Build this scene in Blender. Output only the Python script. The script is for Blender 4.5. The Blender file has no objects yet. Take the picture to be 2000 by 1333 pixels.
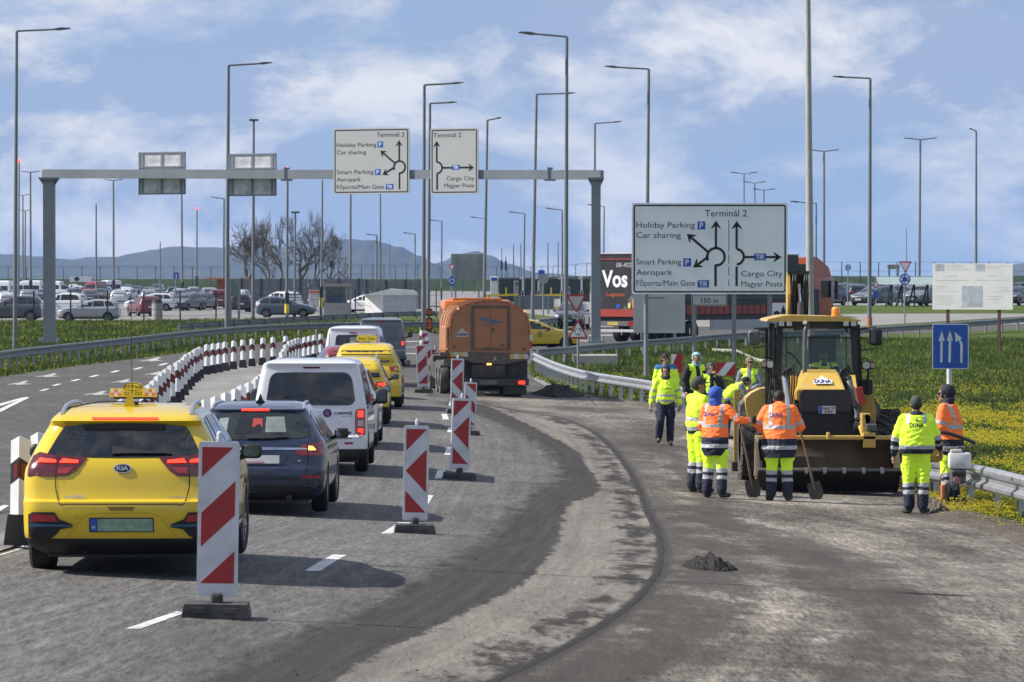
import bpy, bmesh, math, random
from mathutils import Vector, Matrix, noise
from mathutils.bvhtree import BVHTree
random.seed(7)
R = math.radians
sc = bpy.context.scene
COL = sc.collection
# ------------------------------------------------------------------ camera, sky, sun, exposure
FPX, CX, CY, HZ, CAMZ = 7600.0, 1000.0, 666.5, 540.0, 3.3
PITCH = math.atan((CY-HZ)/FPX)
cam = bpy.data.cameras.new('camera'); camo = bpy.data.objects.new('camera', cam); COL.objects.link(camo)
cam.sensor_width = 36; cam.lens = FPX/2000*36; cam.clip_start = 0.5; cam.clip_end = 20000
camo.location = (0, 0, CAMZ); camo.rotation_euler = (math.pi/2-PITCH, 0, 0)
cam.dof.use_dof = True; cam.dof.focus_distance = 52; cam.dof.aperture_fstop = 14
sc.camera = camo
SUN_EL, SUN_AZ = R(41), R(-91)            # azimuth from +Y, clockwise positive: light comes from the left, a little behind the signs
w = bpy.data.worlds.new('World'); sc.world = w; w.use_nodes = True
nt = w.node_tree; N = nt.nodes; L = nt.links
for n in list(N): N.remove(n)
out = N.new('ShaderNodeOutputWorld'); bg = N.new('ShaderNodeBackground')
sky = N.new('ShaderNodeTexSky'); sky.sky_type = 'NISHITA'; sky.sun_disc = False
sky.sun_elevation = SUN_EL; sky.sun_rotation = SUN_AZ; sky.air_density = 1.3; sky.dust_density = 0.3; sky.ozone_density = 4.0
tc = N.new('ShaderNodeTexCoord')
sep = N.new('ShaderNodeSeparateXYZ'); L.new(tc.outputs['Generated'], sep.inputs[0])
# bluer zone of the sky is read for the low band
ma = N.new('ShaderNodeMath'); ma.operation = 'MULTIPLY_ADD'; L.new(sep.outputs[2], ma.inputs[0]); ma.inputs[1].default_value = 0.86; ma.inputs[2].default_value = 0.14
cmb = N.new('ShaderNodeCombineXYZ'); L.new(sep.outputs[0], cmb.inputs[0]); L.new(sep.outputs[1], cmb.inputs[1]); L.new(ma.outputs[0], cmb.inputs[2])
nrm = N.new('ShaderNodeVectorMath'); nrm.operation = 'NORMALIZE'; L.new(cmb.outputs[0], nrm.inputs[0]); L.new(nrm.outputs[0], sky.inputs[0])
tint = N.new('ShaderNodeMixRGB'); tint.blend_type = 'MULTIPLY'; tint.inputs[0].default_value = 1; L.new(sky.outputs[0], tint.inputs[1]); tint.inputs[2].default_value = (.98, .94, 1.08, 1)
# clouds: planar-ish projection so they flatten to the horizon
def wnoise(scale, detail, rough, sx, sy, sz, off=(0,0,0), dist=0.0):
    mp = N.new('ShaderNodeMapping'); mp.inputs['Scale'].default_value = (sx, sy, sz); mp.inputs['Location'].default_value = off
    L.new(tc.outputs['Generated'], mp.inputs[0])
    t = N.new('ShaderNodeTexNoise'); t.inputs['Scale'].default_value = scale; t.inputs['Detail'].default_value = detail
    t.inputs['Roughness'].default_value = rough; t.inputs['Distortion'].default_value = dist; L.new(mp.outputs[0], t.inputs[0]); return t
def ramp(src, stops):
    r = N.new('ShaderNodeValToRGB'); L.new(src, r.inputs[0])
    e = r.color_ramp.elements
    while len(e) < len(stops): e.new(.5)
    for k, (p, c) in enumerate(stops): e[k].position = p; e[k].color = c if len(c) == 4 else (*c, 1)
    return r
g = lambda v: (v, v, v)
n1 = wnoise(10, 10, .58, 1, 1, 2.3, (3.1, .4, .2), .5); n2 = wnoise(15, 11, .64, 1, 1, 1.9, (1, 2, 0.57), .25)
cov = ramp(n1.outputs[0], [(.33, g(0)), (.52, g(1))])
puf = ramp(n2.outputs[0], [(.47, g(0)), (.60, g(1))])
mx1 = N.new('ShaderNodeMixRGB'); L.new(cov.outputs[0], mx1.inputs[0]); L.new(tint.outputs[0], mx1.inputs[1]); mx1.inputs[2].default_value = (3.2, 3.95, 5.6, 1)
mx1.inputs[0].default_value = 0
mfac = N.new('ShaderNodeMath'); mfac.operation = 'MULTIPLY'; L.new(cov.outputs[0], mfac.inputs[0]); mfac.inputs[1].default_value = .82; L.new(mfac.outputs[0], mx1.inputs[0])
mx2 = N.new('ShaderNodeMixRGB'); L.new(mx1.outputs[0], mx2.inputs[1]); mx2.inputs[2].default_value = (6.9, 7.0, 7.4, 1)
mf2 = N.new('ShaderNodeMath'); mf2.operation = 'MULTIPLY'; L.new(cov.outputs[0], mf2.inputs[0]); L.new(puf.outputs[0], mf2.inputs[1])
mf3 = N.new('ShaderNodeMath'); mf3.operation = 'MULTIPLY'; L.new(mf2.outputs[0], mf3.inputs[0]); mf3.inputs[1].default_value = 1.0; L.new(mf3.outputs[0], mx2.inputs[0])
L.new(mx2.outputs[0], bg.inputs[0]); bg.inputs[1].default_value = 0.084; L.new(bg.outputs[0], out.inputs[0])
sun = bpy.data.lights.new('sun', 'SUN'); suno = bpy.data.objects.new('sun', sun); COL.objects.link(suno)
sun.energy = 5.0; sun.angle = R(.53); sun.color = (1, .95, .87)
sd = Vector((math.sin(SUN_AZ)*math.cos(SUN_EL), math.cos(SUN_AZ)*math.cos(SUN_EL), math.sin(SUN_EL)))
suno.rotation_euler = sd.to_track_quat('Z', 'Y').to_euler(); suno.location = sd*100
sc.view_settings.view_transform = 'Standard'; sc.view_settings.look = 'None'; sc.view_settings.gamma = 1; sc.view_settings.exposure = 0.52
sc.cycles.max_bounces = 6; sc.cycles.volume_bounces = 0

# ------------------------------------------------------------------ ground shape: heights in metres over the level the camera height is counted from
TT = [(-60, .45), (20, .45), (36, .40), (53, -.08), (60, -.15), (67, -.2), (85, -.3), (103, -.34), (122, -.48), (152, -.38), (215, -.05), (253, .15), (310, .3), (900, .3)]
def pchip(tab):
    n = len(tab); h = [tab[i+1][0]-tab[i][0] for i in range(n-1)]; d = [(tab[i+1][1]-tab[i][1])/h[i] for i in range(n-1)]; m = [0.]*n
    for i in range(1, n-1):
        if d[i-1]*d[i] > 0: w1 = 2*h[i]+h[i-1]; w2 = h[i]+2*h[i-1]; m[i] = (w1+w2)/(w1/d[i-1]+w2/d[i])
    m[0], m[-1] = d[0], d[-1]
    def f(x):
        if x <= tab[0][0]: return tab[0][1]
        if x >= tab[-1][0]: return tab[-1][1]
        i = 0
        while x > tab[i+1][0]: i += 1
        t = (x-tab[i][0])/h[i]; a_ = tab[i][1]; b_ = tab[i+1][1]
        return a_*(1+2*t)*(1-t)**2+m[i]*h[i]*t*(1-t)**2+b_*t*t*(3-2*t)+m[i+1]*h[i]*t*t*(t-1)
    return f
_tt = pchip(TT)
def T(x, y):
    y = max(-60, min(y, 900)); x = max(-60, min(60, x))
    z = -0.055*9*math.tanh(x/9)*(.35+.65/(1+math.exp((y-135)/15)))
    z += _tt(y)
    z += 1.0/(1+math.exp(-(y-245)/9))/(1+math.exp(-(x-12)/3.5))
    return z
def ray(px, py):
    a = (px-CX)/FPX; b = -(py-CY)/FPX
    c, s = math.cos(PITCH), math.sin(PITCH)
    return Vector((a, c+b*s, -s+b*c))
def P(px, py, dz=0.0):
    """world point of the ground seen at a pixel of the 2000 px photograph"""
    d = ray(px, py)
    if d.z > -1e-4: raise ValueError((px, py))
    y = -CAMZ/d.z*d.y
    for _ in range(60):
        t = y/d.y; x = d.x*t
        ny = (T(x, y)+dz-CAMZ)/d.z*d.y
        y = y*.5+ny*.5
    t = y/d.y
    return Vector((d.x*t, y, T(d.x*t, y)))
def PD(px, py, Y):
    d = ray(px, py); t = Y/d.y
    return Vector((d.x*t, Y, CAMZ+d.z*t))
def S(Y): return FPX/Y
def onT(x, y): return Vector((x, y, T(x, y)))

# ------------------------------------------------------------------ materials
MATS = {}
def lin(c):
    if isinstance(c, str):
        c = tuple(int(c[i:i+2], 16)/255 for i in (0, 2, 4))
        return tuple(v/12.92 if v <= .04045 else ((v+.055)/1.055)**2.4 for v in c)
    return c
def mat(name, color, rough=.6, metal=0., var=.12, vscale=3., bump=0., bscale=40., spec=.5, coat=0., emit=None, estr=0., alpha=1., dirt=None, dscale=2., damt=.4, trans=0.):
    if name in MATS: return MATS[name]
    m = bpy.data.materials.new(name); m.use_nodes = True; MATS[name] = m
    n = m.node_tree.nodes; l = m.node_tree.links; b = n['Principled BSDF']
    color = lin(color)
    tcx = n.new('ShaderNodeTexCoord')
    nz = n.new('ShaderNodeTexNoise'); nz.inputs['Scale'].default_value = vscale; nz.inputs['Detail'].default_value = 5; l.new(tcx.outputs['Object'], nz.inputs[0])
    mr = n.new('ShaderNodeMapRange'); l.new(nz.outputs[0], mr.inputs[0]); mr.inputs[1].default_value = .3; mr.inputs[2].default_value = .7
    mr.inputs[3].default_value = 1-var; mr.inputs[4].default_value = 1+var
    vm = n.new('ShaderNodeVectorMath'); vm.operation = 'SCALE'; vm.inputs[0].default_value = color; l.new(mr.outputs[0], vm.inputs['Scale'])
    cs = vm.outputs[0]
    if dirt is not None:
        nd = n.new('ShaderNodeTexNoise'); nd.inputs['Scale'].default_value = dscale; nd.inputs['Detail'].default_value = 9; nd.inputs['Roughness'].default_value = .65; l.new(tcx.outputs['Object'], nd.inputs[0])
        r = n.new('ShaderNodeMapRange'); l.new(nd.outputs[0], r.inputs[0]); r.inputs[1].default_value = .45; r.inputs[2].default_value = .7; r.inputs[3].default_value = 0; r.inputs[4].default_value = damt
        mx = n.new('ShaderNodeMixRGB'); l.new(r.outputs[0], mx.inputs[0]); l.new(cs, mx.inputs[1]); mx.inputs[2].default_value = (*lin(dirt), 1); cs = mx.outputs[0]
    l.new(cs, b.inputs['Base Color'])
    b.inputs['Roughness'].default_value = rough; b.inputs['Metallic'].default_value = metal
    b.inputs['Specular IOR Level'].default_value = spec; b.inputs['Coat Weight'].default_value = coat; b.inputs['Coat Roughness'].default_value = .03
    if trans: b.inputs['Transmission Weight'].default_value = trans; b.inputs['IOR'].default_value = 1.02
    if alpha < 1: b.inputs['Alpha'].default_value = alpha
    if emit: b.inputs['Emission Color'].default_value = (*lin(emit), 1); b.inputs['Emission Strength'].default_value = estr
    if bump:
        nb = n.new('ShaderNodeTexNoise'); nb.inputs['Scale'].default_value = bscale; nb.inputs['Detail'].default_value = 6; l.new(tcx.outputs['Object'], nb.inputs[0])
        bp = n.new('ShaderNodeBump'); bp.inputs['Strength'].default_value = bump; bp.inputs['Distance'].default_value = .02; l.new(nb.outputs[0], bp.inputs['Height']); l.new(bp.outputs[0], b.inputs['Normal'])
    return m

# ------------------------------------------------------------------ mesh builder
class MB:
    def __init__(s): s.v = []; s.f = []; s.m = []; s.cur = 0; s.M = Matrix.Identity(4)
    def add(s, vs, fs):
        o = len(s.v); s.v += [tuple(s.M @ Vector(v)) for v in vs]; s.f += [tuple(i+o for i in f) for f in fs]; s.m += [s.cur]*len(fs)
    def box(s, x0, x1, y0, y1, z0, z1, bev=0.0):
        if bev > 0:
            b = min(bev, (x1-x0)*.45, (y1-y0)*.45, (z1-z0)*.45); vs = []; 
            bm = bmesh.new(); bmesh.ops.create_cube(bm, size=1)
            for v in bm.verts: v.co = Vector(((x0+x1)/2+v.co.x*(x1-x0), (y0+y1)/2+v.co.y*(y1-y0), (z0+z1)/2+v.co.z*(z1-z0)))
            bmesh.ops.bevel(bm, geom=list(bm.edges), offset=b, segments=2, affect='EDGES', profile=.5)
            bm.verts.index_update(); s.add([v.co[:] for v in bm.verts], [tuple(v.index for v in f.verts) for f in bm.faces]); bm.free(); return
        s.add([(x0,y0,z0),(x1,y0,z0),(x1,y1,z0),(x0,y1,z0),(x0,y0,z1),(x1,y0,z1),(x1,y1,z1),(x0,y1,z1)],
              [(0,3,2,1),(4,5,6,7),(0,1,5,4),(1,2,6,5),(2,3,7,6),(3,0,4,7)])
    def cbox(s, c, sz, bev=0): s.box(c[0]-sz[0]/2, c[0]+sz[0]/2, c[1]-sz[1]/2, c[1]+sz[1]/2, c[2]-sz[2]/2, c[2]+sz[2]/2, bev)
    def tube(s, pts, r, n=8, cap=True):
        pts = [Vector(p) for p in pts]; rs = r if isinstance(r, (list, tuple)) else [r]*len(pts)
        rings = []; up = None
        for i, p in enumerate(pts):
            d = (pts[min(i+1, len(pts)-1)]-pts[max(i-1, 0)])
            d = d.normalized() if d.length > 1e-9 else Vector((0,0,1))
            if up is None:
                a = Vector((0,0,1)) if abs(d.z) < .9 else Vector((0,1,0))
                u = d.cross(a).normalized()
            else: u = (up - d*up.dot(d)).normalized()
            up = u; v = d.cross(u)
            rings.append([p+(u*math.cos(2*math.pi*k/n)+v*math.sin(2*math.pi*k/n))*rs[i] for k in range(n)])
        vs = [q for rg in rings for q in rg]; fs = []
        for i in range(len(rings)-1):
            for k in range(n): fs.append((i*n+k, i*n+(k+1)%n, (i+1)*n+(k+1)%n, (i+1)*n+k))
        if cap: fs.append(tuple(range(n))[::-1]); fs.append(tuple((len(rings)-1)*n+k for k in range(n)))
        s.add(vs, fs)
    def bar(s, a, b, wd, hg, up=(0,0,1)):
        a = Vector(a); b = Vector(b); d = (b-a).normalized(); u = Vector(up)
        x = d.cross(u)
        if x.length < 1e-4: x = Vector((1,0,0))
        x.normalize(); z = x.cross(d).normalized()
        vs = [p+x*sx*wd/2+z*sz*hg/2 for p in (a, b) for sx, sz in ((-1,-1),(1,-1),(1,1),(-1,1))]
        s.add(vs, [(0,1,2,3),(7,6,5,4),(0,4,5,1),(1,5,6,2),(2,6,7,3),(3,7,4,0)])
    def prism(s, poly, axis, a, b):
        """poly of 2D points extruded along axis from a to b. axis x:(y,z) y:(x,z) z:(x,y)"""
        def q(p, t): return {'x': (t, p[0], p[1]), 'y': (p[0], t, p[1]), 'z': (p[0], p[1], t)}[axis]
        n = len(poly); vs = [q(p, a) for p in poly]+[q(p, b) for p in poly]
        ar = sum(poly[i][0]*poly[(i+1)%n][1]-poly[(i+1)%n][0]*poly[i][1] for i in range(n))
        fs = [tuple(range(n)), tuple(range(2*n-1, n-1, -1))]+[(i, i+n, (i+1)%n+n, (i+1)%n) for i in range(n)]
        s.add(vs, fs)
    def cyl(s, c, r, axis, h, n=16, r2=None):
        c = Vector(c); d = {'x': Vector((1,0,0)), 'y': Vector((0,1,0)), 'z': Vector((0,0,1))}[axis]
        s.tube([c, c+d*h], [r, r if r2 is None else r2], n)
    def lathe(s, prof, c=(0,0,0), n=20, axis='z'):
        c = Vector(c); vs = []; fs = []
        for (r, h) in prof:
            for k in range(n):
                a = 2*math.pi*k/n; u, v = r*math.cos(a), r*math.sin(a)
                vs.append(c+Vector({'z': (u, v, h), 'x': (h, u, v), 'y': (u, h, v)}[axis]))
        for i in range(len(prof)-1):
            for k in range(n): fs.append((i*n+k, i*n+(k+1)%n, (i+1)*n+(k+1)%n, (i+1)*n+k))
        s.add(vs, fs)
    def build(s, name, mats, parent=None, smooth=None, loc=None):
        me = bpy.data.meshes.new(name); me.from_pydata(s.v, [], s.f)
        if not isinstance(mats, (list, tuple)): mats = [mats]
        for m in mats: me.materials.append(m)
        if len(mats) > 1: me.polygons.foreach_set('material_index', s.m)
        bm = bmesh.new(); bm.from_mesh(me); bmesh.ops.recalc_face_normals(bm, faces=bm.faces); bm.to_mesh(me); bm.free()
        if smooth:
            me.shade_smooth(); me.set_sharp_from_angle(angle=R(smooth))
        me.update(); return link(name, me, parent, loc)
KIDS = {}
def adopt(o, parent):
    o.parent = parent; KIDS.setdefault(parent.name, []).append(o); return o
def link(name, me, parent=None, loc=None):
    o = bpy.data.objects.new(name, me); COL.objects.link(o)
    if parent: adopt(o, parent)
    if loc is not None: o.location = loc
    return o
def tag(o, label=None, cat=None, group=None, kind=None):
    if label: o['label'] = label
    if cat: o['category'] = cat
    if group: o['group'] = group
    if kind: o['kind'] = kind
    return o
def thing(name, label, cat, loc=(0,0,0), rz=0, group=None):
    o = bpy.data.objects.new(name, None); COL.objects.link(o); o.empty_display_size = .2
    o.location = loc; o.rotation_euler = (0, 0, rz); tag(o, label, cat, group); return o
def dup(o, parent=None, label=None, group=None, loc=None, rz=None, scale=None):
    c = o.copy(); COL.objects.link(c)
    if parent: adopt(c, parent)
    if label: c['label'] = label
    if group: c['group'] = group
    if loc is not None: c.location = loc
    if rz is not None: c.rotation_euler = (0, 0, rz)
    if scale is not None: c.scale = scale
    for ch in list(kids(o)): dup(ch, c)
    return c
def kids(o): return KIDS.get(o.name, [])
def raw(name, vs, fs, mats, parent=None, smooth=None, mi=None):
    b = MB(); b.v = [tuple(v) for v in vs]; b.f = fs; b.m = mi or [0]*len(fs)
    return b.build(name, mats, parent, smooth)
def catmull(pts, n=8):
    pts = [Vector(p) for p in pts]; o = []
    for i in range(len(pts)-1):
        p0 = pts[max(i-1, 0)]; p1 = pts[i]; p2 = pts[i+1]; p3 = pts[min(i+2, len(pts)-1)]
        for k in range(n):
            t = k/n
            o.append(.5*((2*p1)+(p2-p0)*t+(2*p0-5*p1+4*p2-p3)*t*t+(3*p1-p0-3*p2+p3)*t**3))
    o.append(pts[-1]); return o
# bisected flat polygon laid on the terrain (a sheet dz above it)
def grid_cut(bm, sx, sy):
    for ax, st in ((0, sx), (1, sy)):
        lo = min(v.co[ax] for v in bm.verts); hi = max(v.co[ax] for v in bm.verts)
        k = math.ceil(lo/st+1e-6)
        while k*st < hi-1e-6:
            co = [0,0,0]; no = [0,0,0]; co[ax] = k*st; no[ax] = 1
            bmesh.ops.bisect_plane(bm, geom=bm.verts[:]+bm.edges[:]+bm.faces[:], plane_co=co, plane_no=no, dist=1e-5); k += 1
def sheet(name, polys, m, dz=.004, step=(1.5, 4), parent=None, kind='structure'):
    bm = bmesh.new()
    for poly in polys:
        vs = [bm.verts.new((p[0], p[1], 0)) for p in poly]
        try: bm.faces.new(vs)
        except ValueError: pass
    bmesh.ops.triangulate(bm, faces=bm.faces[:])
    grid_cut(bm, *step)
    for v in bm.verts: v.co.z = T(v.co.x, v.co.y)+dz
    bmesh.ops.recalc_face_normals(bm, faces=bm.faces)
    if bm.faces and sum(f.normal.z for f in bm.faces) < 0: bmesh.ops.reverse_faces(bm, faces=bm.faces[:])
    me = bpy.data.meshes.new(name); bm.to_mesh(me); bm.free(); me.materials.append(m); me.shade_smooth()
    o = link(name, me, parent)
    if kind and not parent: o['kind'] = kind
    return o
def pp(*pts): return [P(x, y) for x, y in pts]

# ------------------------------------------------------------------ shapes of a given thickness on a plane: text, arrows
def text_mesh(txt, size, ext=.0, align='LEFT', sx=1.0, bold=0.0, space=1.0):
    cu = bpy.data.curves.new('t', 'FONT'); cu.body = txt; cu.size = size; cu.align_x = align; cu.extrude = ext; cu.offset = bold; cu.resolution_u = 3
    cu.space_character = space
    o = bpy.data.objects.new('t', cu); COL.objects.link(o)
    dg = bpy.context.evaluated_depsgraph_get(); me = bpy.data.meshes.new_from_object(o.evaluated_get(dg))
    bpy.data.objects.remove(o); bpy.data.curves.remove(cu)
    vs = [(v.co.x*sx, v.co.y) for v in me.vertices]; fs = [tuple(p.vertices) for p in me.polygons]
    bpy.data.meshes.remove(me); return vs, fs
def text_fit(txt, x0, x1, zbase, cap, bold=0.0):
    """text fitted between x0 and x1 (metres), baseline zbase, capital height cap; returns 2D verts, faces"""
    vs, fs = text_mesh(txt, cap/.70, bold=bold)
    a = min(v[0] for v in vs); b = max(v[0] for v in vs)
    k = (x1-x0)/(b-a)
    return [(x0+(v[0]-a)*k, zbase+v[1]) for v in vs], fs
def bvh_of(o):
    me = o.data; return BVHTree.FromPolygons([v.co.copy() for v in me.vertices], [tuple(p.vertices) for p in me.polygons])
def decal(name, bvh, vs2, fs, axis, m, parent, off=.004, step=.12, back=0.0, start=-20.0, smooth=True, cut=True):
    """project a 2D figure along an axis on a body surface. axis '+y' looks along +y (rear faces), '-y' (front), '+x' left side, '-x' right side, '-z' from above"""
    ax = {'x': 0, 'y': 1, 'z': 2}[axis[1]]; sg = 1 if axis[0] == '+' else -1
    oth = [i for i in (0, 1, 2) if i != ax]
    bm = bmesh.new(); bv = [bm.verts.new((v[0], v[1], 0)) for v in vs2]
    for f in fs:
        try: bm.faces.new([bv[i] for i in f])
        except ValueError: pass
    if cut: 
        bmesh.ops.triangulate(bm, faces=[f for f in bm.faces if len(f.verts) > 4])
        grid_cut(bm, step, step)
    d = [0,0,0]; d[ax] = sg; d = Vector(d); kill = []
    for v in bm.verts:
        o = [0,0,0]; o[oth[0]] = v.co.x; o[oth[1]] = v.co.y; o[ax] = sg*start
        h = bvh.ray_cast(Vector(o), d)
        if h[0] is None: kill.append(v); v.co = Vector(o); continue
        n = h[1] if h[1].dot(d) < 0 else -h[1]
        v.co = h[0]-d*off*.6+n*off*.6
    if kill: bmesh.ops.delete(bm, geom=kill, context='VERTS')
    if back > 0:
        fcs = bm.faces[:]; r = bmesh.ops.extrude_face_region(bm, geom=fcs)
        for g_ in r['geom']:
            if isinstance(g_, bmesh.types.BMVert): g_.co -= d*back
        bmesh.ops.recalc_face_normals(bm, faces=bm.faces)
    else:
        bm.normal_update()
        if bm.faces and sum(f.normal.dot(d)*f.calc_area() for f in bm.faces) > 0: bmesh.ops.reverse_faces(bm, faces=bm.faces[:])
    me = bpy.data.meshes.new(name); bm.to_mesh(me); bm.free()
    for q in (m if isinstance(m, (list, tuple)) else [m]): me.materials.append(q)
    if smooth: me.shade_smooth(); me.set_sharp_from_angle(angle=R(40))
    return link(name, me, parent)
def dpoly(name, bvh, poly, axis, m, parent, **k): return decal(name, bvh, poly, [tuple(range(len(poly)))], axis, m, parent, **k)
def rrect(x0, x1, z0, z1, r, n=4):
    r = min(r, (x1-x0)/2, (z1-z0)/2); o = []
    for cx, cz, a in ((x1-r, z0+r, -90), (x1-r, z1-r, 0), (x0+r, z1-r, 90), (x0+r, z0+r, 180)):
        for k in range(n+1): t = R(a+90*k/n); o.append((cx+r*math.cos(t), cz+r*math.sin(t)))
    return o
def ell(cx, cz, rx, rz, n=20): return [(cx+rx*math.cos(2*math.pi*k/n), cz+rz*math.sin(2*math.pi*k/n)) for k in range(n)]
def flat(name, vs2, fs, y, m, parent, th=.004):
    """thin figure in a plane facing -y"""
    bm = bmesh.new(); bv = [bm.verts.new((v[0], y, v[1])) for v in vs2]
    for f in fs:
        try: bm.faces.new([bv[i] for i in f])
        except ValueError: pass
    r = bmesh.ops.extrude_face_region(bm, geom=bm.faces[:])
    for g_ in r['geom']:
        if isinstance(g_, bmesh.types.BMVert): g_.co.y -= th
    bmesh.ops.recalc_face_normals(bm, faces=bm.faces)
    me = bpy.data.meshes.new(name); bm.to_mesh(me); bm.free(); me.materials.append(m); return link(name, me, parent)
def fpoly(name, poly, y, m, parent, th=.004): return flat(name, poly, [tuple(range(len(poly)))], y, m, parent, th)
def merge2(*vf):
    V = []; F = []
    for vs, fs in vf:
        o = len(V); V += list(vs); F += [tuple(i+o for i in f) for f in fs]
    return V, F
# ================================================================== SETTING
def nodes_of(name):
    m = bpy.data.materials.new(name); m.use_nodes = True; MATS[name] = m
    return m, m.node_tree.nodes, m.node_tree.links
class NG:
    """small helper for node graphs"""
    def __init__(s, name): s.m, s.n, s.l = nodes_of(name); s.b = s.n['Principled BSDF']; s.tc = s.n.new('ShaderNodeTexCoord')
    def noise(s, scale, detail=5, rough=.55, sc3=(1,1,1), off=(0,0,0), dist=0.):
        mp = s.n.new('ShaderNodeMapping'); mp.inputs['Scale'].default_value = sc3; mp.inputs['Location'].default_value = off; s.l.new(s.tc.outputs['Object'], mp.inputs[0])
        t = s.n.new('ShaderNodeTexNoise'); t.inputs['Scale'].default_value = scale; t.inputs['Detail'].default_value = detail; t.inputs['Roughness'].default_value = rough; t.inputs['Distortion'].default_value = dist
        s.l.new(mp.outputs[0], t.inputs[0]); return t.outputs[0]
    def attr(s, nm):
        a = s.n.new('ShaderNodeAttribute'); a.attribute_name = nm; return a.outputs['Fac']
    def math(s, op, a, b=None, c=None):
        m = s.n.new('ShaderNodeMath'); m.operation = op
        for i, v in enumerate((a, b, c)):
            if v is None: continue
            if isinstance(v, (int, float)): m.inputs[i].default_value = v
            else: s.l.new(v, m.inputs[i])
        return m.outputs[0]
    def mr(s, v, a, b, c=0., d=1., smooth=False):
        m = s.n.new('ShaderNodeMapRange'); s.l.new(v, m.inputs[0])
        for i, q in enumerate((a, b, c, d)): m.inputs[i+1].default_value = q
        if smooth: m.interpolation_type = 'SMOOTHSTEP'
        return m.outputs[0]
    def mix(s, f, a, b):
        m = s.n.new('ShaderNodeMixRGB')
        for i, v in enumerate((f, a, b)):
            if isinstance(v, (int, float)): m.inputs[i].default_value = v
            elif isinstance(v, tuple): m.inputs[i].default_value = (*v[:3], 1)
            else: s.l.new(v, m.inputs[i])
        return m.outputs[0]
    def scale(s, c, f):
        v = s.n.new('ShaderNodeVectorMath'); v.operation = 'SCALE'
        if isinstance(c, tuple): v.inputs[0].default_value = c[:3]
        else: s.l.new(c, v.inputs[0])
        s.l.new(f, v.inputs['Scale']); return v.outputs[0]
    def done(s, col, rough=.9, bump=None, bs=.5, bd=.02, spec=.3):
        s.l.new(col, s.b.inputs['Base Color'])
        if isinstance(rough, (int, float)): s.b.inputs['Roughness'].default_value = rough
        else: s.l.new(rough, s.b.inputs['Roughness'])
        s.b.inputs['Specular IOR Level'].default_value = spec
        if bump is not None:
            bp = s.n.new('ShaderNodeBump'); bp.inputs['Strength'].default_value = bs; bp.inputs['Distance'].default_value = bd; s.l.new(bump, bp.inputs['Height']); s.l.new(bp.outputs[0], s.b.inputs['Normal'])
        return s.m
def asphalt(name, col, patch=.18, grain=.35, warm=None, pscale=.35):
    q = NG(name)
    gr = q.noise(1, 4, .9, (22, 2.6, 1)); g2 = q.noise(1, 2, .6, (11, 1.6, 1), (5, 2, 0)); pt = q.noise(pscale, 6, .6, (1, .35, 1)); st = q.noise(1, 3, .6, (.5, .04, 1), (8, 1, 0))
    f = q.math('MULTIPLY', q.mr(gr, .32, .68, 1-grain, 1+grain), q.mr(g2, .3, .7, 1-grain*.4, 1+grain*.4))
    f = q.math('MULTIPLY', f, q.mr(pt, .3, .7, 1-patch, 1+patch)); f = q.math('MULTIPLY', f, q.mr(st, .3, .7, 1-patch*.7, 1+patch*.7))
    return q.done(q.scale(lin(col), f), .85, gr, .6, .01)
mA = asphalt('asphalt_old', (.105, .105, .108)); mApark = asphalt('asphalt_car_park', (.20, .195, .185), .08, .1); mAfar = asphalt('asphalt_far_road', (.12, .118, .115), .12, .2)
mIsl = asphalt('island_paving', (.21, .20, .185), .22, .3); mPale = asphalt('pale_paving', (.22, .215, .20), .08, .12); mConc = mat('concrete', (.36, .35, .32), .85, var=.12, bump=.3, dirt=(.15,.14,.12), damt=.35)
mPaint = mat('road_paint', (.62, .62, .6), .7, var=.1, vscale=6, dirt=(.16,.16,.16), dscale=5, damt=.75)
mPaintFaint = mat('road_paint_worn', (.42, .42, .41), .8, var=.15, vscale=6, dirt=(.13,.13,.13), dscale=5, damt=.9)
# grass ground
def grassground(name, a, b, c, yel):
    q = NG(name); n1 = q.noise(.25, 6, .65, (1, .45, 1)); n2 = q.noise(1, 5, .7, (9, 2.2, 1)); n3 = q.noise(1.1, 5, .6, (1, .3, 1), (9, 4, 0)); n4 = q.noise(1, 3, .8, (24, 6, 1), (2, 7, 0))
    c1 = q.mix(q.mr(n1, .38, .62), lin(a), lin(b)); c1 = q.mix(q.mr(n2, .45, .75, 0, .7), c1, lin(c))
    fl = q.math('MULTIPLY', q.mr(n3, .5, .62), q.mr(n4, .55, .65)); fl = q.math('MULTIPLY', fl, yel)
    c1 = q.mix(fl, c1, lin((.42, .36, .02))); return q.done(c1, .95, n2, .6, .08, .1)
mGrass = grassground('meadow', (.045, .075, .014), (.075, .11, .020), (.12, .13, .035), .5)
mGrassL = grassground('meadow_dry', (.050, .080, .016), (.095, .115, .024), (.16, .15, .05), .5)
mBank = grassground('bank_grass', (.018, .034, .014), (.03, .05, .018), (.045, .06, .03), 0.)
mField = grassground('field', (.06, .085, .03), (.10, .12, .045), (.13, .13, .06), .1)

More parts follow.
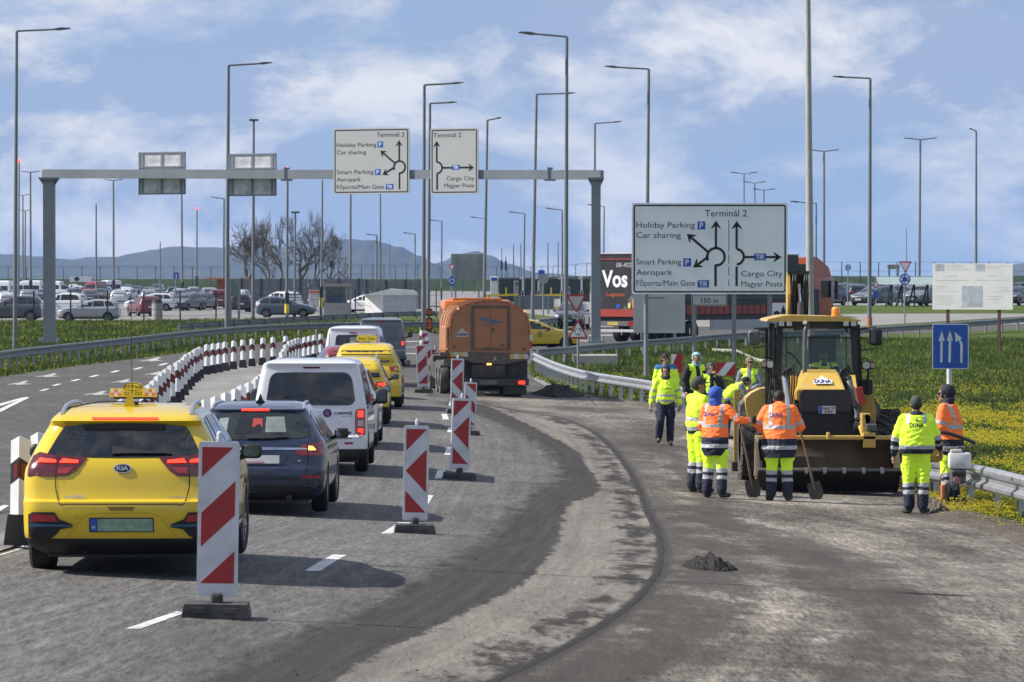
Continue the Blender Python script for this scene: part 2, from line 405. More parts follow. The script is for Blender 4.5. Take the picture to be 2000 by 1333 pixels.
# ---- the ground: one sheet to the foot of the hills
def frange(a, b, st):
    o = []
    while a < b-1e-6: o.append(a); a += st
    return o
xs = [-4000, -2500, -1500, -900, -600, -400, -280, -200, -150, -110, -85, -65]+frange(-52, 52, 1.3)+[52, 65, 85, 110, 150, 200, 280, 400, 600, 900, 1500, 2500, 4000]
ys = [-300, -100, -40, -10]+frange(4, 300, 2)+[300, 320, 345, 375, 410, 460, 520, 600, 700, 850, 1100, 1500, 2000, 3000, 4200, 5600, 8200]
vs = [(x, y, T(x, y)-.02) for y in ys for x in xs]; nx = len(xs)
fs = [(j*nx+i, j*nx+i+1, (j+1)*nx+i+1, (j+1)*nx+i) for j in range(len(ys)-1) for i in range(nx-1)]
raw('ground', vs, fs, mField, smooth=60)['kind'] = 'structure'

# ---- road outline (traced kerb lines, put on the ground)
edgeL = [(-500, 830), (-250, 775), (0, 737), (60, 728), (150, 715), (300, 697), (400, 685), (480, 676), (560, 668), (640, 661), (720, 656), (840, 651)]
far = [(1050, 649), (1090, 648), (1150, 640), (1300, 641), (1500, 640), (1640, 640), (1720, 638), (2000, 621), (2200, 610)]
meadow_top = [(2200, 634), (2000, 643), (1720, 654), (1600, 659), (1500, 663), (1400, 669), (1250, 677), (1130, 683), (1080, 690)]
verge = [(1045, 705), (1033, 722), (1045, 740), (1090, 760), (1150, 773), (1250, 786), (1330, 794), (1400, 802), (1500, 822), (1600, 860), (1700, 915), (1780, 965), (1830, 1000), (1900, 1022), (2000, 1050), (2250, 1130)]
road_poly = [Vector((-14, 3, 0)), Vector((-12, 20, 0))]+pp(*edgeL)+pp(*far)+pp(*meadow_top)+pp(*verge)+[Vector((8.2, 25, 0)), Vector((9, 3, 0))]
def sdist(pt, line):
    """signed-ish distance to an open polyline (x,y), sign + on the right of its direction"""
    best = 1e9; sg = 1
    for i in range(len(line)-1):
        ax, ay = line[i]; bx, by = line[i+1]; dx = bx-ax; dy = by-ay; L2 = dx*dx+dy*dy
        t = max(0, min(1, ((pt[0]-ax)*dx+(pt[1]-ay)*dy)/L2)); ex = pt[0]-ax-dx*t; ey = pt[1]-ay-dy*t; d = ex*ex+ey*ey
        if d < best: best = d; sg = 1 if dx*ey-dy*ex < 0 else -1
    return sg*math.sqrt(best)
def curve(*px): return [(v.x, v.y) for v in catmull([Vector((q.x, q.y)) for q in pp(*px)], 3)]
seamL = curve((560, 1400), (640, 1333), (760, 1267), (840, 1230), (935, 1180), (1028, 1134), (1070, 1088), (1090, 1060), (1097, 1023), (1112, 985), (1140, 975), (1170, 960), (1165, 935), (1140, 905), (1125, 880), (1060, 845), (980, 805), (915, 783))
seamR = curve((900, 1400), (960, 1333), (1030, 1300), (1130, 1249), (1221, 1189), (1267, 1143), (1288, 1102), (1288, 1051), (1262, 996), (1240, 941), (1207, 890), (1170, 853), (1129, 830), (1070, 812), (1014, 805), (915, 783))
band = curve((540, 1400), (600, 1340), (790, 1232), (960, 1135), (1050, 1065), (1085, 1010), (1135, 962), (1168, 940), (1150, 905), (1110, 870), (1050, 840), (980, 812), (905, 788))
trk1 = curve((1330, 1000), (1480, 1038), (1590, 1085), (1670, 1140), (1735, 1205), (1745, 1260), (1710, 1333), (1650, 1420))
trk2 = curve((1000, 1400), (1100, 1330), (1220, 1285), (1330, 1200), (1400, 1120), (1420, 1060), (1380, 980), (1330, 900), (1270, 850))
# near road: finely cut sheet carrying distances to the seams, bands and tracks; the material turns them into dirt
bm = bmesh.new(); bm.faces.new([bm.verts.new((p.x, p.y, 0)) for p in road_poly]); bmesh.ops.triangulate(bm, faces=bm.faces[:])
grid_cut(bm, 1.0, 3.0)
nearv = lambda f: f.calc_center_median().y < 112
for ax, st, lo, hi in ((0, .2, -4.5, 8.6), (1, .75, 24, 112)):
    k = math.ceil(lo/st)
    while k*st < hi:
        co = [0,0,0]; no = [0,0,0]; co[ax] = k*st; no[ax] = 1; k += 1
        fsel = [f for f in bm.faces if abs(f.calc_center_median()[ax]-co[ax]) < (1.6 if ax == 0 else 3.2) and nearv(f) and f.calc_center_median().x > -5]
        es = {e for f in fsel for e in f.edges}; vv = {v for f in fsel for v in f.verts}
        bmesh.ops.bisect_plane(bm, geom=list(vv)+list(es)+fsel, plane_co=co, plane_no=no, dist=1e-5)
for v in bm.verts: v.co.z = T(v.co.x, v.co.y)
bmesh.ops.recalc_face_normals(bm, faces=bm.faces)
if sum(f.normal.z for f in bm.faces) < 0: bmesh.ops.reverse_faces(bm, faces=bm.faces[:])
me = bpy.data.meshes.new('road'); bm.to_mesh(me); bm.free(); me.shade_smooth()
for k, ln in (('dl', seamL), ('dr', seamR), ('db', band), ('d1', trk1), ('d2', trk2)):
    vals = [max(-9, min(9, sdist((v.co.x, v.co.y), ln))) if v.co.y < 125 and v.co.x > -6 else (-9 if k in ('dl', 'dr') else 9) for v in me.vertices]
    me.attributes.new(k, 'FLOAT', 'POINT'); me.attributes[k].data.foreach_set('value', vals)
q = NG('roadway')
gr = q.noise(1, 4, .9, (22, 2.6, 1)); g2 = q.noise(1, 4, .8, (7, 1.1, 1), (5, 2, 0)); pt = q.noise(.45, 7, .65, (1, .35, 1)); ed = q.noise(1, 5, .7, (3.2, .9, 1), (1, 6, 0)); st = q.noise(1, 4, .65, (1.2, .5, 1), (8, 1, 0)); crs = q.noise(1, 3, .6, (.8, 5.5, 1), (3, 3, 0))
edn = q.mr(ed, .3, .7, -.16, .16)
dl = q.attr('dl'); dr = q.attr('dr')
inL = q.mr(q.math('ADD', dl, q.math('MULTIPLY', edn, .55)), -.03, .03)      # right of left seam
inR = q.mr(q.math('ADD', dr, q.math('MULTIPLY', edn, .12)), -.02, .02)      # right of right seam = milled bed
def grained(c, amt, pamt):
    f = q.math('MULTIPLY', q.mr(gr, .32, .68, 1-amt, 1+amt), q.mr(pt, .3, .7, 1-pamt, 1+pamt)); f = q.math('MULTIPLY', f, q.mr(g2, .3, .7, 1-amt*.4, 1+amt*.4)); return q.scale(c, f)
cA = grained((.120, .115, .108), .55, .16); cP = grained((.185, .165, .140), .28, .16)
cM = q.mix(q.mr(pt, .38, .62), grained((.092, .079, .063), .7, .3), grained((.200, .179, .150), .75, .25)); cM = q.scale(cM, q.mr(crs, .35, .65, .80, 1.2))
grv = q.n.new('ShaderNodeTexWave'); grv.inputs['Scale'].default_value = 5.0; grv.inputs['Distortion'].default_value = 4; grv.inputs['Detail'].default_value = 2; grv.bands_direction = 'X'; q.l.new(q.tc.outputs['Object'], grv.inputs[0])
cM = q.scale(cM, q.mr(grv.outputs[1], 0, 1, .985, 1.015))
c = q.mix(inL, cA, cP); c = q.mix(inR, c, cM)
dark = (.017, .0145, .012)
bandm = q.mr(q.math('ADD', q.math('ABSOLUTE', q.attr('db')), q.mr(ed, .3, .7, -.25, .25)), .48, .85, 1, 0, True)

def along(an, fx, fy):
    cb = q.n.new('ShaderNodeCombineXYZ'); sp = q.n.new('ShaderNodeSeparateXYZ'); q.l.new(q.tc.outputs['Object'], sp.inputs[0]); q.l.new(q.math('MULTIPLY', an, fx), cb.inputs[0]); q.l.new(q.math('MULTIPLY', sp.outputs[1], fy), cb.inputs[1])
    t_ = q.n.new('ShaderNodeTexNoise'); t_.inputs['Scale'].default_value = 1; t_.inputs['Detail'].default_value = 5; t_.inputs['Roughness'].default_value = .65; q.l.new(cb.outputs[0], t_.inputs[0]); return t_.outputs[0]
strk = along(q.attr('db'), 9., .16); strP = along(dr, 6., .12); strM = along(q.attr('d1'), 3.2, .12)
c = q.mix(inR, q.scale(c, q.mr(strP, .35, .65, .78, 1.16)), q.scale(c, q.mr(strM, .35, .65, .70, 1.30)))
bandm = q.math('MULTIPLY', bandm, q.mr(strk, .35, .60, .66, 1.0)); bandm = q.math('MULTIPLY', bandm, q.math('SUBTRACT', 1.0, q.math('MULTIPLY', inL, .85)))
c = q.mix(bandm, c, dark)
dust = q.mr(q.math('ADD', q.attr('db'), q.mr(st, .3, .7, -.9, .9)), -1.9, .1, 0, .72, True); dust = q.math('MULTIPLY', dust, q.math('SUBTRACT', 1.0, inL)); dust = q.math('MULTIPLY', dust, q.mr(ed, .35, .65, .35, 1))
c = q.mix(dust, c, (.047, .042, .036))
rdg = q.mr(q.math('ADD', q.math('ABSOLUTE', q.math('ADD', dr, .28)), q.mr(ed, .3, .7, -.35, .35)), .06, .30, .9, 0); rdg = q.math('MULTIPLY', rdg, q.mr(st, .38, .50)); c = q.mix(rdg, c, dark)
lin2 = q.mr(q.math('ADD', q.math('ABSOLUTE', q.math('ADD', dr, -.03)), q.mr(ed, .3, .7, -.03, .03)), .05, .12, .95, 0); c = q.mix(lin2, c, (.02, .018, .016))
halo = q.mr(q.math('ADD', dr, q.mr(st, .3, .7, -.5, .5)), .0, 1.3, .75, 0, True); halo = q.math('MULTIPLY', halo, inR); c = q.mix(halo, c, (.050, .044, .037))
for an, wd in (('d1', .45), ('d2', .35)):
    tm = q.mr(q.math('ADD', q.math('ABSOLUTE', q.attr(an)), q.mr(st, .3, .7, -.45, .45)), wd*.6, wd*1.7, .78, 0, True); tm = q.math('MULTIPLY', tm, inR); tm = q.math('MULTIPLY', tm, q.mr(ed, .3, .6, .6, 1)); c = q.mix(tm, c, (.048, .041, .034))
hgt = q.math('ADD', gr, q.math('MULTIPLY', q.math('MULTIPLY', grv.outputs[1], inR), .03))
mRoad = q.done(c, .88, hgt, .75, .012, .25)
me.materials.append(mRoad); road = link('road', me); road['kind'] = 'structure'

# ---- other flat areas
def area(name, px, m, dz=.0, step=(4, 8)): return sheet(name, [pp(*px)], m, dz, step)
area('meadow', meadow_top+verge+[(2600, 1200), (3200, 900), (3000, 640)], mGrass, .0, (1.3, 2))
left_meadow = edgeL[::-1]+[(-900, 900), (-1200, 700), (-900, 630), (120, 630), (300, 628), (440, 626), (620, 620), (840, 616), (1040, 612), (1100, 625), (1140, 634)]+far[:2][::-1]
area('roadside_grass', [(-900, 900)]+[(-1200, 700), (-900, 630), (120, 630), (300, 628), (440, 626), (620, 620), (840, 616), (1040, 612), (1110, 625), (1140, 634)]+far[:2][::-1]+edgeL[::-1], mGrassL, .0, (2, 3))
area('parking_area', [(-1500, 630), (120, 629.5), (300, 627.5), (440, 625.5), (620, 619), (840, 615), (1000, 560), (900, 552), (-1500, 552)], mApark, .006, (12, 12))
area('parking_area', [(1480, 602), (2600, 600), (2600, 552), (1480, 552)], mApark, .006, (12, 12))
area('forecourt', [(1020, 611), (1120, 625), (1150, 639), (1660, 639), (2000, 619), (2400, 600), (2400, 575), (1000, 575)], mPale, .003, (8, 8))
area('verge_strip', [(1480, 617), (2300, 613), (2300, 598), (1480, 600)], mGrass, .012, (8, 6))
area('footpath', [(100, 640), (380, 637), (520, 631), (520, 629.5), (380, 635), (100, 637.5)], mPale, .01, (4, 4))
# white kerb line at the far side of the tanker
area('kerb_strip', [(1040, 742), (1050, 737), (1085, 757), (1125, 770), (1110, 772), (1075, 762)], mPale, .03, (1, 1))

# ---- delineator rows: base lines, and the paved island between them
def base_from_top(px, py, h):
    """ground point whose vertical of height h has its top at the pixel"""
    lo, hi = 25., 900.
    for _ in range(50):
        Y = (lo+hi)/2; q = PD(px, py, Y)
        if q.z-T(q.x, Y) > h: lo = Y
        else: hi = Y
    q = PD(px, py, Y); return Vector((q.x, Y, T(q.x, Y)))
DH = 1.08
rowL_px = [(-30, 880), (35, 852), (76, 844), (150, 815), (283, 757), (322, 722), (357, 697), (378, 683), (390, 677), (403, 672), (427, 669), (455, 665), (492, 661), (533, 658), (556, 656)]
rowR_px = [(400, 780), (440, 766), (470, 752), (497, 740), (513, 730), (528, 716), (538, 709), (544, 702), (549, 692), (555, 681), (560, 672), (566, 666), (577, 661), (594, 658), (613, 654), (627, 652)]
rowL = catmull([base_from_top(x, y, DH) for x, y in rowL_px], 8); rowR = catmull([base_from_top(x, y, DH) for x, y in rowR_px], 8)
isl = [(v.x-.25, v.y) for v in rowL]+[(v.x+.25, v.y) for v in rowR[::-1]]+[(rowR[0].x+.1, rowR[0].y-6), (-4.9, 38)]
sheet('traffic_island', [isl], mIsl, .03, (1, 2))
def resample(ln, st):
    o = [ln[0].copy()]; acc = 0
    for a, b in zip(ln, ln[1:]):
        d = (b-a).length; 
        while acc+d >= st:
            t = (st-acc)/d; a = a+(b-a)*t; o.append(a.copy()); d = (b-a).length; acc = 0
        acc += d
    return o

# ---- painted markings
dashes = [[(245, 1229), (275, 1229), (362, 1198), (345, 1195)], [(595, 1116), (625, 1116), (677, 1085), (650, 1084)], [(743, 1043), (765, 1043), (802, 1021), (778, 1021)],
          [(826, 986), (836, 986), (847, 968), (833, 968)], [(849, 935), (863, 935), (870, 918), (855, 918)], [(868, 889), (880, 889), (884, 875), (872, 875)], [(873, 845), (886, 845), (888, 835), (876, 835)], [(865, 820), (877, 820), (873, 809), (862, 809)], [(876, 793), (886, 793), (887, 786), (878, 786)],
          [(0, 806), (0, 799), (50, 776), (58, 777)], [(0, 794), (0, 789), (44, 777), (52, 777)], [(0, 1086), (0, 1078), (47, 1066), (47, 1072)], [(-60, 1020), (0, 999), (18, 988), (8, 987), (-60, 1008)]]
for x, y in ((86, 762), (110, 752), (147, 743), (183, 735), (224, 726), (269, 720), (318, 712), (372, 706)):
    dashes.append([(x-11, y+2), (x-1, y+2), (x+12, y-2), (x+3, y-2)])
for d in dashes: tag(sheet('lane_marking', [pp(*d)], mPaint, .004, (1, 3)), kind='structure')
def arrow_px(cx, cy, k, fl=1):
    f = lambda *p: [(cx+a*k*fl, cy+b*k) for a, b in p]
    return [pp(*f((-27, 3), (-20, 3.4), (16, -1.6), (12, -2.4))), pp(*f((-2, 3.5), (30, 1.6), (12, .5), (22, -5), (13, -5), (-3, -.5), (-14, 1.0)))]
for x, y, k in ((188, 769, .95), (238, 745, .8), (300, 730, .75), (92, 734, .9), (36, 749, .9), (295, 703, .9), (430, 716, .7), (345, 722, .5)):
    sheet('arrow_marking', arrow_px(x, y, k), mPaintFaint, .004, (1, 3))
for a, b in (((770, 668), (838, 667)), ((766, 678), (838, 679)), ((770, 690), (830, 692)), ((830, 697), (858, 735)), ((1080, 664), (1180, 668)), ((1150, 656), (1300, 652)), ((1620, 650), (2000, 631))):
    sheet('lane_marking', [pp((a[0], a[1]-.8), (b[0], b[1]-.8), (b[0], b[1]+.8), (a[0], a[1]+.8))], mPaintFaint, .004, (2, 3))
for y in (738, 745, 752, 759): sheet('lane_marking', [pp((842, y), (862, y), (864, y+2), (845, y+2))], mPaintFaint, .004, (2, 3))

# ---- hills
def hill(name, Y, prof, m, depth=900):
    vs = []; n = len(prof); rows = 9
    for j in range(rows):
        t = j/(rows-1)
        for (px, py) in prof:
            top = PD(px, py, Y).z; x = (px-CX)/FPX*Y
            zz = -3+(top+3)*math.sin(min(1, t*1.0)*math.pi/2)**1.1*(1+.03*noise.noise(Vector((x/120, j*1.7, 1)))*(0 if j == rows-1 else 6)*t)
            vs.append((x*(1+.0*t), Y-depth*(1-t)+noise.noise(Vector((x/260, j, 3)))*60, zz))
    for (px, py) in prof: vs.append(((px-CX)/FPX*Y, Y+depth, -3))
    rows += 1
    fs = [(j*n+i, j*n+i+1, (j+1)*n+i+1, (j+1)*n+i) for j in range(rows-1) for i in range(n-1)]
    raw(name, vs, fs, m, smooth=50)['kind'] = 'structure'
def prof(pts, st=5, amp=1.5, seed=0):
    o = []; 
    for (a, b) in zip(pts, pts[1:]):
        k = max(1, int((b[0]-a[0])/st))
        for i in range(k):
            t = i/k; t2 = t*t*(3-2*t); x = a[0]+(b[0]-a[0])*t; o.append((x, a[1]+(b[1]-a[1])*t2+amp*noise.fractal(Vector((x*.05, seed, 0)), 1, 2, 4)))
    return o+[pts[-1]]
q = NG('wooded_hill'); h1 = q.noise(.012, 8, .7); h2 = q.noise(.05, 6, .7, (1, .5, 2))
c = q.mix(q.mr(h1, .4, .62), (.030, .036, .030), (.060, .062, .048)); c = q.mix(q.mr(h2, .58, .72, 0, .5), c, (.16, .15, .13)); mHill = q.done(c, .95)
hill('hills', 6300, prof([(-900, 500), (-500, 480), (-200, 505), (0, 496), (60, 500), (150, 508), (190, 503), (240, 501), (300, 492), (355, 484), (440, 483), (520, 480), (600, 486), (640, 500), (760, 520)], 5, 2.0), mHill)
hill('hills', 5900, prof([(560, 545), (600, 510), (640, 475), (690, 468), (730, 470), (780, 482), (820, 500), (850, 515), (880, 535), (930, 560)], 5, 2.0, 4), mHill)
hill('hills', 6500, prof([(830, 530), (860, 512), (900, 496), (930, 491), (960, 500), (990, 515), (1050, 533), (1200, 545)], 5, 1.0, 9), mHill)
hill('hills', 6400, prof([(1880, 548), (1950, 530), (2000, 514), (2100, 490), (2300, 500), (2700, 540)], 6, 2.0, 7), mHill)
# low far band: tree lines and banks at the edge of the airfield
def bank(name, Y, x0, x1, h, m, seed, amp=.5, th=14):
    vs = []; n = 140
    for i in range(n):
        x = x0+(x1-x0)*i/(n-1); hh = h+amp*noise.fractal(Vector((x*.05, seed, 0)), 1, 2, 4)
        b = T(x, Y); vs += [(x, Y-th, b-.5), (x, Y-th*.3, b+hh*.8), (x, Y, b+hh), (x, Y+th, b-.5)]
    fs = [(4*i+k, 4*i+4+k, 4*i+5+k, 4*i+1+k) for i in range(n-1) for k in range(3)]
    raw(name, vs, fs, m, smooth=60)['kind'] = 'structure'
bank('grass_bank', 760, -110, 8, 2.3, mBank, 1, .12)
bank('grass_bank', 700, 40, 170, 2.2, mBank, 2, .25)
bank('tree_line', 1500, -260, 330, 1.7, mBank, 5, .8, 8)
bank('tree_line', 1450, 10, 120, 2.4, mBank, 8, 1.0, 8)

# ---- haze
mh = bpy.data.materials.new('haze'); mh.use_nodes = True; hn = mh.node_tree.nodes
hn.remove(hn['Principled BSDF']); pv = hn.new('ShaderNodeVolumePrincipled'); pv.inputs['Color'].default_value = (.36, .58, 1.0, 1); pv.inputs['Density'].default_value = HAZE = 7.0e-5; pv.inputs['Anisotropy'].default_value = .0
mh.node_tree.links.new(pv.outputs[0], hn['Material Output'].inputs['Volume'])
b = MB(); b.box(-4200, 4200, -400, 8400, -6, 130); b.build('haze', mh)['kind'] = 'stuff'

# ---- guard rails
mGalv = mat('galvanised_steel', (.42, .44, .46), .42, .75, var=.12, vscale=5, dirt=(.16,.15,.14), dscale=1.5, damt=.5)
mGalvD = mat('dull_steel', (.24, .26, .28), .6, .4, var=.12, vscale=3, dirt=(.12,.11,.10), dscale=2, damt=.5)
mRailB = mat('bright_rail', (.55, .57, .60), .35, .7, var=.1, vscale=6, dirt=(.2,.19,.18), dscale=3, damt=.4)
WB = [(0, -.155), (.05, -.150), (.083, -.115), (.083, -.075), (.012, -.03), (.012, .03), (.083, .075), (.083, .115), (.05, .150), (0, .155)]
def guardrail(label, pts, side, m, spacing=2.0, h=.75, post_m=None, kb=1., sub=5):
    ln = resample([p.to_3d() for p in catmull([Vector((p[0], p[1], 0)) for p in pts], sub)], .8)
    ln = [Vector((p.x, p.y, T(p.x, p.y))) for p in ln]
    c = ln[len(ln)//2].copy(); t = thing('guard_rail', label, 'guard rail', c)
    def nrm_(i):
        d = (ln[min(i+1, len(ln)-1)]-ln[max(i-1, 0)]); d.z = 0; d.normalize(); return Vector((d.y, -d.x, 0))*side
    b = MB(); b.M = Matrix.Translation(-c); vs = []; n = len(WB)
    prof_ = WB+[(x-.006, z*.985) for x, z in WB[::-1]]; n = len(prof_)
    for i, p in enumerate(ln):
        u = nrm_(i)
        for x, z in prof_: vs.append(p+u*(x*kb+.06)+Vector((0, 0, h-.155*kb+z*kb)))
    b.add(vs, [(i*n+k, i*n+(k+1)%n, (i+1)*n+(k+1)%n, (i+1)*n+k) for i in range(len(ln)-1) for k in range(n)]+[tuple(range(n)), tuple((len(ln)-1)*n+k for k in range(n))])
    bo = b.build('beam', m, t, smooth=30)
    pm = MB(); pm.prism([(-.05, -.06), (.05, -.06), (.05, -.052), (-.042, -.052), (-.042, .052), (.05, .052), (.05, .06), (-.05, .06)], 'z', -.3, h-.03)
    pm.cbox((.035, 0, h-.155), (.05, .12, .2)); proto = None
    pr = resample(ln, spacing)
    for i, p in enumerate(pr):
        j = min(range(len(ln)), key=lambda k: (ln[k]-p).length); u = nrm_(j); rz = math.atan2(u.y, u.x)
        if proto is None: o = proto = pm.build('post', post_m or m, t)
        else: o = link('post', proto.data, t)
        o.location = Vector((p.x, p.y, T(p.x, p.y)))-c; o.rotation_euler = (0, 0, rz)
    return t
bft = lambda px, py, h=.75: base_from_top(px, py, h)
guardrail('long grey guard rail curving along the left roadside grass', [bft(*p) for p in ((-260, 722), (-100, 700), (0, 686), (85, 676), (250, 659), (375, 646), (500, 636), (640, 631), (760, 629), (860, 628), (960, 627), (1041, 624), (1095, 619))], 1, mGalvD, 2.0)
guardrail('second thin guard rail running behind the long left one near the car park', [bft(*p) for p in ((350, 633), (440, 627), (530, 622), (640, 616), (760, 610), (860, 608))], -1, mGalvD, 3.0)
guardrail('bright curved guard rail between tanker truck and the group of workers', [bft(*p) for p in ((1047, 690), (1087, 707), (1145, 724), (1220, 736), (1274, 744), (1336, 756), (1385, 768))], 1, mRailB, 1.33)
guardrail('bright end of guard rail at the right edge behind the cutting machine', [bft(*p, .68) for p in ((1826, 894), (1900, 905), (2000, 927), (2140, 962))], 1, mRailB, 2.0, .68, kb=1.3)
guardrail('grey guard rail behind the big direction sign and the backhoe across the meadow', [bft(*p) for p in ((1050, 681), (1106, 677), (1172, 671), (1260, 664), (1339, 658), (1423, 651), (1489, 648), (1600, 645), (1678, 641), (1758, 636), (1893, 628), (2000, 620), (2150, 606))], 1, mGalvD, 2.6)
# ================================================================== STREET FURNITURE
mPole = mat('lamp_pole_steel', (.17, .18, .195), .5, .2, var=.1, vscale=1, dirt=(.12,.12,.12), dscale=.6, damt=.4)
mHead = mat('lamp_head_grey', (.12, .125, .13), .5, .3); mDark = mat('dark_plastic', (.02, .02, .022), .5); mYel = mat('yellow_paint', (.75, .55, .04), .5)
mRedL = mat('red_beacon', (.6, .05, .03), .3, emit=(1, .08, .04), estr=2.0); mBlack = mat('black_paint', (.016, .016, .018), .55); mWhiteP = mat('white_panel', (.62, .63, .65), .5, dirt=(.35,.35,.35), dscale=4, damt=.3)
mPoleC = mat('concrete_mast', (.36, .36, .34), .7, var=.08, dirt=(.2,.2,.19), dscale=.8, damt=.5)
def lamp(label, xt, yt, xb, yb, kind='L', arm=0, ady=0, wpx=9, band=None, m=None, group=None, cat='street lamp', Yb=None, name='street_lamp'):
    b0 = P(xb, yb) if Yb is None else None
    if b0 is None: q_ = PD(xb, yb, Yb); b0 = onT(q_.x, Yb)
    s_ = S(b0.y); H = PD(xt, yt, b0.y).z-b0.z; lean = (xt-xb)/s_
    t = thing(name, label, cat, b0, group=group); r = wpx/s_/2; m = m or mPole
    top = Vector((lean, 0, H)); b = MB(); b.tube([(0, 0, -.1), (0, 0, 0), top*.5, top], [r, r, r*.82, r*.62], 10)
    b.tube([(0, 0, 0), (0, 0, .25)], [r*1.25, r*1.25], 10); b.build('pole', m, t, smooth=50)
    a = arm/s_; dz = -ady/s_
    if kind in 'LT' and kind != 'T':
        sg = 1 if a > 0 else -1; hl = min(.75, abs(a)*.36); e = top+Vector((a-sg*hl, 0, dz*.7)); k = MB()
        k.tube([top-Vector((0,0,.12)), top+Vector((0, 0, .02)), e], r*.42, 6); k.build('arm', m, t, smooth=50)
        h = MB(); tip = top+Vector((a, 0, dz)); u = (tip-e)
        h.prism([(0, -.03), (hl*.15, -.05), (hl*.35, -.055), (hl, -.01), (hl*.95, .03), (hl*.4, .07), (hl*.15, .05), (0, .03)], 'y', -.15, .15)
        an = math.atan2(u.z, abs(u.x)); h2 = MB(); h2.M = Matrix.Translation(e) @ Matrix.Scale(sg, 4, (1, 0, 0)) @ Matrix.Rotation(-an, 4, 'Y'); h2.add(h.v, h.f); h2.build('lamp_head', mHead, t, smooth=50)
    elif kind == 'T':
        for sg in (-1, 1):
            h = MB(); w_ = abs(a); h.tube([top, top+Vector((sg*w_*.45, 0, .05))], r*.4, 6); h.prism([(sg*w_*.4, .02), (sg*w_, .10), (sg*w_*.97, .17), (sg*w_*.5, .12)], 'y', -.16, .16)
            h2 = MB(); h2.M = Matrix.Translation(top); h2.add(h.v[16:] if 0 else h.v, h.f); 
            h3 = MB(); h3.tube([top, top+Vector((sg*w_*.45, 0, .05))], r*.4, 6); h3.M = Matrix.Translation(top); h3.prism([(sg*w_*.4, .02), (sg*w_, .10), (sg*w_*.97, .17), (sg*w_*.5, .12)], 'y', -.16, .16); h3.build('lamp_head', mHead, t)
    elif kind == 'R':
        h = MB(); h.M = Matrix.Translation(top); h.lathe([(0, 0), (.14, 0), (.14, .2), (.1, .3), (0, .34)], n=10); h.build('beacon', mRedL, t, smooth=40)
    elif kind == 'h':
        h = MB(); h.M = Matrix.Translation(top); h.box(-.3, .3, -.2, .2, 0, .14, .03); h.build('lamp_head', mHead, t)
    if band:
        z0 = b0.z; 
        for (ya, yb_, mm) in ((band, band-18, mYel), (band-18, band-40, mDark)):
            za = max(.05, PD(xb, ya, b0.y).z-z0); zb = PD(xb, yb_, b0.y).z-z0; k = MB(); k.tube([(lean*za/H, 0, za), (lean*zb/H, 0, zb)], r*1.35, 10); k.build('painted_band', mm, t, smooth=50)
    return t
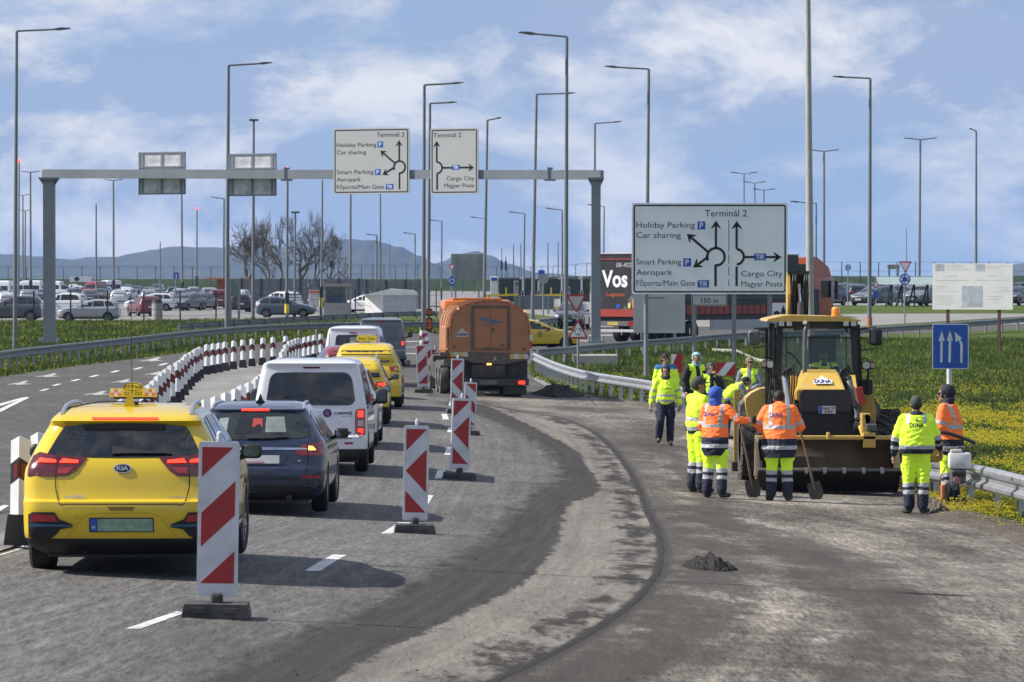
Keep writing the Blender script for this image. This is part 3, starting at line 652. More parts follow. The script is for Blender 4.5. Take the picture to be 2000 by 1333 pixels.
L_ = [
 ('tall street lamp at far left edge with its arm reaching right', 34, 62, 29, 684, 'L', 106, -6, 9),
 ('tall street lamp between the two back-facing gantry signs', 447, 129, 443, 660, 'L', 86, -6, 9),
 ('tall street lamp rising in the gap between the two gantry signs', 829, 167, 827, 642, 'L', 77, -5, 9),
 ('slightly shorter street lamp touching the left edge of the small gantry sign', 840, 203, 836, 630, 'L', 53, -3, 8),
 ('street lamp with short raised arm right of the small gantry sign', 952, 236, 945, 627, 'L', 28, -6, 7),
 ('slightly tilted street lamp with arm reaching right behind the gantry beam', 1048, 185, 1040, 625, 'L', 76, -3, 7.5),
 ('tall near street lamp with arm reaching left behind the yield signs', 1107, 73, 1105, 712, 'L', -95, -9, 9.5),
 ('street lamp whose top shows above the right end of the gantry beam', 1162, 242, 1160, 612, 'L', 53, -4, 6),
 ('street lamp rising behind the big direction sign with arm reaching left', 1267, 136, 1262, 662, 'L', -87, -6, 8.5),
 ('street lamp with arm reaching left and orange lower sleeve right of the backhoe', 1699, 154, 1698, 652, 'L', -74, -4, 8.5),
 ('distant street lamp with arm reaching left beyond the tall concrete mast', 1594, 398, 1593, 600, 'L', -52, -4, 4.5),
 ('distant street lamp with arm reaching left beside the concrete mast foot of the gantry', 1180, 404, 1178, 600, 'L', -34, -4, 4),
 ('small distant street lamp left of the gantry right column', 1098, 411, 1098, 600, 'L', -33, -4, 4.5),
 ('distant street lamp with arm reaching left above the toll lanes', 1025, 418, 1022, 600, 'L', -33, -4, 4.5),
 ('distant street lamp half hidden by the lamp with the short raised arm', 947, 428, 945, 600, 'L', -29, -4, 3.5),
 ('distant street lamp right of the tall pair near the far give way sign', 863, 433, 862, 598, 'L', -24, -3, 4),
 ('distant street lamp above the pale cabinet in front of the hill', 811, 458, 809, 596, 'L', -24, -3, 4),
 ('dark distant street lamp left of the pale cabinet in front of the hill', 736, 460, 735, 596, 'L', -21, -2, 5),
 ('street lamp with arm reaching left next to the bare trees', 438, 389, 436, 590, 'L', -26, -4, 5),
 ('car park lamp with double head at the far left', 60, 337, 60, 588, 'T', 19, 0, 5, 588),
 ('car park lamp with double head left of the first back-facing sign', 222, 353, 222, 588, 'T', 19, 0, 5, 588),
 ('small double headed car park lamp behind the far left lamp', 45, 382, 45, 582, 'T', 14, 0, 4),
 ('smallest double headed car park lamp behind the far left lamp', 50, 412, 48, 578, 'T', 12, 0, 4),
 ('tall double headed lamp right of the concrete mast', 1609, 296, 1609, 590, 'T', 29, 0, 6),
 ('tall double headed lamp left of the white billboard', 1797, 273, 1795, 590, 'T', 32, 0, 6),
 ('lamp with small head turned left above the white billboard', 1906, 257, 1906, 592, 'L', -14, -6, 6),
 ('highest of the three distant double headed lamps above the big direction sign', 1453, 340, 1453, 590, 'T', 26, 0, 3.5),
 ('middle of the three distant double headed lamps above the big direction sign', 1474, 358, 1474, 586, 'T', 22, 0, 3.5),
 ('lowest of the three distant double headed lamps above the big direction sign', 1492, 372, 1492, 584, 'T', 22, 0, 3.5),
 ('slim mast with flat head rising behind the second back-facing sign', 496, 237, 494, 626, 'h', 0, 0, 7),
 ('slim mast without arm left of the double headed car park lamp', 188, 398, 188, 584, 'P', 0, 0, 4.5),
 ('slim mast rising from behind the first back-facing sign', 355, 340, 356, 588, 'P', 0, 0, 5, 592),
 ('slim mast with red beacon between the two back-facing signs', 385, 410, 384, 580, 'R', 0, 0, 4, 580),
 ('slim mast with red beacon just behind the gantry beam clamp', 562, 336, 560, 622, 'R', 0, 0, 6.5, 612),
 ('slim mast rising right of the clamp of the gantry beam', 630, 352, 627, 616, 'P', 0, 0, 5, 600),
 ('slim mast emerging under the left part of the large gantry sign', 685, 370, 684, 600, 'P', 0, 0, 6, 600),
 ('slim mast emerging under the right part of the large gantry sign', 743, 370, 743, 596, 'P', 0, 0, 4.5, 590),
 ('curved top camera mast in front of the bare trees', 577, 417, 575, 620, 'h', 0, 0, 5),
 ('short slim mast in front of the left hills', 313, 473, 313, 580, 'P', 0, 0, 3.5),
 ('slim mast with red beacon beside the far left lamp', 38, 318, 36, 592, 'R', 0, 0, 4.5),
 ('short plain mast standing above the pale cabinet', 761, 476, 761, 580, 'P', 0, 0, 3),
 ('left of two plain masts over the toll lanes', 1003, 478, 1003, 570, 'P', 0, 0, 3.2), ('right of two plain masts over the toll lanes', 1017, 476, 1018, 570, 'P', 0, 0, 3.2),
 ('left of the plain masts beside the lamp with long left arm', 1070, 474, 1070, 570, 'P', 0, 0, 3.2), ('right of the plain masts beside the lamp with long left arm', 1090, 473, 1090, 570, 'P', 0, 0, 3.2),
 ('thin aerial mast above the roundabout sign at right', 1770, 445, 1771, 575, 'P', 0, 0, 2.2)]
for r_ in L_: lamp(*r_[:9], band=r_[9] if len(r_) > 9 else None, group='lamp posts and masts')
big = lamp('thick pale concrete mast rising out of the frame behind the backhoe cab', 1576, -90, 1583, 686, 'P', 0, 0, 16, m=mPoleC, cat='mast', name='concrete_mast')
lamp('street lamp standing off the left edge whose shadow crosses the road', -560, -700, -560, 1052, 'L', 300, -10, 26, group='lamp posts and masts')
# orange sleeve at the foot of the lamp right of the backhoe
b0 = P(1698, 652); k = MB(); s_ = S(b0.y); k.tube([b0+Vector((0, 0, 0)), b0+Vector((0, 0, 32/s_))], 5.6/s_, 10)
tag(k.build('pole_sleeve', mat('rusty_orange', (.42, .17, .07), .8, dirt=(.2,.1,.06)), None, smooth=40), 'rusty orange sleeve round the lamp foot right of the backhoe', 'sleeve')

# ---- gantry
mGan = mat('gantry_steel', (.20, .225, .255), .55, .0, var=.08, vscale=.8, dirt=(.13,.14,.15), dscale=.7, damt=.5)
mSignW = mat('sign_face', (.45, .46, .45), .45, var=.04, vscale=.6, dirt=(.45,.46,.46), dscale=1.2, damt=.35); mSignB = mat('sign_black', (.008, .008, .008), .4, var=0); mSignBlue = mat('sign_blue', (.012, .085, .42), .4, var=.03); mSignWh = mat('sign_white', (.75, .76, .78), .45, var=.02); mSignRed = mat('sign_red', (.45, .015, .02), .4, var=.05)
mSignBack = mat('sign_back_alu', (.62, .63, .65), .5, .0, var=.1, vscale=2, dirt=(.22,.21,.2), dscale=1.6, damt=.7)
GY = P(96, 672).y
def gx(px, Y=None): return (px-CX)/FPX*(Y or GY)
gL = P(96, 672); gR = P(1161, 700); gR = onT(gR.x, gR.y)
Y0, Y1 = gL.y, gR.y+6; gR = PD(1161, 700, Y1); gR = onT(gR.x, Y1)
gan = thing('sign_gantry', 'grey steel sign gantry spanning the road with two front and two back facing signs', 'gantry', gL)
Mi = Matrix.Translation(-gL)
def gb(px, py):
    """point of the beam line (between both column heads) at pixel"""
    t = 0.5
    d = ray(px, py); A_, B_ = Vector((gL.x, gL.y)), Vector((gR.x, gR.y)); n_ = Vector((B_.y-A_.y, A_.x-B_.x))
    s2 = n_.dot(A_)/(n_.x*d.x+n_.y*d.y); return Vector((d.x*s2, d.y*s2, CAMZ+d.z*s2))
a = gb(86, 340); c_ = gb(1176, 342)
ang = math.atan2(c_.y-a.y, c_.x-a.x); hb = 17/S(gL.y)
def ganM(): b = MB(); b.M = Mi; return b
b = ganM(); b.bar(a, c_, hb, hb, (0, 0, 1)); b.build('beam', mGan, gan)
for (px, p0, wd) in ((96, gL, 22), (1164, gR, 18)):
    top = gb(px, 349); wq = wd/S(p0.y); b = ganM(); base = Vector((top.x, top.y, T(top.x, top.y)))
    if px > 500: base.z += .55
    b.bar(base, top, wq, wq, (0, 1, 0)); b.build('column', mGan, gan)
    b = ganM(); b.cbox(top, (wq*1.7, wq*1.7, .1)); b.cbox(base+Vector((0,0,.04)), (wq*1.9, wq*1.9, .08))
    for sx in (-1, 1):
        for sy in (-1, 1): b.tube([base+Vector((sx*wq*.75, sy*wq*.75, .05)), base+Vector((sx*wq*.75, sy*wq*.75, .3))], .04, 6)
        b.prism([(top.x+sx*wq*.5, top.z-.05), (top.x+sx*wq*.85, top.z-.05), (top.x+sx*wq*.5, top.z-.35)], 'y', top.y-.03, top.y+.03)
    b.build('flange', mGan, gan)
b = ganM(); 
for px in (560, 1074):
    q1 = gb(px, 329); q2 = gb(px, 352); b.cbox((q1+q2)/2, (9/S(q1.y), hb*1.2, (q1-q2).length)); b.cbox(q2, (22/S(q1.y), hb*1.3, .08)); b.cbox(q1, (12/S(q1.y), hb*1.2, .06))
b.build('splice_clamp', mGan, gan)
def signM(a_, ang_): return Matrix.Translation(a_) @ Matrix.Rotation(ang_, 4, 'Z')
def arrowhead(x, z, dx, dz, k):
    """chevron style arrow head with its tip at x,z pointing along dx,dz, k = size"""
    l = math.hypot(dx, dz); dx /= l; dz /= l; nx_, nz_ = -dz, dx
    f = lambda a_, b_: (x+dx*a_*k+nx_*b_*k, z+dz*a_*k+nz_*b_*k)
    return [f(0, 0), f(-1.45, -.95), f(-1.75, -1.0), f(-1.55, -.62), f(-1.0, 0.0), f(-1.55, .62), f(-1.75, 1.0), f(-1.45, .95)]
def thick(p0, p1, w_):
    dx, dz = p1[0]-p0[0], p1[1]-p0[1]; l = math.hypot(dx, dz); nx_, nz_ = -dz/l*w_/2, dx/l*w_/2
    return [(p0[0]+nx_, p0[1]+nz_), (p0[0]-nx_, p0[1]-nz_), (p1[0]-nx_, p1[1]-nz_), (p1[0]+nx_, p1[1]+nz_)]
def arcb(cx, cz, r, w_, a0, a1, n=24):
    o = []
    for i in range(n+1): t = R(a0+(a1-a0)*i/n); o.append((cx+(r+w_/2)*math.cos(t), cz+(r+w_/2)*math.sin(t)))
    for i in range(n, -1, -1): t = R(a0+(a1-a0)*i/n); o.append((cx+(r-w_/2)*math.cos(t), cz+(r-w_/2)*math.sin(t)))
    return o
class Board:
    """sign board: x,z in pixels of the photograph relative to a corner, scaled to metres; everything is cut as thin sheet and stuck on the panel"""
    def __init__(s, parent, x0, y0, x1, y1, k, loc, rz=0, th=.05, face=None, rim=None, r=.06):
        s.k = k; s.x0, s.y0 = x0, y0; s.ht = (y1-y0)/k; s.wd = (x1-x0)/k
        b = MB(); b.prism(rrect(0, s.wd, 0, s.ht, r), 'y', 0, th); s.p = b.build('sign_panel', face or mSignW, parent); s.p.location = loc; s.p.rotation_euler = (0, 0, rz)
    def q(s, x, y): return ((x-s.x0)/s.k, s.ht-(y-s.y0)/s.k)
    def poly(s, name, pts, m, y=0., th=.004): return fpoly(name, [s.q(*p) for p in pts], y, m, s.p, th)
    def multi(s, name, polys, m, y=0., th=.004):
        V, F = merge2(*[([s.q(*p) for p in pl], [tuple(range(len(pl)))]) for pl in polys]); return flat(name, V, F, y, m, s.p, th)
    def text(s, name, items, m, y=0., th=.004, bold=.0):
        V, F = merge2(*[text_fit(t_, s.q(xa, 0)[0], s.q(xb, 0)[0], s.q(0, yb)[1], cap/s.k, bold) for (t_, xa, xb, yb, cap) in items]); return flat(name, V, F, y, m, s.p, th)
    def border(s, i, w_, m, r=.05):
        o = rrect(i, s.wd-i, i, s.ht-i, r, 4); n_ = rrect(i+w_, s.wd-i-w_, i+w_, s.ht-i-w_, max(.01, r-w_), 4); n = len(o)
        fs = [(k, (k+1)%n, (k+1)%n+n, k+n) for k in range(n)]; return flat('border', o+n_, fs, 0., m, s.p, .004)
def blue_box(B, x0, y0, x1, y1, txt, cap):
    B.poly('symbol_plate', [(x0, y1), (x1, y1), (x1, y0), (x0, y0)], mSignBlue, -.002, .004)
    w_ = (x1-x0); pad = w_*(.27 if len(txt) == 1 else .14); B.text('symbol_letter', [(txt, x0+pad, x1-pad, (y0+y1)/2+cap/2, cap)], mSignWh, -.007, .003, .004)
# big ground sign, traced at 3.81 px of zoom: coordinates below are photograph pixels
def px4(x, y): return (1200+x*.2625, 370+y*.2625)
bs = P(1260, 738); KS = S(bs.y)
big_sign = thing('direction_sign', 'large white direction sign board on four posts before the roundabout', 'direction sign', bs)
def loc_of(px, py, Y, o): return PD(px, py, Y)-Vector(o)
B = Board(big_sign, 1234, 397, 1538, 575, KS, loc_of(1234, 575, bs.y, bs), 0, .06, face=mat('sign_face_bright', (.84, .86, .88), .4, var=.03, vscale=.6, dirt=(.6,.61,.62), dscale=1.2, damt=.3)); B.border(.06, .06, mSignB, .10)
def big_layout(B, f, left=True, right=True, dash=True):
    if left:
        B.text('lettering', [('Holiday Parking', *[f(163, 0)[0], f(598, 0)[0]], f(0, 286)[1], 42*f.k), ('Car sharing', f(163, 0)[0], f(494, 0)[0], f(0, 362)[1], 42*f.k), ('Smart Parking', f(163, 0)[0], f(496, 0)[0], f(0, 560)[1], 42*f.k), ('Aeropark', f(163, 0)[0], f(430, 0)[0], f(0, 638)[1], 42*f.k), ('Főporta/Main Gate', f(163, 0)[0], f(600, 0)[0], f(0, 718)[1], 42*f.k)], mSignB, bold=0)
        for a_ in ((618, 240, 676, 300, 'P', 42), (512, 514, 570, 575, 'P', 42), (618, 677, 704, 731, 'TIR', 36)): blue_box(B, *f(a_[0], a_[1]), *f(a_[2], a_[3]), a_[4], a_[5]*f.k)
        c = (755, 503); B.multi('roundabout_arrows', [[f(*p) for p in pl] for pl in (
            [(743, 722), (762, 722), (762, 575), (743, 575)], [(746, 445), (764, 445), (764, 262), (746, 262)],
            [(c[0]+x, c[1]-z) for x, z in arcb(0, 0, 65, 19, -100, 205)], thick((694, 465), (562, 352), 19), thick((696, 505), (612, 566), 19),
            [(x, -z) for x, z in arrowhead(755, -232, 0, 1, 36)], [(x, -z) for x, z in arrowhead(538, -332, -1, .86, 36)], [(x, -z) for x, z in arrowhead(586, -583, -1, -.74, 36)])], mSignB)
    if right:
        B.text('lettering', [('Cargo City', f(944, 0)[0], f(1250, 0)[0], f(0, 648)[1], 42*f.k), ('Magyar Posta', f(944, 0)[0], f(1250, 0)[0], f(0, 724)[1], 42*f.k)], mSignB, bold=0)
        B.multi('roundabout_arrows', [[f(*p) for p in pl] for pl in (
            [(900, 722), (918, 722), (918, 575), (900, 575)], [(900, 445), (918, 445), (918, 262), (900, 262)], [(905+x, 503-z) for x, z in arcb(0, 0, 57, 19, -85, 85)],
            thick((968, 505), (1215, 505), 18), [(x, -z) for x, z in arrowhead(910, -234, 0, 1, 36)], [(x, -z) for x, z in arrowhead(1244, -505, 1, 0, 36)])], mSignB)
        blue_box(B, *f(1040, 478), *f(1128, 529), 'TIR', 36*f.k)
    if dash: B.multi('dashed_line', [[f(848, a_), f(853, a_), f(853, b_), f(848, b_)] for a_, b_ in ((230, 462), (480, 552), (575, 645), (668, 722))], mSignB)
f4 = lambda x, y: px4(x, y)
f4.k = .2625
big_layout(B, f4); B.text('lettering', [('Terminál 2', px4(672, 0)[0], px4(985, 0)[0], px4(0, 203)[1], 50*.2625)], mSignB, bold=0)
for px in (1262, 1356, 1434, 1504):
    b = MB(); x = gx(px, bs.y)-bs.x; zt = PD(px, 575, bs.y).z-bs.z; zb = T(x+bs.x, bs.y)-bs.z; b.tube([(x, .12, zb-.1), (x, .12, zt+1.2)], 4.4/KS, 10); b.build('post', mGalvD, big_sign, smooth=50)
sub = Board(big_sign, 1351, 575, 1420, 598, KS, loc_of(1351, 598, bs.y-.02, bs), 0, .03, r=.04); sub.border(.02, .025, mSignB, .06); sub.text('lettering', [('150 m', 1369, 1403, 592, 9.5)], mSignB, bold=.003)
# gantry signs
def gsign(x0, y0, x1, y1):
    a_ = gb(x0, y1); return Board(gan, x0, y0, x1, y1, S(gb((x0+x1)/2, y1).y)*1.0, a_-gL+Vector((0, -hb*.8, 0)), ang, .06)
f6 = lambda x, y: (652+(x-132)*.1403*.995, 252+(y-105)*.1935)
B1 = gsign(652, 252, 814, 380); B1.border(.06, .05, mSignB, .08)
g6 = lambda x, y: (620+x*.18, 230+y*.18)
def lay(B, items): B.text('lettering', [(t, g6(a_, 0)[0], g6(b_, 0)[0], g6(0, c)[1], d*.18) for t, a_, b_, c, d in items], mSignB, bold=0)
lay(B1, [('Terminál 2', 693, 1022, 218, 48), ('Holiday Parking', 218, 688, 322, 44), ('Car sharing', 218, 568, 402, 44), ('Smart Parking', 218, 656, 616, 44), ('Aeropark', 218, 502, 696, 44), ('Főporta/Main Gate', 218, 778, 778, 44)])
for a_ in ((704, 268, 768, 332, 'P', 42), (674, 566, 738, 630, 'P', 42), (800, 728, 890, 786, 'TIR', 36)): blue_box(B1, *g6(a_[0], a_[1]), *g6(a_[2], a_[3]), a_[4], a_[5]*.18)
B1.multi('roundabout_arrows', [[g6(*p) for p in pl] for pl in ([(953, 786), (972, 786), (972, 610), (953, 610)], [(950, 480), (970, 480), (970, 290), (950, 290)], [(963+x, 548-z) for x, z in arcb(0, 0, 66, 20, -95, 205)],
    thick((905, 502), (765, 390), 20), thick((900, 552), (790, 612), 20), [(x, -z) for x, z in arrowhead(958, -256, 0, 1, 38)], [(x, -z) for x, z in arrowhead(735, -366, -1, .82, 38)], [(x, -z) for x, z in arrowhead(762, -630, -1, -.58, 38)])], mSignB)
B2 = gsign(841, 252, 942, 380); B2.border(.06, .05, mSignB, .08)
lay(B2, [('Terminál 2', 1262, 1590, 218, 48), ('Cargo City', 1420, 1745, 686, 44), ('Magyar Posta', 1393, 1745, 762, 44)])
blue_box(B2, *g6(1481, 520), *g6(1572, 570), 'TIR', 36*.18)
B2.multi('roundabout_arrows', [[g6(*p) for p in pl] for pl in ([(1297, 786), (1317, 786), (1317, 610), (1297, 610)], [(1293, 485), (1312, 485), (1312, 290), (1293, 290)], [(1303+x, 548-z) for x, z in arcb(0, 0, 62, 20, -88, 90)],
    thick((1366, 549), (1710, 549), 20), [(x, -z) for x, z in arrowhead(1302, -256, 0, 1, 38)], [(x, -z) for x, z in arrowhead(1742, -549, 1, 0, 38)])], mSignB)
for (x0, y0, x1, y1) in ((270, 298, 371, 380), (446, 301, 548, 383)):
    a_ = gb(x0, y1); k_ = S(a_.y); W_ = (x1-x0)/k_; H_ = (y1-y0)/k_; b = MB(); b.box(0, W_, 0, .05, 0, H_, .02)
    p_ = b.build('sign_panel', mSignBack, gan); p_.location = a_-gL+Vector((0, hb*.9, 0)); p_.rotation_euler = (0, 0, ang)
    b = MB()
    for t in (.08, .5, .92): b.box(W_*t-.06, W_*t+.06, -.03, -.002, .03, H_-.03)
    b.box(0.03, W_-.03, -.05, -.003, H_*.64, H_*.67); b.build('bracket', mGan, p_)
    b = MB(); 
    for q0, q1 in (((0, 0), (W_, .05)), ((0, H_-.05), (W_, H_)), ((0, 0), (.05, H_)), ((W_-.05, 0), (W_, H_))): b.box(q0[0]-.01, q1[0]+.01, -.04, .06, q0[1]-.01, q1[1]+.01)
    b.build('frame', mGan, p_)
# concrete footing of the right column
b = MB(); ft = P(1165, 714); kf = S(ft.y); wf = 58/kf; b.box(-45/kf, 42/kf, -.1, 2.0, -.1, 20/kf, .03); tag(b.build('concrete_footing', mConc, None, loc=ft), 'low concrete footing block under the right gantry column', 'footing')

# ---- road signs on posts
def tri(cx, cy, s_, up): return [(cx-s_, cy+s_*.8), (cx+s_, cy+s_*.8), (cx, cy-s_*.95)] if up else [(cx+s_, cy-s_*.8), (cx-s_, cy-s_*.8), (cx, cy+s_*.95)]
def rtri(x0, x1, yt, yb, up, r=3):
    """rounded triangle in pixels"""
    cx = (x0+x1)/2; V_ = [Vector((x0, yb)), Vector((x1, yb)), Vector((cx, yt))] if up else [Vector((x1, yt)), Vector((x0, yt)), Vector((cx, yb))]
    o = []
    for i in range(3):
        a_, b_, c = V_[i-1], V_[i], V_[(i+1)%3]; u = (a_-b_).normalized()*r; v = (c-b_).normalized()*r
        for t in (0, .33, .67, 1): p = (b_+u)*(1-t)**2+b_*2*t*(1-t)+(b_+v)*t*t; o.append((p.x, p.y))
    return o
class Post:
    def __init__(s, name, label, cat, px, pb, ptop, wpx=5, Y=None, m=None):
        s.b = P(px, pb) if Y is None else onT(PD(px, pb, Y).x, Y); s.k = S(s.b.y); s.t = thing(name, label, cat, s.b); b = MB(); b.tube([(0, 0, -.1), (0, 0, PD(px, ptop, s.b.y).z-s.b.z)], wpx/2/s.k, 10); b.build('post', m or mGalvD, s.t, smooth=50)
        s.off = wpx/2/s.k+.01; s.px = px
    def q(s, x, y): return ((x-s.px)/s.k, PD(x, y, s.b.y).z-s.b.z)
    def plate(s, pts, m, lvl=0, th=.008, name='sign_face', par=None):
        return fpoly(name, [s.q(*p) for p in pts], -s.off-lvl*.009, m, s.t, th)
    def multi(s, polys, m, lvl=2, name='symbol', th=.004):
        V, F = merge2(*[([s.q(*p) for p in pl], [tuple(range(len(pl)))]) for pl in polys]); return flat(name, V, F, -s.off-lvl*.009, m, s.t, th)
    def text(s, items, m, lvl=2, name='lettering', bold=0.):
        V, F = merge2(*[text_fit(t_, s.q(a_, yb)[0], s.q(b_, yb)[0], s.q(0, yb)[1], cap/s.k, bold) for t_, a_, b_, yb, cap in items]); return flat(name, V, F, -s.off-lvl*.009, m, s.t, .003)
def ringarrows(cx, cy, r, w_, k=3, flip=1):
    o = []
    for i in range(k):
        a0 = 100+120*i; o.append([(cx+x, cy-z) for x, z in arcb(0, 0, r, w_, a0, a0+68, 8)])
        t = R(a0+68 if flip > 0 else a0); x, y = cx+r*math.cos(t), cy-r*math.sin(t); dx, dy = -math.sin(t)*flip, -math.cos(t)*flip
        o.append([(x+dx*w_*2.2, y+dy*w_*2.2), (x+math.cos(t)*w_*1.6, y-math.sin(t)*w_*1.6), (x-math.cos(t)*w_*1.6, y+math.sin(t)*w_*1.6)])
    return o
s1 = Post('road_sign', 'give way triangle and roundabout warning triangle with distance plate on one post', 'road sign', 1129, 724, 580, 4.5)
s1.plate(rtri(1105, 1146, 576, 612, False), mSignRed, 0); s1.plate(rtri(1110.5, 1140.5, 579.5, 605.5, False, 2), mSignW, 1, .005)
s1.plate([(1117, 623), (1137, 623), (1137, 613), (1117, 613)], mSignW, 0); s1.text([('100 m', 1120, 1134, 621, 5.5)], mSignB, 1)
s1.plate(rtri(1108.5, 1149, 624, 662, True), mSignRed, 0); s1.plate(rtri(1113.5, 1144, 630, 658.5, True, 2), mSignWh, 1, .005); s1.multi(ringarrows(1128.5, 648, 6.3, 1.4), mSignB)
s2 = Post('road_sign', 'small far give way sign over round blue roundabout sign left of the grey panel', 'road sign', 882, 606, 518, 2.6)
s2.plate(rtri(876, 889, 517, 531, False, 1), mSignRed, 0); s2.plate(rtri(878, 887, 518.5, 528, False, 1), mSignWh, 1); s2.plate(ell(882.5, 549.5, 6.2, 9.6)[::-1], mSignBlue, 0); s2.multi(ringarrows(882.5, 549.5, 4.2, 1.2), mSignWh, 1)
s3 = Post('road_sign', 'give way triangle over round blue roundabout sign left of the white billboard', 'road sign', 1767, 632, 512, 3)
s3.plate(rtri(1755, 1781, 511, 534, False, 2), mSignRed, 0); s3.plate(rtri(1758.5, 1777.5, 513.5, 530, False, 1), mSignWh, 1); s3.plate(ell(1767, 546, 11, 11)[::-1], mSignBlue, 0); s3.multi(ringarrows(1767, 546, 7, 2.2), mSignWh, 1)
s4 = Post('road_sign', 'small round blue sign with white arrows right of the orange truck cab', 'road sign', 1656, 600, 517, 2.2)
s4.plate(ell(1656, 523, 5.8, 6)[::-1], mSignBlue, 0); s4.multi(ringarrows(1656, 523, 3, 1.3), mSignWh, 1)
s5 = Post('road_sign', 'blue dead end sign with red bar above the left car park', 'road sign', 343, 606, 532, 2.4)
s5.plate([(339, 545), (350, 545), (350, 532.5), (339, 532.5)], mSignBlue, 0); s5.multi([[(343.7, 544), (345.5, 544), (345.5, 537), (343.7, 537)]], mSignWh, 1); s5.multi([[(341, 537), (348, 537), (348, 534.5), (341, 534.5)]], mSignRed, 1)
s6 = Post('lane_sign', 'blue lane sign with three white arrows the right one bending left', 'road sign', 1854, 792, 640, 10, m=mWhiteP)
s6.plate([s for s in [(1820+x, 721-y) for x, y in rrect(0, 71, 0, 88, 4)]], mSignWh, 0, .012); s6.plate([(1821.5+x, 719.5-y) for x, y in rrect(0, 68, 0, 85, 3)], mSignBlue, 1.4, .005)
z5 = lambda x, y: (1560+x*.2251, 460+y*.2251)
s6.multi([[z5(*p) for p in pl] for pl in ([(1223, 1103), (1243, 1103), (1245, 912), (1226, 912)], [(1208, 915), (1262, 915), (1238, 828)], [(1294, 1103), (1315, 1103), (1318, 912), (1298, 912)], [(1280, 915), (1335, 915), (1308, 828)],
    [(1396, 1106), (1416, 1106), (1419, 944), (1400, 905), (1385, 915), (1399, 950)], [(1358, 925), (1413, 895), (1348, 838)])], mWhiteP, 2.2)
mRust = mat('rusty_post', (.10, .045, .032), .85, dirt=(.05,.03,.025)); mPrint = mat('faint_print', (.44, .46, .47), .6); mPrint2 = mat('grey_print', (.36, .40, .44), .6, var=.25, vscale=2)
wb = P(1852, 688); kb = S(wb.y); bb = thing('billboard', 'white information billboard on two rusty brown posts in the meadow', 'billboard', wb)
bb.rotation_euler = (0, 0, R(-22)); WB_ = Board(bb, 1820, 515, 1981, 605, kb, loc_of(1820, 605, wb.y, wb), 0, .05, face=mat('billboard_white', (.66, .66, .64), .6, var=.03, dirt=(.5,.5,.48), dscale=1, damt=.4), r=.01)
for px in (1850, 1953):
    b = MB(); x = gx(px, wb.y)-wb.x; zb = T(x+wb.x, wb.y)-wb.z; b.bar((x, .12, zb-.6), (x, .12, PD(px, 590, wb.y).z-wb.z), 5.5/kb, .12, (0, 1, 0)); b.build('post', mRust, bb)
zb6 = lambda x, y: (1590+x*.205, 500+y*.205)
rows_ = [[zb6(*p) for p in ((a_, y_+4), (b_, y_+4), (b_, y_), (a_, y_))] for a_, b_, y_ in ((1260, 1420, 88), (1260, 1440, 105), (1260, 1500, 128), (1650, 1890, 96), (1650, 1790, 115), (1250, 1370, 192), (1650, 1760, 192), (1150, 1480, 232), (1540, 1880, 230), (1150, 1260, 290), (1150, 1230, 305), (1150, 1370, 335), (1760, 1880, 300), (1790, 1880, 320), (1720, 1890, 338), (1150, 1330, 380), (1150, 1310, 400), (1150, 1340, 420), (1650, 1800, 385), (1650, 1780, 410), (1150, 1320, 440), (1150, 1300, 460))]
WB_.multi('printed_lines', rows_, mPrint); [WB_.poly('printed_picture', [zb6(*p) for p in ((a_, d_), (c, d_), (c, b_), (a_, b_))], mPrint2) for a_, b_, c, d_ in ((1150, 80, 1238, 146), (1545, 80, 1638, 146), (1413, 288, 1614, 488))]
ib = P(1320, 690); ki = S(ib.y); it = thing('notice_board', 'white text notice board on posts behind the big direction sign', 'notice board', ib)
IB = Board(it, 1237, 568, 1338, 651, ki, loc_of(1237, 651, ib.y, ib), 0, .04, r=.03); IB.text('lettering', [('Magánterület!', 1256, 1298, 584, 5)], mSignB)
IB.multi('printed_lines', [[px4(*p) for p in ((a_, y_+3), (b_, y_+3), (b_, y_), (a_, y_))] for a_, b_, y_ in ((215, 470, 842), (215, 372, 856), (215, 470, 880), (215, 430, 893), (215, 272, 910), (215, 470, 935), (215, 290, 952), (215, 465, 972), (215, 470, 987), (215, 460, 1002), (215, 392, 1016), (208, 292, 1045))], mPrint2)
for px in (1254, 1319):
    b = MB(); x = gx(px, ib.y)-ib.x; b.tube([(x, .08, -.3), (x, .08, 1.5)], 2.6/ki, 8); b.build('post', mGalvD, it, smooth=50)
s7 = Post('town_sign', 'white town boundary sign with black church silhouette beside the backhoe boom', 'road sign', 1518, 670, 592, 4)
s7.plate([(1507+x, 620-y) for x, y in rrect(0, 36, 0, 29, 2)], mSignRed, 0); s7.plate([(1508.2+x, 618.8-y) for x, y in rrect(0, 33.6, 0, 26.6, 2)], mSignWh, 1); s7.multi([[(1511, 619), (1523, 619), (1523, 610), (1517, 607), (1511, 610)], [(1523.5, 619), (1534, 619), (1534, 606), (1529, 596), (1526, 606)]], mSignB)
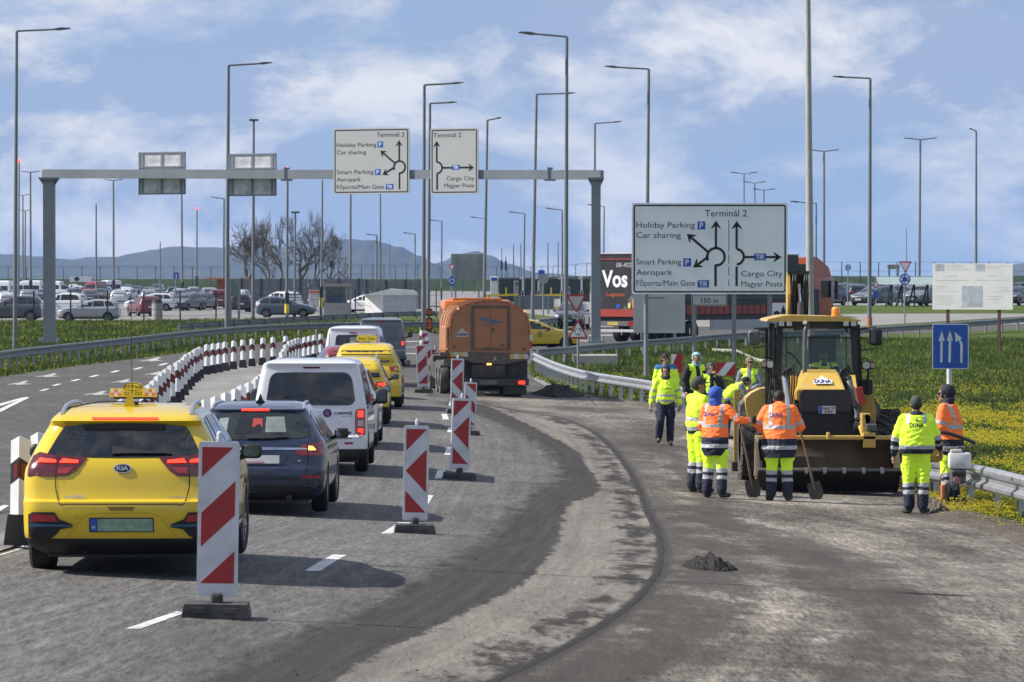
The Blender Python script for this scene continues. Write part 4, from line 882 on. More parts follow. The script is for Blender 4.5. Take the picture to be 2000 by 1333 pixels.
# back of a large far sign, distant boards
def backboard(label, x0, y0, x1, y1, base, m=mSignBack, group=None):
    b_ = P((x0+x1)/2, base); k = S(b_.y); t = thing('road_sign', label, 'sign', b_, group=group); z0 = PD(x0, y1, b_.y).z-b_.z; z1 = PD(x0, y0, b_.y).z-b_.z; w_ = (x1-x0)/2/k
    b = MB(); b.box(-w_, w_, 0, .06, z0, z1, .02); b.build('sign_panel', m, t); b = MB()
    for u in (-.72, .72): b.box(w_*u-.07, w_*u+.07, -.12, -.002, 0, z1-.02)
    b.build('post', mGan, t); b = MB(); n = max(1, int((z1-z0)/.7))
    for i in range(1, n): z = z0+(z1-z0)*i/n; b.box(-w_, w_, -.03, -.001, z-.012, z+.012)
    if b.v: b.build('panel_joint', mGan, t)
    return t
backboard('back of the large grey sign standing on the right of the far give way sign', 881, 496, 944, 548, 604, mat('sign_back_grey', (.22, .25, .24), .6, dirt=(.15,.16,.16)))
backboard('low wide back of a grey sign beside the toll barriers', 1004, 578, 1082, 605, 614, mat('sign_back_dark', (.12, .14, .16), .6))
backboard('small grey sign back beside the lamp at the car park', 447, 544, 470, 578, 640, mat('sign_back_grey', (.2,.2,.2)))
s8 = Post('road_sign', 'round sign seen from behind above the low grey sign back', 'road sign', 1061, 618, 536, 3)
s8.plate(ell(1061, 545, 11, 10)[::-1], mat('sign_back_mid', (.25, .26, .28), .5), 0)

# ---- delineators
mWhiteD = mat('delineator_white', (.72, .73, .74), .45, dirt=(.45,.45,.43), dscale=6, damt=.45); mBlkR = mat('black_rubber', (.015, .015, .016), .7, var=.3); mRefl = mat('red_reflector', (.20, .01, .012), .3, var=.1); mBand = mat('black_band', (.014, .013, .014), .5)
def make_delineator():
    t = thing('delineator_post', 'white delineator post with black band and red reflector', 'delineator'); w_ = .10
    def panel(z0, z1, y0, dz0=0, dz1=0, a=0):
        pass
    def vp(b, xa, xb, z0a, z0b, z1a, z1b, e=0., th=.022):
        """plate of the V plan between x a and b, bottom and top heights at either end"""
        ya, yb = abs(xa)*.6, abs(xb)*.6; b.add([(xa, ya-e, z0a), (xb, yb-e, z0b), (xb, yb-e, z1b), (xa, ya-e, z1a), (xa, ya+th, z0a), (xb, yb+th, z0b), (xb, yb+th, z1b), (xa, ya+th, z1a)], [(0, 3, 2, 1), (4, 5, 6, 7), (0, 1, 5, 4), (1, 2, 6, 5), (2, 3, 7, 6), (3, 0, 4, 7)])
    b = MB(); vp(b, -w_, -.001, .30, .30, 1.03, 1.08); vp(b, .001, w_, .30, .30, 1.08, 1.03); b.build('body', mWhiteD, t)
    b = MB(); vp(b, -w_, -.001, .60, .67, .80, .87, .004, .03); vp(b, .001, w_, .67, .60, .87, .80, .004, .03); b.build('black_band', mBand, t)
    b = MB(); vp(b, -.05, -.018, .66, .67, .80, .81, .009, 0); vp(b, .022, .082, .67, .66, .81, .79, .009, 0); b.build('reflector', mRefl, t)
    b = MB(); b.add([(-.145, -.02, 0), (.145, -.02, 0), (.145, .22, 0), (-.145, .22, 0), (-.108, -.012, .302), (.108, -.012, .302), (.108, .09, .302), (-.108, .09, .302)], [(0, 3, 2, 1), (4, 5, 6, 7), (0, 1, 5, 4), (1, 2, 6, 5), (2, 3, 7, 6), (3, 0, 4, 7)]); b.build('base', mBlkR, t)
    return t
dp = make_delineator(); first = True
def put_del(p, rz, label, group, sc_=1):
    global first
    if first: o = dp; first = False; o.location = p; o.rotation_euler = (0, 0, rz); o['label'] = label; o['group'] = group
    else: o = dup(dp, None, label, group, p, rz)
    return o
def row(xs_, line_px, label, group):
    """posts stand where their tops are seen along the traced line"""
    def ytop(x):
        for (x0, y0), (x1, y1) in zip(line_px, line_px[1:]):
            if x0 <= x <= x1: return y0+(y1-y0)*(x-x0)/(x1-x0)
        return line_px[-1][1]
    pts = [base_from_top(x, ytop(x), DH+.03) for x in xs_]
    for i, p in enumerate(pts):
        a_ = pts[min(i+1, len(pts)-1)]-pts[max(i-1, 0)]; rz = math.atan2(a_.y, a_.x)-math.pi/2; n_ = len(pts)
        wh = '%d%s' % (i+1, 'th' if 10 < i+1 < 14 else {1: 'st', 2: 'nd', 3: 'rd'}.get((i+1) % 10, 'th'))
        o = put_del(Vector((p.x, p.y, T(p.x, p.y)+.03)), (rz*.5 if i > 3 else -.1)+random.uniform(-.06, .06), label % wh, group); o.rotation_euler.x = random.uniform(-.02, .02); o.rotation_euler.y = random.uniform(-.035, .035)
row([35, 76, 112, 146, 178, 207, 235, 260, 283, 291, 300, 310, 317, 325, 335, 344, 350, 358, 366, 372, 379, 384, 390, 403, 415, 427, 440, 455, 474, 492, 512, 533, 556], rowL_px, '%s white delineator from the near end of the left island row', 'delineators of the left row along the traffic island')
row([400, 419, 440, 456, 470, 483, 497, 506, 513, 520, 528, 538, 544, 546, 549, 552, 555, 560, 566, 571, 577, 584, 594, 603, 613, 627], rowR_px, '%s white delineator from the near end of the right island row', 'delineators of the right row along the traffic island')
for px, py, lb in ((1051, 662, 'lone round topped delineator right of the tanker truck'), (824, 690, 'lone delineator left of the tanker truck cab')): o = put_del(P(px, py+2), 0, lb, ''); del o['group']
# ---- red and white barricade boards
mBWh = mat('barricade_white', (.58, .60, .63), .5, dirt=(.35,.35,.36), dscale=5, damt=.5, bump=.1); mBRed = mat('barricade_red', (.34, .022, .022), .45, dirt=(.2,.03,.03), dscale=4, damt=.4); mFoot = mat('rubber_foot', (.045, .045, .045), .85, dirt=(.16,.15,.13), dscale=6, damt=.6, bump=.4)
def barricade(label, px, pb, kpx, kind='down', foot=True, rz=0, tilt=0, scale=None, group='red and white barricade boards', style='slope'):
    """kpx: px width of the panel; standard board .25 x 1.0 m enlarged to fit"""
    b0 = P(px, pb); k = S(b0.y); w_ = kpx/k; h = w_*kind_h[kind] if 0 else 4*w_*.945
    t = thing('barricade_board', label, 'barricade', b0, rz, group); z0 = .17*w_/.33
    pn = MB(); pn.prism(rrect(-w_/2, w_/2, z0, z0+h, .03), 'y', -.02, .03); pn.box(-w_*.07, w_*.07, -.02, .03, z0+h, z0+h+.085, .02); pn.box(-w_*.1, w_*.1, -.02, .03, z0-.1, z0, .01)
    body = pn.build('board', mBWh, t); e = w_*.09; xa, xb, za, zb = -w_/2+e, w_/2-e, z0+h*.085, z0+h*.965
    H_ = zb-za; W_ = xb-xa
    def clip(poly):
        o = poly
        for ax, val, s_ in ((0, xa, 1), (0, xb, -1), (1, za, 1), (1, zb, -1)):
            r_ = []
            for i in range(len(o)):
                p_, q_ = o[i], o[(i+1)%len(o)]; dp_ = (p_[ax]-val)*s_; dq = (q_[ax]-val)*s_
                if dp_ >= 0: r_.append(p_)
                if dp_*dq < 0: u = dp_/(dp_-dq); r_.append((p_[0]+(q_[0]-p_[0])*u, p_[1]+(q_[1]-p_[1])*u))
            o = r_
            if not o: return o
        return o
    polys = []
    if style == 'slope':     # bands rising to the right
        sl = W_*.95
        for z in (zb-sl*.93, zb-sl*.93-H_*.515, zb-sl*.93-H_*1.03): polys.append([(xa, z-0), (xb, z+sl), (xb, z+sl+H_*.25), (xa, z+H_*.25)])
    elif style == 'slopel':
        sl = W_*.95
        for z in (zb-sl*.93, zb-sl*.93-H_*.515, zb-sl*.93-H_*1.03): polys.append([(xb, z), (xb, z+H_*.25), (xa, z+sl+H_*.25), (xa, z+sl)])
    else:                    # chevrons pointing left
        polys.append([(xa, zb), (xb, zb), (xa, zb-H_*.26)]); zc = (za+zb)/2; polys.append([(xa, zc), (xb, zc+H_*.26), (xb, zc-H_*.26)]); polys.append([(xa, za+H_*.26), (xb, za), (xa, za)])
    polys = [c for c in (clip(p) for p in polys) if len(c) > 2]
    V, F = merge2(*[(p, [tuple(range(len(p)))]) for p in polys]); flat('red_stripe', V, F, -.021, mBRed, t, .003)
    if foot:
        f_ = MB(); fw = w_*.82; f_.prism([(-fw, 0), (fw, 0), (fw*1.0, .03), (fw*.93, .10*w_/.33*1.2), (-fw*.93, .10*w_/.33*1.2), (-fw, .03)], 'y', -.19, .19); f_.box(-fw*.75, -fw*.35, -.205, -.185, .05, .09); f_.box(fw*.25, fw*.65, -.205, -.185, .05, .09); f_.box(-w_*.14, w_*.14, -.1, .1, .05, .2, .02)
        f_.build('foot', mFoot, t)
    if tilt: t.rotation_euler.y = tilt
    return t
kind_h = {'down': 1}
barricade('nearest barricade board in front of the yellow taxi', 423, 1206, 80, style='slope', rz=R(1), tilt=R(1.0))
barricade('barricade board with chevrons between the blue wagon and the pale strip', 810, 1042, 49, style='chev', rz=R(3), tilt=R(1.2))
barricade('barricade board with chevrons behind the second one nearer the tanker', 897, 937, 37, style='chev', rz=R(10), tilt=R(2.0))
barricade('barricade board tilted behind the chevron board with stripes falling right', 916, 850, 24, style='slopel', rz=R(8), tilt=R(2.2))
barricade('barricade board half hidden behind the others just below the tanker', 892, 808, 25, style='chev', rz=R(8), tilt=R(1.2))
barricade('barricade board leaning left beside the rear wheels of the tanker', 827, 768, 22, style='slope', tilt=R(-2.4), rz=R(5))
barricade('small barricade board behind the leaning one', 834, 742, 18, style='slope', rz=R(5)); barricade('barricade board closest to the tanker cab', 849, 742, 14, style='slope', rz=R(10))
barricade('low barricade board directly behind the leaning one', 832, 722, 17, style='slope')
# chevron panels in the meadow behind the workers
for label, x0, x1, yt, yb, base in (('red and white chevron panel left behind the workers', 1311, 1333, 692, 728, 748), ('red and white chevron panel right behind the workers', 1398, 1437, 708, 734, 748)):
    b_ = P((x0+x1)/2, base); k = S(b_.y); t = thing('chevron_panel', label, 'chevron panel', b_); w_ = (x1-x0)/2/k; z0 = PD(x0, yb, b_.y).z-b_.z; z1 = PD(x0, yt, b_.y).z-b_.z
    b = MB(); b.box(-w_, w_, -.02, .02, z0, z1); b.build('board', mSignRed, t); flat('white_stripe', [(-w_, z0), (-w_*.1, z0), (w_, z1), (-w_*.1 if w_ < .2 else w_*.1, z1)] if 0 else [(-w_, z1), (-w_, z0+(z1-z0)*.25), (w_*.0, z1-.0), (-w_*.2, z1)] if x1-x0 < 30 else [(-w_*.95, z0), (-w_*.1, z0), (w_*.95, z1), (w_*.1, z1)], [(0, 1, 2, 3)], -.021, mSignWh, t, .003)
    b = MB(); b.box(-w_*.8, -w_*.7, .02, .06, -.1, z1); b.box(w_*.7, w_*.8, .02, .06, -.1, z1); b.build('stand', mGalvD, t)

# ---- bare trees
mBark = mat('bark', (.080, .070, .056), .9, var=.25, vscale=1.2)
def bare_tree(label, px, base, top, wpx, seed, lean=0):
    b_ = onT(PD(px, base, 620).x, 620) if 0 else P(px, base); k = S(b_.y); H = (base-top)/k; rnd = random.Random(seed); t = thing('bare_tree', label, 'tree', b_, group='bare trees in front of the hills')
    tr = MB(); br = MB(); tw = MB(); W_ = wpx*1.25/k/2
    def grow(p, d, l, r, lv):
        n_ = 4; pts = [p]; 
        for i in range(n_):
            d = (d+Vector((rnd.uniform(-1, 1), rnd.uniform(-1, 1), rnd.uniform(-.5, .75)))*.26).normalized(); p = p+d*l/n_; pts.append(p)
        (tr if lv == 0 else br if lv < 4 else tw).tube(pts, [r*(1-.42*i/n_) for i in range(n_+1)], 6 if lv < 2 else 3, cap=False)
        if lv >= 6 or r < .012: return
        kc = 3
        for j in range(kc):
            a_ = rnd.uniform(0, 2*math.pi); sp = rnd.uniform(.35, .85) if lv else rnd.uniform(.45, .95); u = d.cross(Vector((math.cos(a_), math.sin(a_), .2))).normalized()
            nd = (d*math.cos(sp)+u*math.sin(sp)); nd.z += .10; nd.normalize(); q_ = pts[-1] if j < 2 else pts[rnd.choice((2, 3))]
            grow(q_, nd, l*rnd.uniform(.66, .86), max(.027, r*.62), lv+1)
    grow(Vector((0, 0, -.2)), Vector((lean, 0, 1)).normalized(), H*.27, H*.03, 0)
    # fit the height
    mx = max(v[2] for v in tw.v+br.v); sc_ = H/mx; xr = max(abs(v[0]) for v in tw.v); sx = W_/xr
    for m_, nm in ((tr, 'trunk'), (br, 'limbs'), (tw, 'twigs')):
        m_.v = [(v[0]*sx, v[1]*sx, v[2]*sc_) for v in m_.v]; m_.build(nm, mBark, t)
for i, a_ in enumerate((('leftmost bare tree of the group', 494, 578, 430, 95, 3, -.05), ('second bare tree from the left in the group', 524, 578, 420, 85, 8, .05), ('third bare tree with thick dark limbs in the group', 556, 580, 412, 90, 12, -.12), ('fourth bare tree in the middle right of the group', 590, 578, 415, 95, 21, .0), ('fifth bare tree tall behind the slim mast', 612, 578, 408, 80, 5, .12), ('rightmost bare tree leaning right in the group', 636, 576, 445, 88, 33, .45))): bare_tree(*a_)
# ================================================================== VEHICLES
def paint(name, c, rough=.28, metal=0., coat=.8, dirt=None, damt=.06): return mat(name, c, rough, metal, var=.02, coat=coat, dirt=dirt or (.2, .19, .17), dscale=1.1, damt=damt)
mGlass = mat('dark_glass', (.010, .012, .013), .04, 0, var=.0, spec=.8); mGlass2 = mat('light_glass', (.06, .075, .08), .05, 0, var=.5, vscale=2.2, spec=.8)
mTyre = mat('tyre_rubber', (.012, .012, .013), .8, var=.3, dirt=(.06,.055,.05), dscale=3, damt=.5); mRim = mat('alloy_rim', (.35, .36, .38), .3, .8); mRimD = mat('dark_rim', (.05, .05, .055), .35, .7)
mClad = mat('black_cladding', (.012, .012, .013), .55, var=.1); mSeam = mat('panel_gap', (.006, .006, .006), .8, var=0); mChrome = mat('chrome_trim', (.6, .61, .63), .12, 1., var=.02)
mTailD = mat('tail_light_dark', (.09, .004, .01), .12, coat=1, var=.1); mTailR = mat('tail_light_red', (.30, .008, .012), .15, coat=1, var=.1); mBrake = mat('brake_light_lit', (.8, .05, .02), .3, emit=(1, .035, .015), estr=1.5); mAmber = mat('amber_lamp_lit', (.9, .35, .05), .3, emit=(1, .45, .08), estr=2.5)
mPlate = mat('number_plate_white', (.55, .55, .56), .5, var=.05); mPlateG = mat('number_plate_green', (.22, .34, .24), .5, var=.25, vscale=14); mHeadL = mat('head_lamp', (.5, .52, .55), .1, .3, coat=1)
mYelK = paint('taxi_yellow', (.66, .46, .010)); mYelS = mat('taxi_sign_yellow', (.75, .58, .04), .4, emit=(.9, .65, .05), estr=.05)
mWhiteC = paint('car_white', (.66, .67, .70)); mBlueC = paint('wagon_blue', (.012, .024, .060), .25, .3); mRedC = paint('car_dark_red', (.20, .015, .025)); mGreyC = paint('van_grey', (.105, .118, .135), .35, .3)
def rings(levels, nr=7, na=6, ns=14, bow=.05, bowf=.12, tr=0., tf=0., dz=.045):
    zs = [l[0] for l in levels]; fn = [pchip([(l[0], l[i]) for l in levels]) for i in range(1, 6)]
    Z = []
    for a_, b_ in zip(zs, zs[1:]):
        k = max(1, int(round((b_-a_)/dz)))
        Z += [a_+(b_-a_)*i/k for i in range(k)]
    Z.append(zs[-1]); out_ = []
    for z in Z:
        yr, yf, w_, rr, rf = [f(z) for f in fn]; half = []
        def yR(x): return yr+bow*(x/max(w_, .01))**2
        def yF(x): return yf-bowf*(x/max(w_, .01))**2
        xe = w_-rr
        for i in range(nr): x = xe*i/nr; half.append((x, yR(x)))
        for i in range(na+1): t = math.pi/2*i/na; half.append((xe+rr*math.sin(t), yR(xe)+rr*(1-math.cos(t))))
        y0 = yR(xe)+rr; xf = w_-rf; y1 = yF(xf)-rf
        for i in range(1, ns): t = i/ns; half.append((w_, y0+(y1-y0)*t))
        for i in range(na+1): t = math.pi/2*i/na; half.append((xf+rf*math.cos(t), y1+rf*math.sin(t)))
        for i in range(nr-1, -1, -1): x = xf*i/nr; half.append((x, yF(x)))
        Lt = yf-yr; q_ = []
        for x, y in half:
            u = (y-yr)/1.3; v = (yf-y)/1.5; k = 1
            if u < 1: k -= tr*(1-u)**2
            if v < 1: k -= tf*(1-v)**2
            q_.append((x*k, y, z))
        n_ = len(q_); out_.append(q_+[(-x, y, z_) for x, y, z_ in q_[-2:0:-1]])
    return out_
def shell(levels, name, mats, parent, zclad=0, arches=(), ra=.36, arch_w=.9, extra=None, depth=.26, **k):
    rg = rings(levels, **k); b = MB(); n = len(rg[0]); vs = [p for r_ in rg for p in r_]; fs = []; mi = []
    for i in range(len(rg)-1):
        zc = (rg[i][0][2]+rg[i+1][0][2])/2
        for j in range(n): fs.append((i*n+j, i*n+(j+1)%n, (i+1)*n+(j+1)%n, (i+1)*n+j)); mi.append(1 if zc < zclad else 0)
    # lids as strips across, so they shade well
    def lid(o, m_):
        h = n//2
        for j in range(h):
            a_, b_, c, d = o+j, o+j+1, o+(n-j-1)%n, o+(n-j)%n
            f = tuple(dict.fromkeys((a_, b_, c, d)))
            if len(f) > 2: fs.append(f); mi.append(m_)
    lid(0, 1); lid((len(rg)-1)*n, 0)
    b.v = vs; b.f = fs; b.m = mi; o = b.build(name, mats, parent)
    for (ya, za) in arches:
        for sg in (-1, 1):
            c = MB(); x0 = sg*(arch_w-depth); x1 = sg*(arch_w+.3); c.cyl((min(x0, x1), ya, za), ra, 'x', abs(x1-x0), 28); co = c.build('cutter', mats)
            md = o.modifiers.new('b', 'BOOLEAN'); md.operation = 'DIFFERENCE'; md.object = co; md.solver = 'EXACT'
            dg = bpy.context.evaluated_depsgraph_get(); me = bpy.data.meshes.new_from_object(o.evaluated_get(dg)); o.modifiers.clear(); old = o.data; o.data = me; bpy.data.meshes.remove(old); bpy.data.objects.remove(co)
    if arches:
        for p in o.data.polygons:
            c = p.center
            for (ya, za) in arches:
                d = math.hypot(c.y-ya, c.z-za)
                if (d < ra-.004 and abs(p.normal.x) > .9 and abs(c.x) < arch_w-depth+.02) or (abs(d-ra) < .012 and abs(p.normal.x) < .25 and abs(c.x) > arch_w-depth-.01 and len(p.vertices) >= 3 and (p.normal.y*(c.y-ya)+p.normal.z*(c.z-za)) < 0): p.material_index = 1
    o.data.shade_smooth(); o.data.set_sharp_from_angle(angle=R(32)); return o
def wheel(parent, x, y, r, wd, rim=None, steer=0, spokes=5, detail=True):
    b = MB(); h = wd/2; b.lathe([(r*.62, -h), (r*.9, -h), (r*.985, -h*.75), (r, -h*.3), (r, h*.3), (r*.985, h*.75), (r*.9, h), (r*.62, h), (r*.6, h*.7), (r*.6, -h*.7), (r*.62, -h)], n=28, axis='x')
    o = b.build('wheel', mTyre, parent, smooth=40); o.location = (x, y, r); o.rotation_euler = (0, 0, steer); sg = 1 if x > 0 else -1
    q_ = MB(); q_.lathe([(r*.64, sg*h*.95), (r*.60, sg*h*.9), (r*.56, sg*h*.5)], n=24, axis='x')
    if detail:
        for k in range(spokes):
            a_ = 2*math.pi*k/spokes; c, s_ = math.cos(a_), math.sin(a_)
            for off in (-.055, .055):
                p0 = Vector((sg*h*.72, -s_*off*2, c*off*2))*1; b0 = Vector((sg*h*.75, c*r*.10-s_*off*r*2, s_*r*.10+c*off*r*2)); e0 = Vector((sg*h*.85, c*r*.6-s_*off*r*3.2, s_*r*.6+c*off*r*3.2)); q_.bar(b0, e0, r*.07, .02, (1, 0, 0))
        q_.cyl((sg*h*.8-.01, 0, 0), r*.16, 'x', .02, 12)
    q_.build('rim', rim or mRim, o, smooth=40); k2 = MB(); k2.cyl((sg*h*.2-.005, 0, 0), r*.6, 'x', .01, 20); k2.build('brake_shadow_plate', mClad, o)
    return o
def mirror(parent, x, y, z, body=None, sx=.2, sz=.14, rear=True):
    sg = 1 if x > 0 else -1; b = MB(); b.box(x-sx/2, x+sx/2, y-.05, y+.09, z-sz/2, z+sz/2, .045); b.bar((x-sg*sx*.4, y+.03, z-sz*.35), (x-sg*(sx*.5+.14), y+.06, z-sz*.75), .06, .05)
    o = b.build('wing_mirror', body or mClad, parent, smooth=50); f = MB(); f.prism(rrect(x-sx*.40, x+sx*.40, z-sz*.36, z+sz*.36, .04), 'y', y-.058, y-.052); f.build('mirror_glass', mat('mirror_glass', (.16, .19, .22), .06, .9, var=.2, vscale=9), o); return o
def sidewin(bv, polys, parent, m=None, st=.2):
    for pl in polys:
        for ax in ('+x', '-x'): dpoly('side_window', bv, pl, ax, m or mGlass, parent, off=.006, step=st)
def seam(name, bv, line, axis, parent, w_=.008, m=None, off=.005, st=.15):
    V = []; F = []; pts = [Vector(p) for p in line]
    for i, p in enumerate(pts):
        d = (pts[min(i+1, len(pts)-1)]-pts[max(0, i-1)]).normalized(); n_ = Vector((-d.y, d.x))*w_/2; V += [tuple(p+n_), tuple(p-n_)]
    F = [(2*i, 2*i+1, 2*i+3, 2*i+2) for i in range(len(pts)-1)]
    return decal(name, bv, V, F, axis, m or mSeam, parent, off=off, step=st)
def sm(pts, n=6): return [tuple(p) for p in catmull([Vector(p) for p in pts], n)]
def mir(p): return [(-x, z) for x, z in p][::-1]

# ---------------------------------------------------------------- 1. yellow crossover taxi
def taxi_crossover():
    t = thing('taxi_car', 'bright yellow crossover taxi with lit brake lights nearest the camera', 'taxi')
    lv = [(.19, -.55, 3.30, .74, .15, .3), (.26, -.72, 3.42, .84, .16, .35), (.345, -.81, 3.47, .893, .16, .4), (.42, -.845, 3.50, .90, .17, .4), (.60, -.865, 3.51, .905, .18, .42), (.675, -.86, 3.51, .907, .18, .42), (.70, -.815, 3.50, .907, .18, .4), (.80, -.785, 3.45, .91, .17, .4), (.90, -.765, 3.30, .905, .17, .4),
          (.97, -.745, 3.0, .895, .17, .38), (1.03, -.72, 2.55, .87, .18, .35), (1.10, -.67, 2.38, .84, .19, .32), (1.22, -.575, 2.1, .785, .19, .3), (1.345, -.48, 1.8, .715, .18, .3), (1.37, -.50, 1.74, .70, .16, .3), (1.395, -.53, 1.68, .69, .15, .28), (1.42, -.50, 1.60, .675, .15, .28), (1.47, -.34, 1.42, .63, .15, .26), (1.51, -.12, 1.2, .56, .2, .26), (1.535, .15, .95, .44, .2, .26)]
    bd = shell(lv, 'body', [mYelK, mClad], t, zclad=.345, arches=((0, .33), (2.70, .33)), ra=.375, arch_w=.9, bow=.06); bv = bvh_of(bd)
    for (ya) in (0, 2.7):
        for sg in (-1, 1):
            ring_ = [(ya+(.375+d)*math.cos(a_), .33+(.375+d)*math.sin(a_)) for d, rng in ((.005, range(0, 25)), (.075, range(24, -1, -1))) for a_ in [R(-8+196*i/24) for i in rng]]
            V = ring_; F = [(i, i+1, 48-i, 49-i) for i in range(24)]; decal('wheel_arch_trim', bv, V, F, '+x' if sg < 0 else '-x', mClad, t, off=.01, cut=False)
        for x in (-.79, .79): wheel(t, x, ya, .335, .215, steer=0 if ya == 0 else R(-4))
    # glass, traced from the photograph: x metres from the centre line, z up
    gl = sm([(-.69, 1.10), (-.60, 1.27), (-.55, 1.345)], 4)+sm([(-.55, 1.345), (-.3, 1.372), (0, 1.377), (.3, 1.372), (.55, 1.345)], 3)[1:]+sm([(.55, 1.345), (.60, 1.27), (.69, 1.10)], 4)[1:]+sm([(.69, 1.10), (.40, 1.075), (0, 1.068), (-.40, 1.075), (-.69, 1.10)], 3)[1:-1]
    dpoly('rear_window', bv, gl, '+y', mGlass, t, off=.006)
    dpoly('rear_wiper', bv, [(-.10, 1.10), (-.10, 1.165), (-.05, 1.165), (.02, 1.145), (.30, 1.118), (.44, 1.105), (.30, 1.105), (.0, 1.105)], '+y', mClad, t, off=.012, back=.02)
    dpoly('brake_light', bv, [(-.30, 1.405), (.30, 1.405), (.30, 1.425), (-.30, 1.425)], '+y', mBrake, t, off=.008)
    tl = [(-.862, .90), (-.50, .905), (-.42, .95), (-.32, 1.07), (-.60, 1.085), (-.76, 1.115), (-.82, 1.08), (-.855, 1.0)]
    for pl in (tl, mir(tl)):
        o = dpoly('tail_light', bv, pl, '+y', mTailD, t, off=.01); sg = 1 if pl is tl else -1
        for (xa, xb, z0) in ((-.78, -.60, 1.035), (-.575, -.40, 1.03)):
            q_ = [(xa, z0-.01), (xb, z0-.012), (xb, z0+.012), (xa+.03, z0+.028)]
            dpoly('light_strip', bv, q_ if sg > 0 else mir(q_), '+y', mBrake, o, off=.018)
        q_ = [(-.58, .925), (-.50, .925), (-.44, .98), (-.58, .98)]; dpoly('lens', bv, q_ if sg > 0 else mir(q_), '+y', mTailR, o, off=.014); q_ = [(-.60, .91), (-.607, .91), (-.607, 1.09), (-.60, 1.09)]; seam('light_gap', bv, [(-.603*sg, .905), (-.603*sg, 1.085)], '+y', o, .008, off=.02)
    seam('tailgate_gap', bv, sm([(-.60, .905), (-.60, .80), (-.56, .66), (-.50, .655)], 4)+[(.50, .655)]+sm([(.50, .655), (.56, .66), (.60, .80), (.60, .905)], 4)[1:], '+y', t, .009)
    dpoly('tailgate_handle', bv, [(-.125, .632), (.125, .632), (.10, .60), (-.10, .60)], '+y', mat('handle_shadow', (.20, .13, .01), .6), t, off=.006)
    fx = [(-.84, .36), (-.80, .345), (-.64, .35), (-.60, .375), (-.55, .43), (-.44, .45), (-.44, .475), (-.56, .52), (-.60, .583), (-.80, .585), (-.84, .56)]
    for pl in (fx, mir(fx)):
        o = dpoly('bumper_vent', bv, pl, '+y', mClad, t, off=.014, step=.05); sg = 1 if pl is fx else -1
        q_ = [(-.82, .50), (-.57, .50), (-.60, .56), (-.80, .565)]; dpoly('reflector', bv, q_ if sg > 0 else mir(q_), '+y', mTailR, o, off=.022)
        q_ = [(-.82, .455), (-.445, .458), (-.445, .472), (-.82, .485)]; dpoly('trim_strip', bv, q_ if sg > 0 else mir(q_), '+y', mat('blue_trim', (.05, .14, .25), .3, .5), o, off=.026)
    o = dpoly('number_plate', bv, [(-.29, .405), (.29, .405), (.29, .535), (-.29, .535)], '+y', mClad, t, off=.008); o2 = dpoly('plate_face', bv, [(-.215, .415), (.28, .415), (.28, .525), (-.215, .525)], '+y', mPlateG, o, off=.014)
    dpoly('plate_country_band', bv, [(-.28, .415), (-.22, .415), (-.22, .525), (-.28, .525)], '+y', mSignBlue, o, off=.014)
    V, F = text_fit('H', -.262, -.238, .43, .04); decal('plate_letter', bv, V, F, '+y', mSignWh, o, off=.018)
    o = dpoly('badge', bv, ell(0, .972, .082, .042), '+y', mChrome, t, off=.01); dpoly('badge_field', bv, ell(0, .972, .072, .034), '+y', mSignB, o, off=.014); V, F = text_fit('KIA', -.052, .052, .955, .036, .001); decal('badge_letters', bv, V, F, '+y', mChrome, o, off=.018, step=.5)
    V, F = text_fit('e-NIRO', -.52, -.33, .705, .028, .0005); decal('model_lettering', bv, V, F, '+y', mChrome, t, off=.01, step=.5); V, F = text_fit('eco electric', .42, .56, .708, .020, .0005); decal('model_lettering', bv, V, F, '+y', mRim, t, off=.01, step=.5)
    for x in (-.42, -.40): pass
    for x in (-.40, .40): dpoly('parking_sensor', bv, ell(x, .535, .012, .012, 8), '+y', mat('sensor', (.45, .33, .02), .5), t, off=.004)
    seam('bumper_crease', bv, sm([(-.50, .35), (-.40, .47), (-.33, .55), (-.25, .575)], 3)+[(.25, .575)]+sm([(.25, .575), (.33, .55), (.40, .47), (.50, .35)], 3)[1:], '+y', t, .006, mat('crease', (.45, .32, .01), .5), off=.003)
    sidewin(bv, [[(-.32, 1.13), (-.10, 1.38), (.06, 1.41), (.16, 1.42), (.10, 1.08), (-.22, 1.09)], [(.22, 1.08), (.27, 1.425), (.95, 1.43), (.98, 1.06)], [(1.05, 1.06), (1.02, 1.43), (1.30, 1.42), (1.72, 1.22), (1.98, 1.04)]], t, mGlass2)
    dpoly('windscreen', bv, [(-.62, 1.12), (-.50, 1.44), (.50, 1.44), (.62, 1.12)], '-y', mGlass, t, off=.006)
    for ax in ('+x', '-x'):
        for y in (.20, 1.01): seam('door_gap', bv, [(y, .36), (y, 1.05)], ax, t)
        seam('sill_trim', bv, [(.42, .36), (2.3, .36)], ax, t, .12, mClad)
    for sg in (-1, 1):
        b = MB(); pts = sm([(sg*.585, -.30, 1.455), (sg*.585, -.15, 1.50), (sg*.58, .1, 1.53), (sg*.57, .8, 1.545), (sg*.55, 1.25, 1.50)], 5); b.tube(pts, .022, 6); b.bar((sg*.585, -.33, 1.43), (sg*.585, -.24, 1.48), .03, .06); b.build('roof_rail', mat('rail_silver', (.45, .46, .47), .35, .7), t, smooth=50); mirror(t, sg*1.02, 1.72, 1.05)
    b = MB(); b.prism([(-.055, 1.505), (.055, 1.505), (.015, 1.63), (-.02, 1.62)], 'y', -.05, .02); b.build('antenna_fin', mYelK, t); b = MB(); b.tube([(.01, .12, 1.5), (.0, .11, 2.6)], .0035, 5); b.cyl((.02, .12, 1.53), .05, 'z', .03, 10); b.build('whip_antenna', mClad, t)
